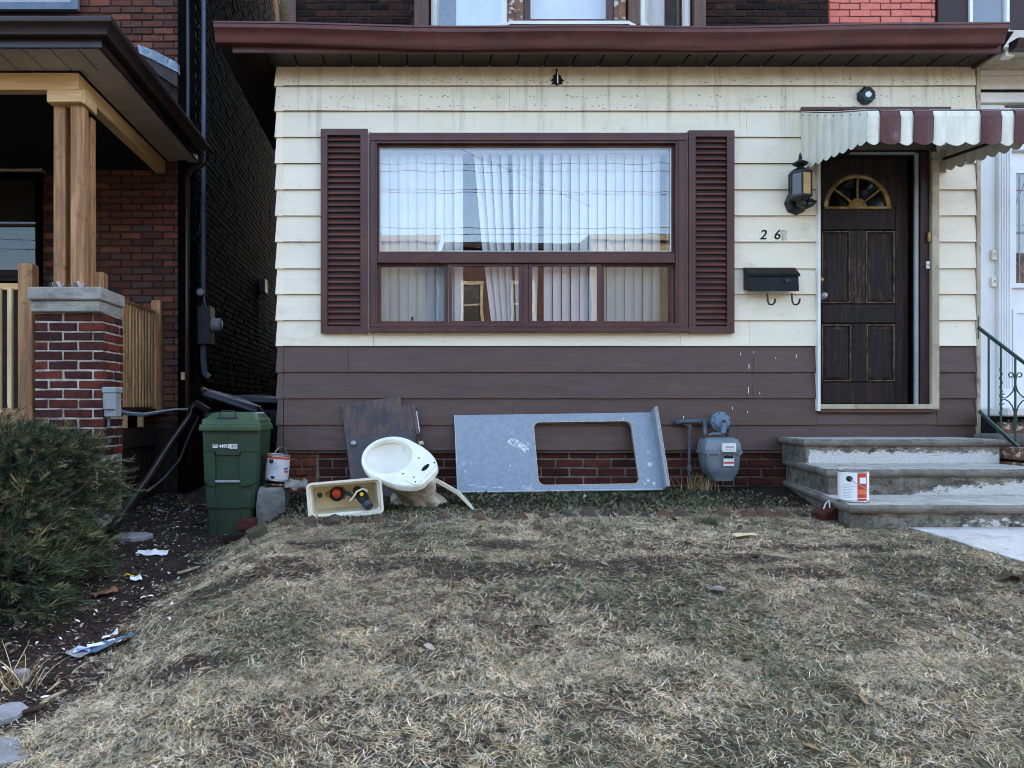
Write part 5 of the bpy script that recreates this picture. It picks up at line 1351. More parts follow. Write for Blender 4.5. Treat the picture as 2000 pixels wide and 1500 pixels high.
for i in range(8): fs += [(i*6, (i+1)*6, n6+(i+1)*6, n6+i*6), (i*6+5, n6+i*6+5, n6+(i+1)*6+5, (i+1)*6+5)]
for j in range(5): fs += [(j, n6+j, n6+j+1, j+1), (48+j, 49+j, n6+49+j, n6+48+j)]
single("rag", MB().add(vs+vs2, fs), M['rag'], "crumpled grey rag on the boards beside the grey paint can", "rag", smooth=True)

def paint_can(base, lab, lean, rot, labelm, handle_up, gray):
    t = thing("paint_can", lab, "paint can", base, "paint cans")
    R = Matrix.Translation(base) @ Matrix.Rotation(lean, 4, 'Y') @ Matrix.Rotation(rot, 4, 'Z')
    r = .083; h = .19
    bd = part("can", MB().lathe([(.078, .0), (.084, .001), (.085, .005), (.083, .008), (r, .012), (r, h-.008), (.086, h-.005), (.086, h), (.082, h+.001), (.078, h-.006), (.066, h-.008), (.062, h-.002), (0, h-.003)], n=36).tf(R), M['tin'], t, smooth=35)
    def wrap(a0, a1, z0, z1, m_, nm, off=.0012, n=16):
        # angle 0 faces the street
        rg = []
        for k in range(n+1):
            a = math.radians(-90)+a0+(a1-a0)*k/n
            rg.append([R @ Vector(((r+o)*math.cos(a), (r+o)*math.sin(a), z)) for o, z in ((.0002, z0), (off, z0), (off, z1), (.0002, z1))])
        return part(nm, MB().loft(rg), m_, bd, smooth=35)
    wrap(-math.pi, math.pi, .014, h-.011, labelm, "label", .0008, 40)
    if gray:
        wrap(-math.pi, math.pi, h-.03, h-.013, M['red'], "red_band", n=40)
        for k in range(7): wrap(-.75, -.1+.12*(k % 3), .135-k*.009, .137-k*.009, M['print'], "print_line", n=8)
        wrap(.55, 1.0, .088, .102, M['blueprint'], "logo_patch"); wrap(.62, 1.05, .066, .082, M['red'], "logo_patch")
        wrap(-.55, -.2, .018, .036, M['ink'], "code_panel", n=8)
        ear = -.62
    else:
        wrap(.28, 1.0, .03, h-.014, M['red'], "red_panel"); wrap(.42, .9, .115, .15, M['bluewhite'], "white_panel", .0018)
        wrap(.3, .98, .05, .08, mat("orange_print", srgb(232,120,80), rough=.5, bump=0), "orange_panel", .0018)
        wrap(-1.75, -1.3, .03, h-.014, M['red'], "red_panel"); wrap(.28, 1.0, .014, .026, M['red'], "red_panel")
        for k in range(9): wrap(-.65, -.05+.1*(k % 2), .105-k*.0095, .107-k*.0095, M['print'], "print_line", n=8)
        ear = -.22
    a = math.radians(-90)+ear
    E = Matrix.Translation(Vector((r*math.cos(a), r*math.sin(a), .142))) @ Vector((math.cos(a), math.sin(a), 0)).to_track_quat('Z', 'Y').to_matrix().to_4x4()
    part("ear", MB().lathe([(.017, -.002), (.017, .005), (.008, .007), (.004, .012), (0, .012)], n=16).tf(R @ E), M['blackpl'], bd, smooth=40)
    a2 = a+math.pi
    p1 = Vector((r*1.08*math.cos(a), r*1.08*math.sin(a), .142)); p2 = Vector((r*1.08*math.cos(a2), r*1.08*math.sin(a2), .142))
    pts = []
    side = Vector((-math.sin(a), math.cos(a), 0))
    for k in range(15):
        q = math.pi*k/14
        c_ = (p1+p2)/2; rad = (p1-p2)/2
        dirn = Vector((0, 0, .105)) + side*.02 if handle_up else side*.102+Vector((0, 0, -.07))
        pts.append(R @ (c_+rad*math.cos(q)+dirn*math.sin(q)))
    part("wire_handle", MB().tube(pts, .0022, 6), M['tin'], bd)
    return t
paint_can(Vector((PX(539, 5.55), -.43, zt_+.034)), "grey labelled paint can with red rim band tilted on the boards by the bin", .1, .17, M['canlabel'], True, True)
paint_can(Vector((PX(1666, 4.62), 4.62-D0, ZT[2]+.0005)), "white and red paint can standing on the lowest concrete step", 0, -.53, M['canwhite'], False, False)

# bricks of the bed edging, set on their corners
ebm = []
for k in range(5):
    mb = MB()
    L, W_, H_ = .10, .09, .10
    pr = [(-.075, -.05), (-.05, .0), (-.02, .035), (.0, .048), (.022, .033), (.052, .0), (.075, -.05)]
    rr_ = []
    for y, s_ in ((-.05, .86), (-.035, 1), (.035, 1), (.05, .86)):
        rr_.append([(a*s_+random.uniform(-.006, .006), y+random.uniform(-.004, .004), b*s_+random.uniform(-.005, .005)) for a, b in pr])
    me, _ = to_mesh("edging_brick", mb.loft(rr_), mat("edging_clay", srgb(110,70,62), None, ramp=[srgb(122,92,80), srgb(108,98,90), srgb(90,86,86), srgb(130,98,84), srgb(100,86,80)], bump=.6, bsc=50, rough=.95, spec=.1, dirt=srgb(60,54,48), dsc=22, damt=.7) if k == 0 else ebm[0].materials[0], origin=(0,0,0))
    ebm.append(me)
for i, (px, py) in enumerate(((560,1026), (610,1024), (652,1022), (694,1022), (740,1020), (788,1018), (866,1014), (936,1016), (981,1014), (1022,1015), (1067,1011), (1112,1009), (1150,1009), (1188,1008), (1222,1007), (1262,1010), (1298,1007), (1335,1008), (1379,1007), (1418,1006), (1461,1009), (1496,1008), (1533,1009), (1570,1009))):
    p = hit(px, py)
    o = shared("edging_brick", ebm[i % 5], None, p+Vector((0, .03, -.008)), rot=(random.uniform(-.2, .2), random.uniform(-.25, .25), random.uniform(-.3, .3)), scale=(random.uniform(.85, 1.15),)*3)
    nth = ("first", "second", "third", "fourth", "fifth", "sixth", "seventh", "eighth", "ninth", "tenth", "eleventh", "twelfth")
    lab = "%s weathered edging brick of the bed, counted from the concrete block" % nth[i] if i < 12 else "%s weathered edging brick of the bed, counted from the steps" % nth[23-i]
    tag(o, lab, "brick", "edging bricks along the bed")
def loose_brick(px, py, L, W_, H_, rot, m, lab, dy=0.0, dz=0.0):
    p = hit(px, py)
    mb = MB().box(-L/2, L/2, -W_/2, W_/2, -H_/2, H_/2, .006)
    mb.v = [v+Vector((random.uniform(-.003, .003), random.uniform(-.003, .003), random.uniform(-.003, .003))) for v in mb.v]
    mb.tf(Matrix.Translation(p+Vector((0, dy, H_*.4+dz))) @ Euler(rot).to_matrix().to_4x4())
    return single("loose_brick", mb, m, lab, "brick", "loose bricks")
loose_brick(1612, 1015, .13, .1, .08, (.1, -.35, .35), M['brickred'], "larger red brick with white cord at the step end of the edging row")
p = hit(1612, 1012)
single("cord", MB().tube([p+Vector((-.05, -.05, .03)), p+Vector((-.03, -.06, .10)), p+Vector((-.005, -.05, .115)), p+Vector((-.005, -.06, .07))], .004, 5), M['paper'], "scrap of white cord hanging on the larger red brick by the steps", "cord")
loose_brick(482, 1040, .13, .08, .07, (0, -.12, -.1), M['brickred'], "red brick leaning on the foot of the green bin", dy=-.0, dz=.03)
loose_brick(460, 1057, .15, .09, .05, (0, -.2, .15), M['brickdark'], "dark flat brick on the dirt in front of the green bin")
loose_brick(503, 1050, .12, .1, .07, (.1, -.4, .3), mat("mossy_stone", srgb(98,88,62), srgb(84,78,70), 12, rough=.95, bump=.5, dirt=srgb(64,60,44), dsc=20, damt=.6), "mossy stone below the concrete block")
# ================================================================== brick house with the new wooden porch, next door
DN = 7.6; YN = DN-D0; XN = PX(362, DN)
nb = thing("brick_house", "orange brick house with fresh wooden porch posts on a brick pier, at the left", "house", (-5, 3, ZC-.9))
nwall = part("front_wall", MB().box(-10, XN, YN+.03, YN+9, ZC-1.2, ZC+8), M['mortardark'], nb)
def seen_n(x, z):
    px = VX+x*F/DN; py = VY-(z-ZC)*F/DN
    if py < 120: return px > 150
    return py > 285 and py < 840 and (px > 172 or 78 < px < 110) and not (py > 560 and px < 225)
brick_rows(nwall, PX(70, DN), PX(347, DN), PZ(840, DN), PZ(-16, DN), YN+.018, .198, .0575, .0125, M['brickorange'], keep=seen_n)
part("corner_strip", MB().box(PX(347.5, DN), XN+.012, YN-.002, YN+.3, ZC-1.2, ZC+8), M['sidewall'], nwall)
# side wall down the alley: courses too far and too oblique to count
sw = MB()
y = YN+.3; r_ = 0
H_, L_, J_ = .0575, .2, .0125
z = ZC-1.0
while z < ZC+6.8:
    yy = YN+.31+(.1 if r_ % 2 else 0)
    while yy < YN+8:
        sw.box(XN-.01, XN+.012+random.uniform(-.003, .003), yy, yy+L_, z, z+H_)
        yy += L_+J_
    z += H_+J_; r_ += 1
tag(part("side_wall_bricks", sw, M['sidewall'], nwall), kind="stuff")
single("alley_fence", MB().box(-2.2, -1.0, 9.0, 9.05, ZC-1, ZC+1.6), M['skirtwood'], "dark fence closing the far end of the alley", "fence")
framed(nwall, PX(-60, DN), PX(157, DN), PZ(24, DN), PZ(-190, DN), YN-.01, .07, M['pipe'], M['glass'], depth=.05)
w_ = framed(nwall, PX(-70, DN), PX(84, DN), PZ(560, DN), PZ(340, DN), YN-.005, .05, M['sidewall'], M['darkglass'], depth=.05, backm=M['voidroom'])
part("meeting_rail", MB().box(PX(-66, DN), PX(78, DN), YN-.05, YN-.015, PZ(444, DN), PZ(439, DN)), M['skirtwood'], w_)
part("lintel", MB().box(PX(-70, DN), PX(88, DN), YN-.06, YN+.017, PZ(338, DN), PZ(324, DN)), M['capstone'], nwall)
# porch roof
YF_, XG = -.79, -2.08
ZS = ZC+2.44
proof = part("porch_roof", MB().loft([[(-9.5, YF_+.02, ZS+.15), (-9.5, YN, ZC+3.1), (-9.5, YN, ZS+.02), (-9.5, YF_+.02, ZS+.02)], [(XG-.02, YF_+.02, ZS+.15), (XG-.6, YN, ZC+3.1), (XG-.02, YN, ZS+.02), (XG-.02, YF_+.02, ZS+.02)]]), M['roof'], nb)
gpath = [(Vector((-9.5, YF_, ZS)), Vector((0, -1, 0))), (Vector((XG, YF_, ZS)), Vector((1, -1, 0))), (Vector((XG, YN-.005, ZS)), Vector((1, 0, 0)))]
part("fascia_board", MB().sweep([(-.02, .0), (0, .0), (0, .15), (-.02, .15)], gpath), M['darkgutter'], proof)
part("gutter", MB().sweep([(.001, .055), (.055, .055), (.062, .063), (.066, .085), (.088, .112), (.104, .126), (.11, .15), (.11, .158), (.1, .158), (.096, .134), (.06, .1), (.052, .066), (.001, .066)], gpath), M['darkgutter'], proof, smooth=30)
part("shingle_edge", MB().sweep([(.0, .165), (.07, .155), (.075, .165), (-.2, .27), (-.2, .25)], gpath), M['roof'], proof)
x = -7.0
while x < XG-.05:
    part("soffit_panel", MB().box(x+.006, min(x+.19, XG-.022)-.006, YF_+.002, -.43, ZS, ZS+.012), M['neighsoffit'], proof); x += .19
y = -.42
while y < YN-.1:
    part("soffit_panel", MB().box(-2.385, XG-.021, y+.005, y+.185, ZS, ZS+.012), M['neighsoffit'], proof); y += .19
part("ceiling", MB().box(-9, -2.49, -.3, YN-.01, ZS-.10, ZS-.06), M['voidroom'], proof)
beam = part("beam", MB().box(-9, -2.392, -.425, -.33, ZC+2.305, ZS-.012, .004), M['newwood'], nb)
part("beam", MB().box(-2.485, -2.394, -.329, YN-.02, ZC+2.305, ZS-.012, .004), M['newwoody'], nb)
part("frieze", MB().box(-9, -2.38, -.43, -.3, ZS-.011, ZS-.001), M['mortarblack'], nb)
part("packing_block", MB().box(PX(95, 5.6), PX(163, 5.6), -.43, -.30, ZC+2.215, ZC+2.303, .003), M['newwood'], nb)
part("packing_block", MB().box(PX(163.3, 5.6), PX(163.3, 5.6)+.016, -.425, -.2, ZC+2.205, ZC+2.303, .003), M['newwoody'], nb)
zcap = PZ(562, 5.55)
for x0, x1, d, dp in ((104, 127, 5.64, .085), (137, 163.5, 5.62, .09), (167.5, 177, 5.86, .085)):
    xa = PX(x0, d); xb = PX(x1, d) if x1 != 177 else PX(x0, d)+.045
    ob = part("post", MB().box(xa, xb, d-D0, d-D0+dp, zcap, ZC+2.214, .006), M['postwood'], nb)
fm = M['film']
for x0, x1, yy in ((99, 131, 5.6), (136, 172, 5.58)):
    mb = MB(); rg = []
    for k in range(9):
        t = k/8; px = x0+(x1-x0)*t
        rg.append([(PX(px, yy), yy-D0-.02+.012*math.sin(k*2.1), zcap+.001), (PX(px+2*math.sin(k*3), yy), yy-D0-.03+.015*math.sin(k*1.3), zcap+.042+.01*math.sin(k*1.7)), (PX(px+2*math.sin(k*3), yy), yy-D0-.029+.015*math.sin(k*1.3), zcap+.042+.01*math.sin(k*1.7)), (PX(px, yy), yy-D0-.019+.012*math.sin(k*2.1), zcap+.001)])
    part("plastic_wrap", mb.loft(rg), fm, nb)
# brick pier with concrete cap
D1 = 5.58; Y1_ = D1-D0
px0, px1 = PX(66, D1), PX(202, D1)
zc1 = PZ(609, 5.55)
part("cap", MB().box(PX(52, 5.5), PX(196.5, 5.5), 5.5-D0, 5.98-D0, PZ(585, 5.5), zcap, .008), M['capstone'], nb)
part("cap_moulding", MB().box(PX(58, 5.52), PX(194, 5.53), 5.53-D0, 5.96-D0, zc1, PZ(585, 5.5)-.0005, .006), M['capstone'], nb)
pier = part("pier", MB().box(px0+.008, px1-.008, Y1_+.008, -.04, ZC-1.25, zc1-.0005), M['mortarwhite'], nb)
brick_rows(pier, px0, px1, ZC-.35, zc1-.006, Y1_, .205, .0575, .0125, M['brickpier'], depth=.06, wob=.004)
brick_rows(pier, Y1_+.005, -.035, ZC-.35, zc1-.006, px1, .205, .0575, .0125, M['brickpier'], depth=.06, alongy=True, wob=.004)
# railings
def rpost(px, d, w, zt_, zb=-.06):
    xc = PX(px, d)
    part("rail_post", MB().loft([[(xc+u*s_, d-D0+.045+v*s_, z) for u, v in rrect(w, w, .006, 1)] for z, s_ in ((ZC+zb, 1), (zt_-.015, 1), (zt_, .8))]), M['postwood'], nb)
rpost(50, 5.86, .112, PZ(514, 5.86), -.2); rpost(191, 6.05, .09, PZ(531, 6.05)); rpost(304, 7.35, .09, PZ(586, 7.35))
xr0, xr1 = -6.0, PX(36, 5.9)
part("top_rail", MB().box(xr0, xr1, -.1, -.02, PZ(566, 5.9), PZ(553, 5.9), .004), M['newwood'], nb)
part("bottom_rail", MB().box(xr0, xr1, -.1, -.02, PZ(806, 5.9), PZ(797, 5.9), .004), M['slatwood'], nb)
for k in range(8):
    px = 20-k*22
    part("baluster", MB().box(PX(px-4.5, 5.88), PX(px+4.5, 5.88), -.135, -.102, PZ(801, 5.88), PZ(562, 5.88), .003), M['palewood'], nb)
XRL = -2.47
part("top_rail", MB().box(XRL-.05, XRL+.05, .08, 1.36, ZC+.895, ZC+.925, .004), M['slatwood'], nb)
part("bottom_rail", MB().box(XRL-.03, XRL+.03, .08, 1.36, ZC+.0, ZC+.03, .004), M['skirtwood'], nb)
k = 0; y = .30
while y < 1.34:
    part("baluster", MB().box(XRL+.031, XRL+.047, y, y+.048, ZC+.0, ZC+.895, .003), M['slatwood'] if k != 1 else M['palewood'], nb); y += .082; k += 1
part("porch_floor", MB().box(-9, XRL+.06, -.12, YN, ZC-.06, ZC-.015), M['skirtwood'], nb)
part("rim_board", MB().box(-9, PX(66, 5.85)-.01, -.145, -.121, ZC-.24, ZC-.02, .003), M['slatwood'], nb)
for k in range(10):
    ya = .0+k*.142
    part("skirting_board", MB().box(XRL+.0, XRL+.022, ya+.002, ya+.14, ZC-1.0, ZC-.19, .002), M['skirtwood'], nb)
part("skirting_rail", MB().box(XRL+.023, XRL+.045, 0, 1.42, ZC-.36, ZC-.25, .002), M['skirtwood'], nb)
for ya in (.25, .55, .95): part("joist_end", MB().box(XRL+.02, XRL+.06, ya, ya+.05, ZC-.18, ZC-.061), M['newwood'], nb)
for k in range(8): part("base_board", MB().box(-6, PX(66, 5.9), -.1, -.08, ZC-.245-.1*(k+1)+.005, ZC-.245-.1*k, .002), M['slatwood'], nb)
# flashing and pipes on the corner
fl_ = [U(268, 86, 7.5), U(300, 98, 7.5), U(346, 122, 7.5), U(347, 141, 7.5), U(300, 117, 7.5), U(272, 104, 7.5)]
part("roof_flashing", MB().loft([fl_, [p+Vector((0, .08, 0)) for p in fl_]]), M['blueflash'], nb)
fl_ = [U(276, 106, 7.53), U(300, 118, 7.53), U(346, 142, 7.53), U(346, 170, 7.53), U(310, 146, 7.53)]
part("roof_fascia", MB().loft([fl_, [p+Vector((0, .07, 0)) for p in fl_]]), M['framewood'], nb)
part("downpipe", MB().tube([U(365, -80, 7.62), U(366, 150, 7.62), U(366, 232, 7.62)], .022, 8), M['meterbox'], nb)
part("downpipe", MB().tube([U(400, 302, 7.5), U(398, 318, 7.5), U(386, 328, 7.52), U(372, 332, 7.56), U(366, 345, 7.6), U(366, 800, 7.6)], [.03, .03, .03, .026, .022, .022], 8), M['darkgutter'], nb)
part("tag_plate", MB().box(PX(354, 7.58), PX(361, 7.58), YN-.03, YN-.004, PZ(742, 7.58), PZ(727, 7.58)), M['newwood'], nb)
# electric meter and its conduit on the alley wall
em = thing("electric_meter", "slate grey electric meter box with round glass meter on the alley wall", "electric meter", U(401, 672, 8.0))
ex = XN+.013
bx = part("box", MB().box(ex, ex+.135, 1.98, 2.18, PZ(672, 8), PZ(598, 8), .006), M['meterbox'], em)
part("meter", MB().lathe([(.08, 0), (.08, .02), (.07, .03), (.068, .085), (.05, .1), (0, .104)], (ex+.135, 2.07, PZ(633, 8)), 20, M=Matrix.Rotation(math.radians(90), 3, 'Y')), M['greybox'], em, smooth=40)
part("outlet_pipe", MB().tube([U(397, 672, 8.1), U(397, 705, 8.1), U(400, 730, 8.1), U(410, 738, 8.1)], .034, 10), M['pipe'], em)
cd = thing("conduit_pipe", "tall grey blue conduit running up the dark alley wall to the meter box", "conduit", U(397, 598, 8.1))
part("pipe", MB().tube([U(397, 598, 8.1), U(397, -120, 8.1)], .0255, 12), M['pipe'], cd, smooth=60)
for py in (418, 154, 410, 520): part("clip", MB().lathe([(.031, 0), (.031, .02), (0, .02)], U(397, py, 8.1), 12), M['pipe'], cd)
part("coupling", MB().lathe([(.031, 0), (.031, .1), (0, .1)], U(397, 436, 8.1), 12), M['pipe'], cd)
fl_ = thing("flood_lamp", "small black flood lamp on the conduit above the meter box", "lamp", U(392, 590, 8.0))
part("head", MB().lathe([(.0, -.05), (.03, -.05), (.05, 0), (.052, .02), (.046, .022)], U(391, 571, 7.95), 16, M=Matrix.Rotation(math.radians(75), 3, 'X')), M['blackpl'], fl_, smooth=40)
part("lens", MB().lathe([(.042, 0), (.03, .006), (0, .008)], U(391, 570, 7.93), 16, M=Matrix.Rotation(math.radians(75), 3, 'X')), M['greybox'], fl_)
part("bracket", MB().tube([U(392, 575, 8.0), U(396, 586, 8.03), U(400, 598, 8.0)], .012, 6), M['blackpl'], fl_)
cb_ = thing("cable_box", "small grey junction box high on the alley wall", "junction box", U(505, 568, 11.2))
part("box", MB().box(XN+.013, XN+.1, 5.3, 5.5, PZ(568, 11.2), PZ(542, 11.2)), M['meterbox'], cb_)
part("pipe", MB().tube([(XN+.05, 5.4, PZ(568, 11.2)), (XN+.05, 5.4, PZ(650, 11.2))], .02, 8), M['pipe'], cb_)
# utility box on the pier and its cable run
ub = thing("utility_box", "light grey plastic utility box on the corner of the brick pier", "utility box", U(216, 815, 5.6))
xu = px1+.002
part("base", MB().box(xu, xu+.085, Y1_+.0, Y1_+.12, PZ(815, 5.6), PZ(757, 5.6), .008), M['greybox'], ub)
part("cover", MB().box(xu+.0005, xu+.093, Y1_-.022, Y1_-.0005, PZ(800, 5.6), PZ(768, 5.6), .006), M['greybox'], ub)
part("hood", MB().box(xu-.004, xu+.095, Y1_-.026, Y1_+.122, PZ(768, 5.6)+.001, PZ(757, 5.6)+.004, .006), M['greybox'], ub)
part("nipple", MB().tube([U(212, 815, 5.62), U(212, 835, 5.62)], .012, 8), M['pipe'], ub)
cr = single("cable_conduit", MB().tube([U(229, 803, 5.68), U(252, 808, 5.9), U(280, 810, 6.1), U(312, 805, 6.5), U(340, 801, 7.0), U(368, 801, 7.45)], .0165, 10), M['pipe'], "grey flexible conduit running along the porch skirting from the utility box", "conduit", smooth=60)
# loose black pipes propped in the alley
a_ = hit(212, 1050)
dpipe = thing("drain_pipe", "thick black drain pipe sloping from the alley wall down to the bush", "pipe", a_)
part("pipe", MB().tube([U(384, 787, 6.9), U(374, 800, 6.9), U(371, 815, 6.8), U(330, 872, 6.3), U(290, 935, 5.85), U(258, 980, 5.5), U(222, 1030, 5.2), a_+Vector((-.02, 0, .03))], [.03, .034, .036, .036, .036, .038, .04, .045], 10), M['blackpl'], dpipe, smooth=60)
part("elbow", MB().tube([U(412, 806, 6.6), U(396, 796, 6.75), U(384, 788, 6.9), U(376, 796, 6.9)], .03, 10), M['blackpl'], dpipe, smooth=60)
single("garden_hose", MB().tube([U(388, 815, 6.7), U(370, 850, 6.5), U(350, 900, 6.1), U(325, 930, 5.9), U(285, 962, 5.6), hit(262, 985)+Vector((0,0,.02))], .011, 8), M['blackpl'], "thin black hose sagging beside the thick drain pipe", "hose", smooth=60)
# air conditioner behind the bush
ac = thing("air_conditioner", "grey air conditioner unit half hidden behind the juniper at the left edge", "air conditioner", U(0, 900, 5.4))
xa, xb = PX(-90, 5.45), PX(37, 5.45)
part("case", MB().box(xa, xb, -.55, -.18, ZC-.6, PZ(848, 5.45), .012), M['meterbox'], ac)
part("top_grille", MB().box(xa+.02, xb-.02, -.53, -.2, PZ(848, 5.45)+.0005, PZ(844, 5.45), .008), M['greybox'], ac)
for k in range(6): part("louvre", MB().box(xa+.03, xb-.035, -.562, -.551, PZ(868+k*5, 5.45), PZ(866+k*5, 5.45)), M['greybox'], ac)

# ================================================================== white house at the right edge
rh = thing("white_house", "white panelled house front with glazed door cut off at the right edge", "house", (6, 1, ZC-.6))
YR = .10; DR = YR+D0
XW = XR+.03
part("body", MB().box(XW, 17, YR+.25, 2.01, ZC-1.2, ZC+3.0), M['whitedoor'], rh)
part("upper_body", MB().box(XW, 17, 2.02, 10, ZC-1.2, ZC+7.6), M['darkpost'], rh)
part("roof", MB().loft([[(XW, 1.7, ZC+7.6), (XW, 6, ZC+9.6), (XW, 10.2, ZC+7.6)], [(17, 1.7, ZC+7.6), (17, 6, ZC+9.6), (17, 10.2, ZC+7.6)]]), M['roof'], rh)
part("wall_panel", MB().box(XW, PX(1962, DR), YR, YR+.2, ZC-.05, PZ(205, DR)), M['whitedoor'], rh)
part("upper_panel", MB().box(XW, 9, YR-.01, YR+.2, PZ(204.5, DR), PZ(60, DR)), mat("grey_weathered_panel", srgb(206,203,196), srgb(184,180,170), 3, (1,1,5), rough=.8, bump=.2, dirt=srgb(120,110,96), dsc=6, damt=.6, dlo=.55), rh)
part("header_board", MB().box(XW-.004, 9, YR-.035, YR-.011, PZ(203, DR), PZ(184, DR), .004), M['white'], rh)
part("header_slot", MB().box(XW, 9, YR-.022, YR-.0115, PZ(181, DR), PZ(177, DR)), M['mortarblack'], rh)
for k in range(3): part("lap_board", MB().loft([[(x, YR-.0105, PZ(95+28*k, DR)), (x, YR-.016, PZ(95+28*k, DR)), (x, YR-.03, PZ(121+28*k, DR)), (x, YR-.0105, PZ(121+28*k, DR))] for x in (XW, 9)]), M['offtrim'] if k == 0 else M['white'], rh)
cas = part("door_casing", MB().box(PX(1944, DR), PX(1969, DR), YR-.04, YR-.0005, ZC-.04, PZ(214, DR), .004), M['whitedoor'], rh)
for k in range(4): part("flute", MB().box(PX(1948+k*5, DR), PX(1950.4+k*5, DR), YR-.048, YR-.0405, ZC+.15, PZ(225, DR), .002), M['whitedoor'], cas)
part("plinth_block", MB().box(PX(1943, DR), PX(1970, DR), YR-.055, YR-.041, ZC-.04, ZC+.14, .004), M['whitedoor'], cas)
rd = part("door", MB().box(PX(1971, DR), PX(2185, DR), YR+.02, YR+.07, ZC-.03, PZ(296, DR)), M['whitedoor'], rh)
part("head_casing", MB().box(PX(1969.5, DR), PX(2200, DR), YR-.03, YR+.07, PZ(295, DR), PZ(214, DR), .004), M['whitedoor'], rh)
gx0, gx1, gz0, gz1 = PX(1974, DR), PX(2180, DR), PZ(562, DR), PZ(330, DR)
part("glazing_frame", MB().holed([(gx0, gz0), (gx1, gz0), (gx1, gz1), (gx0, gz1)], [(gx0+.035, gz0+.035), (gx1-.035, gz0+.035), (gx1-.035, gz1-.035), (gx0+.035, gz1-.035)], YR-.01, YR+.019, lambda u, v, h: (u, h, v)), M['whitedoor'], rd)
part("pane", MB().box(gx0+.035, gx1-.035, YR+.004, YR+.008, gz0+.035, gz1-.035), M['glass'], rd)
part("pane_back", MB().box(gx0+.03, gx1-.03, YR+.0135, YR+.0185, gz0+.03, gz1-.03), M['room'], rd)
for a, b in (((1984, 455), (2010, 455)), ((1984, 400), (2010, 340)), ((1984, 510), (2010, 548)), ((1992, 340), (1992, 552))):
    part("leading", MB().tube([(PX(a[0], DR), YR+.002, PZ(a[1], DR)), (PX(b[0], DR), YR+.002, PZ(b[1], DR))], .003, 5), M['tin'], rd)
x0_, x1_ = PX(1980, DR), PX(2100, DR)
part("moulded_panel", MB().holed([(x0_, PZ(775, DR)), (x1_, PZ(775, DR)), (x1_, PZ(604, DR)), (x0_, PZ(604, DR))], [(x0_+.03, PZ(768, DR)), (x1_-.03, PZ(768, DR)), (x1_-.03, PZ(611, DR)), (x0_+.03, PZ(611, DR))], YR+.006, YR+.019, lambda u, v, h: (u, h, v)), M['whitedoor'], rd)
part("eaves_gutter", MB().loft([[(x, -.28-.1*s_, PZ(100-14*t_, 5.7)) for s_, t_ in ((0, 0), (.7, 0), (1, 1.2), (.8, 1.3), (0, 1.3))] for x in (PX(1974, 5.7), 9)]), M['darkgutter'], rh)
part("eaves_soffit", MB().box(FX1+.03, 9, -.27, YR-.02, PZ(98, 5.73), PZ(92, 5.73)), M['offtrim'], rh)
part("eaves_bracket", MB().box(PX(1962, 5.75), PX(1978, 5.75), -.27, -.2, PZ(112, 5.75), PZ(100, 5.75), .004), M['white'], rh)
for py, lab in ((498, "upper of two small white bell boxes on the white door surround"), (550, "lower of two small white bell boxes on the white door surround")):
    o = thing("bell_box", lab, "bell box", (PX(1938, DR), YR-.01, PZ(py+11, DR)))
    part("case", MB().box(PX(1933, DR), PX(1943.5, DR), YR-.024, YR-.0005, PZ(py+11, DR), PZ(py-9, DR), .004), M['awnwhite'], o)
    part("button", MB().lathe([(.008, 0), (.007, .004), (0, .005)], (PX(1938.5, DR), YR-.0241, PZ(py, DR)), 10, M=RX), M['offtrim'], o)
# its landing and steps
rs = thing("landing_steps", "white painted landing with flaking stone steps behind the green railing", "steps", (PX(2000, 5.9), -.2, ZC-.62))
part("landing", MB().box(XW, 8, -.30, YR+.06, PZ(813, 5.8), PZ(796, 5.8), .012), M['white'], rs)
part("stone", MB().box(XW+.01, 8, -.22, YR, PZ(850, 5.8), PZ(825, 5.8), .01), M['peel'], rs)
part("recess", MB().box(XW, 8, -.16, YR+.05, ZC-.7, PZ(813, 5.8)-.001), M['mortarblack'], rs)
for k, (d, y0) in enumerate(((5.62, 838), (5.3, 868), (5.0, 905))):
    part("step", MB().box(PX(1950, 5.6), 8, d-D0, -.15, PZ(y0+34, d), PZ(y0+26, d)+.06, .012), M['peel'] if k else M['block'], rs)
# wrought iron railing
ir = thing("iron_railing", "green wrought iron stair railing with scrolls at the right edge", "railing", U(1955, 850, 5.55))
DI = 5.55
def ip(px, py): return U(px, py, DI)
part("handrail", MB().tube([ip(1911, 640), ip(2000, 708), ip(2120, 800)], .0135, 8), M['iron'], ir)
part("bottom_rail", MB().tube([ip(1913, 803), ip(1930, 820), ip(2000, 884), ip(2120, 990)], .0135, 8), M['iron'], ir)
part("fixing_pin", MB().tube([ip(1911, 618), ip(1911, 662)], .005, 6), M['iron'], ir)
def yl(px): return 640+(px-1911)*.764
def yb_(px): return 820+(px-1930)*.915
for px in (1931, 1955, 1983, 2010, 2036, 2062):
    part("baluster", MB().tube([ip(px, yl(px)), ip(px, yb_(px))], .0075, 6), M['iron'], ir)
tw = []
for k in range(40):
    py = 715+(k/39)*95
    tw.append(ip(1955+1.6*math.cos(k*.9), py)+Vector((0, .006*math.sin(k*.9), 0)))
part("twist", MB().tube(tw, .0055, 5), M['iron'], ir)
def scroll(pts, sx): return [ip(1983+sx*(a-1983), b) for a, b in pts]
S1 = [(1977, 735), (1974, 737), (1971, 735), (1970, 731), (1973, 728), (1977, 728), (1980, 733), (1982, 742), (1982, 752), (1979, 763), (1973, 771), (1965, 777), (1959, 777), (1956, 773), (1958, 769), (1962, 770)]
S2 = [(1961, 788), (1957, 790), (1955, 786), (1957, 781), (1963, 780), (1970, 784), (1977, 793), (1981, 805), (1981, 817), (1977, 827), (1972, 829), (1968, 826), (1969, 821), (1973, 821)]
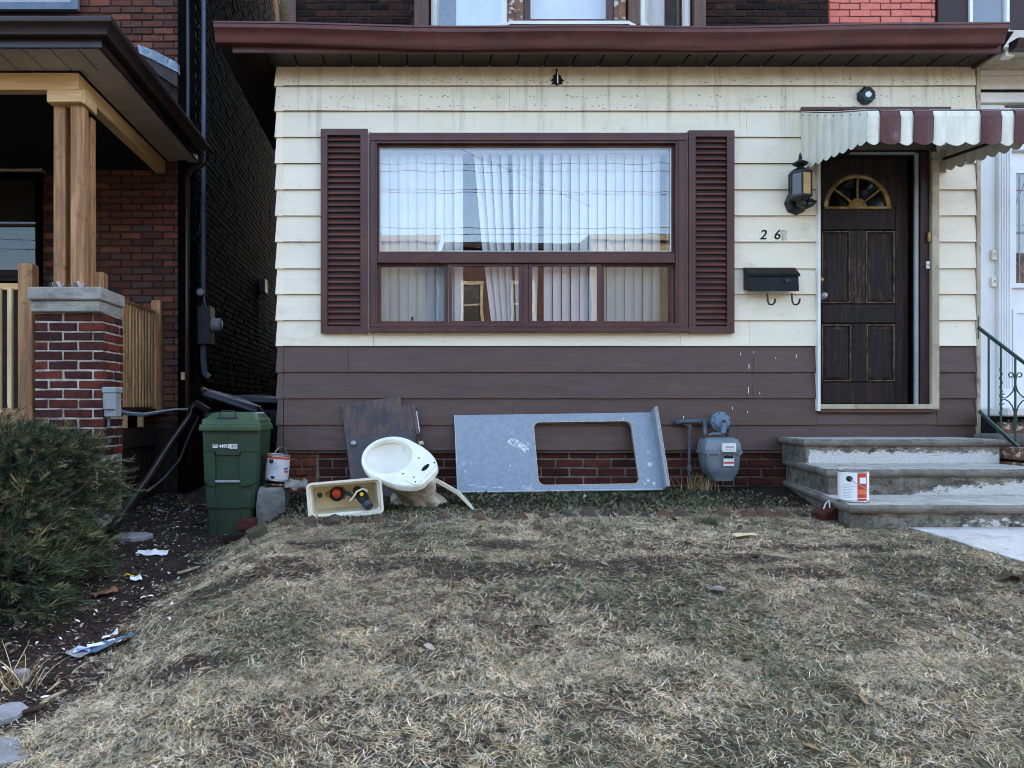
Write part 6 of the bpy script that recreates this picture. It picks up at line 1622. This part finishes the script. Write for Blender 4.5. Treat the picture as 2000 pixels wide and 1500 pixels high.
for pts in (S1, S2):
    for sx in (1, -1): part("scroll", MB().tube(scroll(pts, sx), .0045, 6), M['iron'], ir)

# ================================================================== across the street (seen mirrored in the glass)
def opp_house(x0, x1, h, y, m, lab, wins, roofm, cat="house"):
    t = thing("street_house", lab, cat, ((x0+x1)/2, y, .06), "houses across the street")
    b = part("wall", MB().box(x0, x1, y-8, y, 0.05, ZC+h), m, t)
    part("cornice", MB().box(x0-.1, x1+.1, y-8.1, y+.18, ZC+h+.001, ZC+h+.25, .02), roofm, t)
    for (a, c, z0, z1) in wins:
        w = part("window", MB().holed([(a, z0), (c, z0), (c, z1), (a, z1)], [(a+.12, z0+.12), (c-.12, z0+.12), (c-.12, z1-.16), (a+.12, z1-.16)], y+.001, y+.09, lambda u, v, hh: (u, hh, v)), M['opp_cream'], t)
        part("pane", MB().box(a+.12, c-.12, y+.012, y+.02, z0+.12, z1-.16), M['leather'], w)
        part("meeting_rail", MB().box(a+.12, c-.12, y+.021, y+.06, (z0+z1)/2-.04, (z0+z1)/2+.04), M['opp_cream'], w)
        part("sill", MB().box(a-.08, c+.08, y+.001, y+.16, z0-.12, z0-.001), M['opp_cream'], w)
    d = part("door", MB().box(x0+.7, x0+1.6, y+.001, y+.06, .25, 2.3), M['framewood'], t)
    part("handle", MB().box(x0+1.45, x0+1.52, y+.061, y+.11, 1.2, 1.3), M['brass'], d)
    return t
YO = -26.0
def ow(px): return (px-VX)/F*32
def oz(py): return ZC-(py-VY)/F*32
opp_house(1.6, 7.3, 6.55, YO, M['opp_brick'], "dark brick house with cream windows across the street", [(ow(898), ow(944), oz(640), oz(548)), (ow(998), ow(1045), oz(640), oz(548)), (2.4, 4.2, .9, 2.9)], M['roof'])
opp_house(-7.5, 1.3, 7.1, YO-1, M['opp_beige'], "beige stucco building across the street, left of the brick house", [(-5.8, -4.4, 4.6, 6.4), (-3.2, -1.9, 4.6, 6.4), (-2.5, 0, .9, 2.9)], M['opp_beige'])
opp_house(7.6, 17, 6.9, YO, M['opp_beige'], "beige stucco building across the street, right of the brick house", [(12.6, 13.9, 4.6, 6.4), (14.8, 16.0, 4.6, 6.4), (9, 11.5, .9, 2.9)], M['opp_beige'])
opp_house(-26, -7.8, 6.0, YO, M['opp_brick'], "long brick house across the street, far left of the stucco building", [(-11, -9.6, 4.2, 5.9), (-14.5, -13, 4.2, 5.9), (-19, -17, 4.2, 5.9)], M['roof'])
opp_house(17.3, 36, 6.2, YO, M['opp_brick'], "long brick house across the street, far right of the stucco building", [(19, 20.5, 4.2, 5.9), (23, 24.5, 4.2, 5.9), (28, 29.5, 4.2, 5.9)], M['roof'])
for x, lab in ((-16.0, "wooden utility pole standing nearest the driveway end of the street"), (22.0, "wooden utility pole standing at the far right end of the street")):
    t = thing("utility_pole", lab, "utility pole", (x, -18.2, 0.05))
    part("pole", MB().tube([(x, -18.2, 0.0), (x, -18.2, 11.5)], [.16, .11], 10), M['cedar'], t)
    part("cross_arm", MB().box(x-.06, x+.06, -19.2, -17.2, 10.3, 10.45, .01), M['cedar'], t)
def wire(py0, py1, sag, lab, L=18.2, r=.011):
    k = (6+L)/F
    za, zb = ZC-(py0-VY)*k, ZC-(py1-VY)*k
    pts = [(-16+38*i/24, -L, za+(zb-za)*i/24-sag*4*(i/24)*(1-i/24)+sag) for i in range(25)]
    single("overhead_wire", MB().tube(pts, r, 5), M['wire'], lab, "wire", "overhead wires along the street")
wire(318, 322, .25, "topmost overhead street wire mirrored in the window"); wire(333, 335, .18, "second overhead street wire from the top, mirrored in the window")
wire(366, 378, .2, "third overhead street wire from the top, mirrored in the window"); wire(372, 384, .35, "fourth overhead street wire from the top, mirrored in the window")
wire(440, 452, .3, "fifth overhead street wire from the top, mirrored in the window"); wire(456, 462, .2, "lowest overhead street wire mirrored in the window")
k_ = 24.2/F
single("service_wire", MB().tube([((880-VX)*k_, -18.2, ZC-(284-VY)*k_), ((1000-VX)*k_*1.1, -20.5, ZC-(335-VY)*k_*1.1), ((1160-VX)*k_*1.3, -26, ZC-(396-VY)*k_*1.3)], .010, 5), M['wire'], "slanting service wire to a house across the street", "wire")
# ================================================================== plants, litter and grass
def c3(r, g, b): return srgb(r, g, b)[:3]
# dead lawn
def lawn_points(n, x0, x1, d0, d1):
    x = x0+(x1-x0)*RNG.random(n); d = d0+(d1-d0)*RNG.random(n); y = d-D0
    return x, y
ROWD = lambda x: -1.02-.03*x          # the edging row
def keep_lawn(x, y):
    m = lawn_mask(x, y)
    bare = bare_soil(x, y)
    wlk = np.zeros_like(x)
    wx = np.array([p[0] for p in wk]); wy = np.array([p[1] for p in wk])
    lim = np.interp(y, wy[::-1], wx[::-1], left=99, right=wx[0])
    on = x < lim-.02
    st_ = ~((x > PX(1657, 4.43)-.02+(y+1.57)*.35) & (y > -1.57))
    bedf = sst(-.80, -1.12, y)
    clump = sst(.3, .62, fbm(x*16, y*16, 77, 3))
    p = m*(1-.85*bare)*bedf*(.4+.6*clump)
    return (RNG.random(len(x)) < p) & on & st_
P_, W_l, C_l = [], [], []
for (n, x0, x1, d0, d1, Lm, wm) in ((230000, -1.9, 2.6, 1.5, 2.9, .036, .00105), (270000, -1.7, 4.2, 2.7, 4.0, .034, .00115), (250000, -1.6, 5.2, 3.9, 5.2, .031, .0014), (12000, -2.4, 5.5, .2, 1.6, .06, .0016)):
    x, y = lawn_points(n, x0, x1, d0, d1)
    k = keep_lawn(x, y); x, y = x[k], y[k]; n = len(x)
    front = sst(4.2, 2.6, y+D0)
    g = sst(.48, .68, fbm(x*1.7, y*2.0, 61)); warm = sst(.4, .62, fbm(x*.8, y*.9, 90))
    cs_ = pick([c3(214,190,150), c3(190,164,124), c3(228,210,176), c3(158,132,100), c3(108,90,70), c3(178,156,126)], [4, 3.5, 3, 2.2, 1.8, 2], n)
    grey = pick([c3(200,194,182), c3(166,160,150), c3(226,220,210)], [2, 2, 1], n)
    cs_ = np.where((RNG.random(n) < .25+.1*front)[:, None], grey, cs_)
    gr = pick([c3(72,88,66), c3(92,104,78), c3(54,70,54), c3(112,116,88)], [3, 2, 2.5, 2], n)
    cs_ = np.where((RNG.random(n) < .12+.14*front+.38*g)[:, None], gr, cs_)
    tone = (.74+.52*sst(.3, .68, fbm(x*17, y*19, 123, 3)))*(.9+.2*fbm(x*2, y*2, 8))
    cs_ = cs_*tone[:, None]*(.82+.55*RNG.random((n, 1)))
    L = Lm*(.35+1.3*RNG.random(n)**1.6); w = wm*(.7+.6*RNG.random(n))
    flow = fbm(x*2.2, y*2.2, 15)*4*math.pi
    az = np.where(RNG.random(n) < .2, flow+RNG.normal(0, .5, n), RNG.random(n)*2*math.pi)
    a, b, c = blades("", x, y, L, w, .04+.75*RNG.random(n)**2.0, .4+1.4*RNG.random(n), cs_, 3 if d1 == 2.9 else 2, 1.9, az, None, -.001)
    # keep the bent tips on top of the ground
    gzr = ground_z(a[:, :, 0].ravel(), a[:, :, 1].ravel()).reshape(n, -1)
    a[:, :, 2] = np.maximum(a[:, :, 2], gzr+.002)
    P_.append(a); W_l.append(b); C_l.append(c)
lawn = ribbons("dead_grass", P_, W_l, C_l, M['grass'])
tag(lawn, "matted straw coloured dead grass covering the front yard", "grass", kind="stuff")

# low green cover and litter in the bed under the wall
n = 60000
x = -1.2+6.0*RNG.random(n); y = -1.25+1.2*RNG.random(n)
f = fbm(x*2.5, y*3, 33)
kp = (RNG.random(n) < sst(-1.1, -.8, x)*(.25+.75*sst(.35, .6, f))*sst(-.02, -.12, y)*sst(-1.25, -1.1, y)) & (x < PX(1540, 5.2)+(-y)*.15) & ~((x > PX(1420, 5.3)) & (RNG.random(n) < .6))
x, y = x[kp], y[kp]; n = len(x)
right = sst(1.6, 3.0, x)
gcol = pick([c3(82,100,70), c3(104,118,86), c3(64,80,58), c3(124,132,104)], [3, 3, 2, 1], n)
bcol = pick([c3(118,96,70), c3(150,130,100), c3(80,66,54), c3(56,48,44)], [2, 2, 2, 2], n)
cc = np.where((RNG.random(n) < .42+.28*right)[:, None], bcol, gcol)
a, b, c = blades("", x, y, .014+.022*RNG.random(n), .0035+.004*RNG.random(n), .0+.9*RNG.random(n), .1+.7*RNG.random(n), cc, 2, .8)
cov = ribbons("ground_cover", a, b, c, M['cover'])
tag(cov, "low green creeping plants and litter in the bed below the countertop", "plants", kind="stuff")

# chips, husks and dead leaves on the bare soil
def flakes(name, x, y, size, cols, asp=.6, lift=.004):
    n = len(x)
    z = ground_z(x, y)+lift
    ph = RNG.random(n)*2*math.pi; el = RNG.normal(0, .28, n)
    dr = np.stack([np.cos(ph)*np.cos(el), np.sin(ph)*np.cos(el), np.sin(el)], -1)
    sd = np.stack([-np.sin(ph), np.cos(ph), RNG.normal(0, .25, n)], -1)
    c0 = np.stack([x, y, z], -1)
    bend = np.zeros((n, 3)); bend[:, 2] = size*.25*(RNG.random(n)-.3)
    P = np.stack([c0-dr*size[:, None]*.5, c0-dr*size[:, None]*.15+bend, c0+dr*size[:, None]*.2+bend, c0+dr*size[:, None]*.5], 1)
    wv = size*asp*.5
    W = np.stack([sd*(wv*.25)[:, None], sd*wv[:, None], sd*(wv*.9)[:, None], sd*(wv*.12)[:, None]], 1)
    return ribbons(name, P, W, cols, M['chips'])
n = 26000
x = -2.6+1.75*RNG.random(n); y = -3.9+5.5*RNG.random(n)
kp = (RNG.random(n) < (1-lawn_mask(x, y))*(.4+.6*sst(.4, .65, fbm(x*2.2, y*2.2, 5)))); x, y = x[kp], y[kp]; n = len(x)
ch = flakes("soil_chips", x, y, .007+.034*RNG.random(n)**2.6, pick([c3(196,190,182), c3(166,156,144), c3(136,116,96), c3(100,82,70), c3(70,60,54), c3(226,226,226)], [1.2, 2.4, 2.6, 2.4, 2.2, .3], n), .38)
tag(ch, "pale chips, husks and twigs scattered on the dark soil by the bush", "litter", kind="stuff")
n = 330
x = -1.5+6.2*RNG.random(n); y = -4.2+4.0*RNG.random(n); kp = (RNG.random(n) < lawn_mask(x, y)) & (x < 3.4+(y > -1.4)*-.3); x, y = x[kp], y[kp]; n = len(x)
lf = flakes("fallen_leaves", x, y, .025+.045*RNG.random(n), pick([c3(138,116,98), c3(112,92,78), c3(156,130,104), c3(170,160,150), c3(90,76,66)], [2, 2, 2, .6, 1.5], n), .45, .010)
tag(lf, "curled brown and grey fallen leaves lying on the dead lawn", "leaves", kind="stuff")

# dry weed tufts
def tuft(px, py, n, L, lab, cols, spread=.05, e=1.0):
    p = hit(px, py)
    x = p.x+RNG.normal(0, spread, n); y = p.y+RNG.normal(0, spread*.7, n)
    a, b, c = blades("", x, y, L*(.4+.8*RNG.random(n)), .0016+.001*RNG.random(n), e+.4*RNG.random(n), .3+.9*RNG.random(n), pick(cols, [1]*len(cols), n), 4, .8)
    o = ribbons("weed_tuft", a-np.array(p), b, c, M['grass'])
    o.location = p; WL[o.name] = p
    return tag(o, lab, "weeds")
STR = [c3(196,172,132), c3(168,142,104), c3(214,196,160), c3(130,106,78)]
tuft(1362, 958, 130, .17, "tuft of dry straw coloured weeds at the foot of the gas meter pipe", STR, .06)
tuft(1380, 1022, 140, .13, "greyish green grass tuft below the gas meter at the edging row", [c3(120,124,96), c3(96,104,74), c3(150,146,116)], .03, .5)
tuft(20, 1345, 90, .16, "pale dry grass tuft under the juniper at the left edge", STR, .06, .6)

# spreading juniper
jb_c = np.array([-2.72, -1.55, ZC-1.05])
jun = thing("juniper_bush", "sprawling dark green juniper bush with olive tips at the left", "bush", (-2.6, -1.5, gz(-2.6, -1.5)))
def jsurf(n):
    """points on a mound made of overlapping lobes"""
    lobes = [(-2.62, -1.25, ZC-.62, .72, .72, .50), (-2.45, -1.75, ZC-.86, .62, .62, .42), (-2.25, -1.15, ZC-.55, .36, .40, .38), (-2.2, -2.2, ZC-1.0, .46, .5, .36), (-2.9, -2.1, ZC-.95, .7, .8, .55), (-2.1, -1.7, ZC-.92, .34, .4, .30), (-3.3, -1.6, ZC-.7, .8, .8, .6)]
    w = np.array([a[3]*a[4] for a in lobes]); i = RNG.choice(len(lobes), n, p=w/w.sum())
    Lb = np.array(lobes)[i]
    v = RNG.normal(size=(n, 3)); v[:, 2] = np.abs(v[:, 2])*1.0-.25*RNG.random(n); v /= np.linalg.norm(v, axis=1)[:, None]
    r = .55+.5*RNG.random(n)**.45
    return Lb[:, :3]+v*Lb[:, 3:6]*r[:, None], v, r
n = 10500
p, v, rr_ = jsurf(n)
n2 = 420
p2, v2, r2 = jsurf(n2); k2 = r2 > .85; p2, v2, r2 = p2[k2], v2[k2], r2[k2]
p = np.concatenate([p, p2]); v = np.concatenate([v, v2*np.array([1, 1, .3])+np.array([.25, -.1, .25])]); rr_ = np.concatenate([rr_, r2+.1])
longs = np.concatenate([np.zeros(n), np.ones(len(p2))])
zg = ground_z(p[:, 0], p[:, 1]); ok = p[:, 2] > zg+.02; p, v, rr_, longs = p[ok], v[ok], rr_[ok], longs[ok]; n = len(p)
axd = v*np.array([1, 1, .45])+RNG.normal(0, .35, (n, 3)); axd[:, 2] += .2; axd /= np.linalg.norm(axd, axis=1)[:, None]
Ls = .05+.10*RNG.random(n)+longs*(.06+.12*RNG.random(n))
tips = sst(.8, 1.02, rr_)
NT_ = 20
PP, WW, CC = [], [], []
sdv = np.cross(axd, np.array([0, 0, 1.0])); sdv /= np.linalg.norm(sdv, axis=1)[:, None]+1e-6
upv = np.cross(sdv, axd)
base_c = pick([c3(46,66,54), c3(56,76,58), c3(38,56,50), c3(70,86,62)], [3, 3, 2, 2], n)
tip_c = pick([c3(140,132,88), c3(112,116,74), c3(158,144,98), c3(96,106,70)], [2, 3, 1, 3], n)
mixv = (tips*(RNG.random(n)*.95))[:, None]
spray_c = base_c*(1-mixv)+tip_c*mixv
spray_c = np.where((RNG.random(n) < .02)[:, None], np.array([c3(120,92,66)]), spray_c)
for k in range(NT_):
    t = (k+1)/NT_
    org = p+axd*(Ls*t*.95)[:, None]-np.array([0, 0, 1])*(Ls*t*t*.25)[:, None]
    ang = RNG.random(n)*2*math.pi
    sd = sdv*np.cos(ang)[:, None]+upv*(np.sin(ang)*.7)[:, None]
    dr = axd*.75+sd*.75; dr /= np.linalg.norm(dr, axis=1)[:, None]
    ln_ = (.034*(1-.5*t)+.006)*(.6+.8*RNG.random(n))*(.5+Ls/.2)
    a0 = org; a1 = org+dr*(ln_*.5)[:, None]; a2 = org+(dr+axd*.3)*(ln_*.95)[:, None]
    wv = np.cross(dr, RNG.normal(size=(n, 3))); wv /= np.linalg.norm(wv, axis=1)[:, None]+1e-6
    wd_ = .0018+.001*RNG.random(n)
    PP.append(np.stack([a0, a1, a2], 1)); WW.append(np.stack([wv*(wd_*.7)[:, None], wv*wd_[:, None], wv*(wd_*.25)[:, None]], 1))
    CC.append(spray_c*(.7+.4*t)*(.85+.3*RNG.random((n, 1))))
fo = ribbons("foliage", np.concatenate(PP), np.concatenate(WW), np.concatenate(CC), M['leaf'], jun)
tag(fo, kind="stuff")
mb = MB()
for k in range(46):
    a = random.uniform(0, 2*math.pi); L = random.uniform(.4, 1.05)
    s0 = Vector((-2.6+random.uniform(-.25, .2), -1.5+random.uniform(-.3, .3), gz(-2.6, -1.5)-.02))
    e0 = s0+Vector((math.cos(a)*L*.8, math.sin(a)*L*.8, random.uniform(.2, .75)))
    mb.tube([s0, s0.lerp(e0, .5)+Vector((0, 0, .06)), e0], [.018, .013, .005], 5)
tag(part("stems", mb, M['bark'], jun), kind="stuff")
for px, py, ex, ey in ((190, 985, 188, 908), (232, 846, 262, 838)):
    pass
single("dry_stalk", MB().tube([U(190, 975, 4.75), U(189, 940, 4.74), U(190, 908, 4.74)], .004, 5), M['stick'], "single upright pale stalk in front of the juniper", "stalk")

# ------------------------------------------------------------------ litter that can be picked up one by one
def on_ground(px, py): return hit(px, py)
def sheet(name, px, py, w, h, rz, m, lab, cat, curl=.02, lift=.012, nx=9, ny=6, group=None, tilt=0.0):
    p = on_ground(px, py); vs = []; rng = random.Random(px*7+py)
    for i in range(nx):
        for j in range(ny):
            u, v = (i/(nx-1)-.5)*w, (j/(ny-1)-.5)*h
            x = p.x+u*math.cos(rz)-v*math.sin(rz); y = p.y+u*math.sin(rz)+v*math.cos(rz)
            e = .86+.28*float(fbm(u*30+px, v*30+py, 4, 2)) if i in (0, nx-1) or j in (0, ny-1) else 1.0
            x = p.x+(x-p.x)*e; y = p.y+(y-p.y)*e
            vs.append((x, y, gz(x, y)+lift*.6+curl*1.6*max(0, float(fbm(u*22+px*.37, v*22+py*.71, 8, 2))-.3)+tilt*v))
    k = len(vs); vs += [(a, b, c-.0018) for a, b, c in vs]; fs = []
    for i in range(nx-1):
        for j in range(ny-1):
            a = i*ny+j; fs += [(a, a+ny, a+ny+1, a+1), (k+a, k+a+1, k+a+ny+1, k+a+ny)]
    for i in range(nx-1): fs += [(i*ny, k+i*ny, k+(i+1)*ny, (i+1)*ny), (i*ny+ny-1, (i+1)*ny+ny-1, k+(i+1)*ny+ny-1, k+i*ny+ny-1)]
    for j in range(ny-1): fs += [(j, j+1, k+j+1, k+j), ((nx-1)*ny+j, k+(nx-1)*ny+j, k+(nx-1)*ny+j+1, (nx-1)*ny+j+1)]
    return single(name, MB().add(vs, fs), m, lab, cat, group, smooth=True)
sheet("paper_scrap", 300, 1082, .19, .12, .1, M['paper'], "torn white paper on the dirt below the flat stone", "paper", .03)
sheet("paper_scrap", 265, 1135, .06, .05, .5, M['paper'], "small crumpled white paper near the yellow scrap", "paper", .03)
sheet("paper_scrap", 214, 1247, .07, .05, .3, M['paper'], "crumpled white wrapper above the blue film", "paper", .04)
sheet("yellow_scrap", 252, 1127, .06, .03, .3, M['yellow'], "small yellow scrap beside the crumpled paper", "scrap", .015)
sheet("wrapper", 165, 1277, .075, .05, .1, M['bluepack'], "blue and white snack wrapper beside the blue film", "wrapper", .02, .03)
sheet("plastic_film", 220, 1268, .20, .07, .55, M['bluejunk'], "crumpled blue grey plastic film on the edge of the lawn", "plastic film", .03, .03)
sheet("paper_scrap", 197, 1272, .11, .035, .5, M['paper'], "folded white paper lying on the blue film", "paper", .01, .055)
sheet("tile_shard", 150, 1285, .10, .05, -.45, M['stone'], "grey broken tile left of the blue wrapper", "tile", .006, .03)
sheet("tan_card", 1456, 1050, .12, .07, .0, M['palewood'], "pale tan card lying on the grass below the edging row", "card", .004, .035)
sheet("grey_scrap", 1400, 1160-2, .07, .05, .2, M['rag'], "small grey scrap on the middle of the lawn", "scrap", .02, .03)
def stone(px, py, w, h, t, m, lab, rz=0.0, z=0.0):
    p = on_ground(px, py); rng = random.Random(px)
    pts = [(w*.5*math.cos(a)*rng.uniform(.75, 1.05), h*.5*math.sin(a)*rng.uniform(.75, 1.05)) for a in np.linspace(0, 2*math.pi, 14)[:-1]]
    R = Matrix.Translation((p.x, p.y, p.z+z)) @ Matrix.Rotation(rz, 4, 'Z')
    mk2 = lambda s_, hh: [R @ Vector((u*s_, v*s_, hh+rng.uniform(-.003, .003))) for u, v in pts]
    single("flat_stone", MB().loft([mk2(.9, -.05), mk2(1, 0), mk2(1, t*.7), mk2(.93, t)]), m, lab, "stone", "flat stones on the dirt", smooth=25)
stone(262, 1050, .30, .26, .02, M['stone'], "flat grey paving stone in the dirt between bush and green bin", .1)
stone(12, 1396, .16, .20, .016, M['stone'], "pale rounded stone at the left edge near the bottom")
stone(18, 1468, .26, .24, .014, M['stone'], "large pale slab in the bottom left corner", .2)
stone(42, 1328, .07, .08, .04, M['stone'], "small white stone under the juniper at left")
def stick(a, b, r, lab, m=None, lift=.012):
    pa, pb = on_ground(*a), on_ground(*b); rng = random.Random(a[0])
    pts = []
    for i in range(7):
        q = pa.lerp(pb, i/6); pts.append(Vector((q.x+rng.uniform(-.004, .004), q.y+rng.uniform(-.004, .004), max(q.z, gz(q.x, q.y))+lift)))
    single("stick", MB().tube(pts, [r*.8, r, r, r*.95, r, r*.9, r*.5], 6), m or M['stick'], lab, "stick", "sticks on the ground")
stick((346, 1124), (392, 1110), .009, "white stick on the dirt right of the torn paper")
stick((375, 1161), (388, 1154), .006, "short pale stick just above the lawn edge")
stick((78, 1381), (130, 1355), .008, "long weathered stick at the lower left edge of the lawn")
stick((45, 1398), (92, 1384), .010, "brown stick beside the pale rounded stone", M['bark'])
stick((92, 1358), (117, 1337), .005, "thin stick slanting below the broken tile")
stick((140, 1321), (168, 1299), .004, "thin twig just below the broken tile")
stick((1060, 1246), (1115, 1262), .004, "thin stick lying on the middle of the lawn", M['stick'], .04)
sheet("bark_piece", 205, 1165, .12, .06, .7, mat("dry_leaf_brown", srgb(150,104,74), srgb(120,84,62), 14, rough=.9, bump=.3), "rusty brown dead leaf below the yellow scrap", "leaf", .03)
sheet("dark_leaf", 1978, 1136, .10, .08, .4, M['bark'], "dark curled leaf on the grass at the right edge", "leaf", .05, .03)
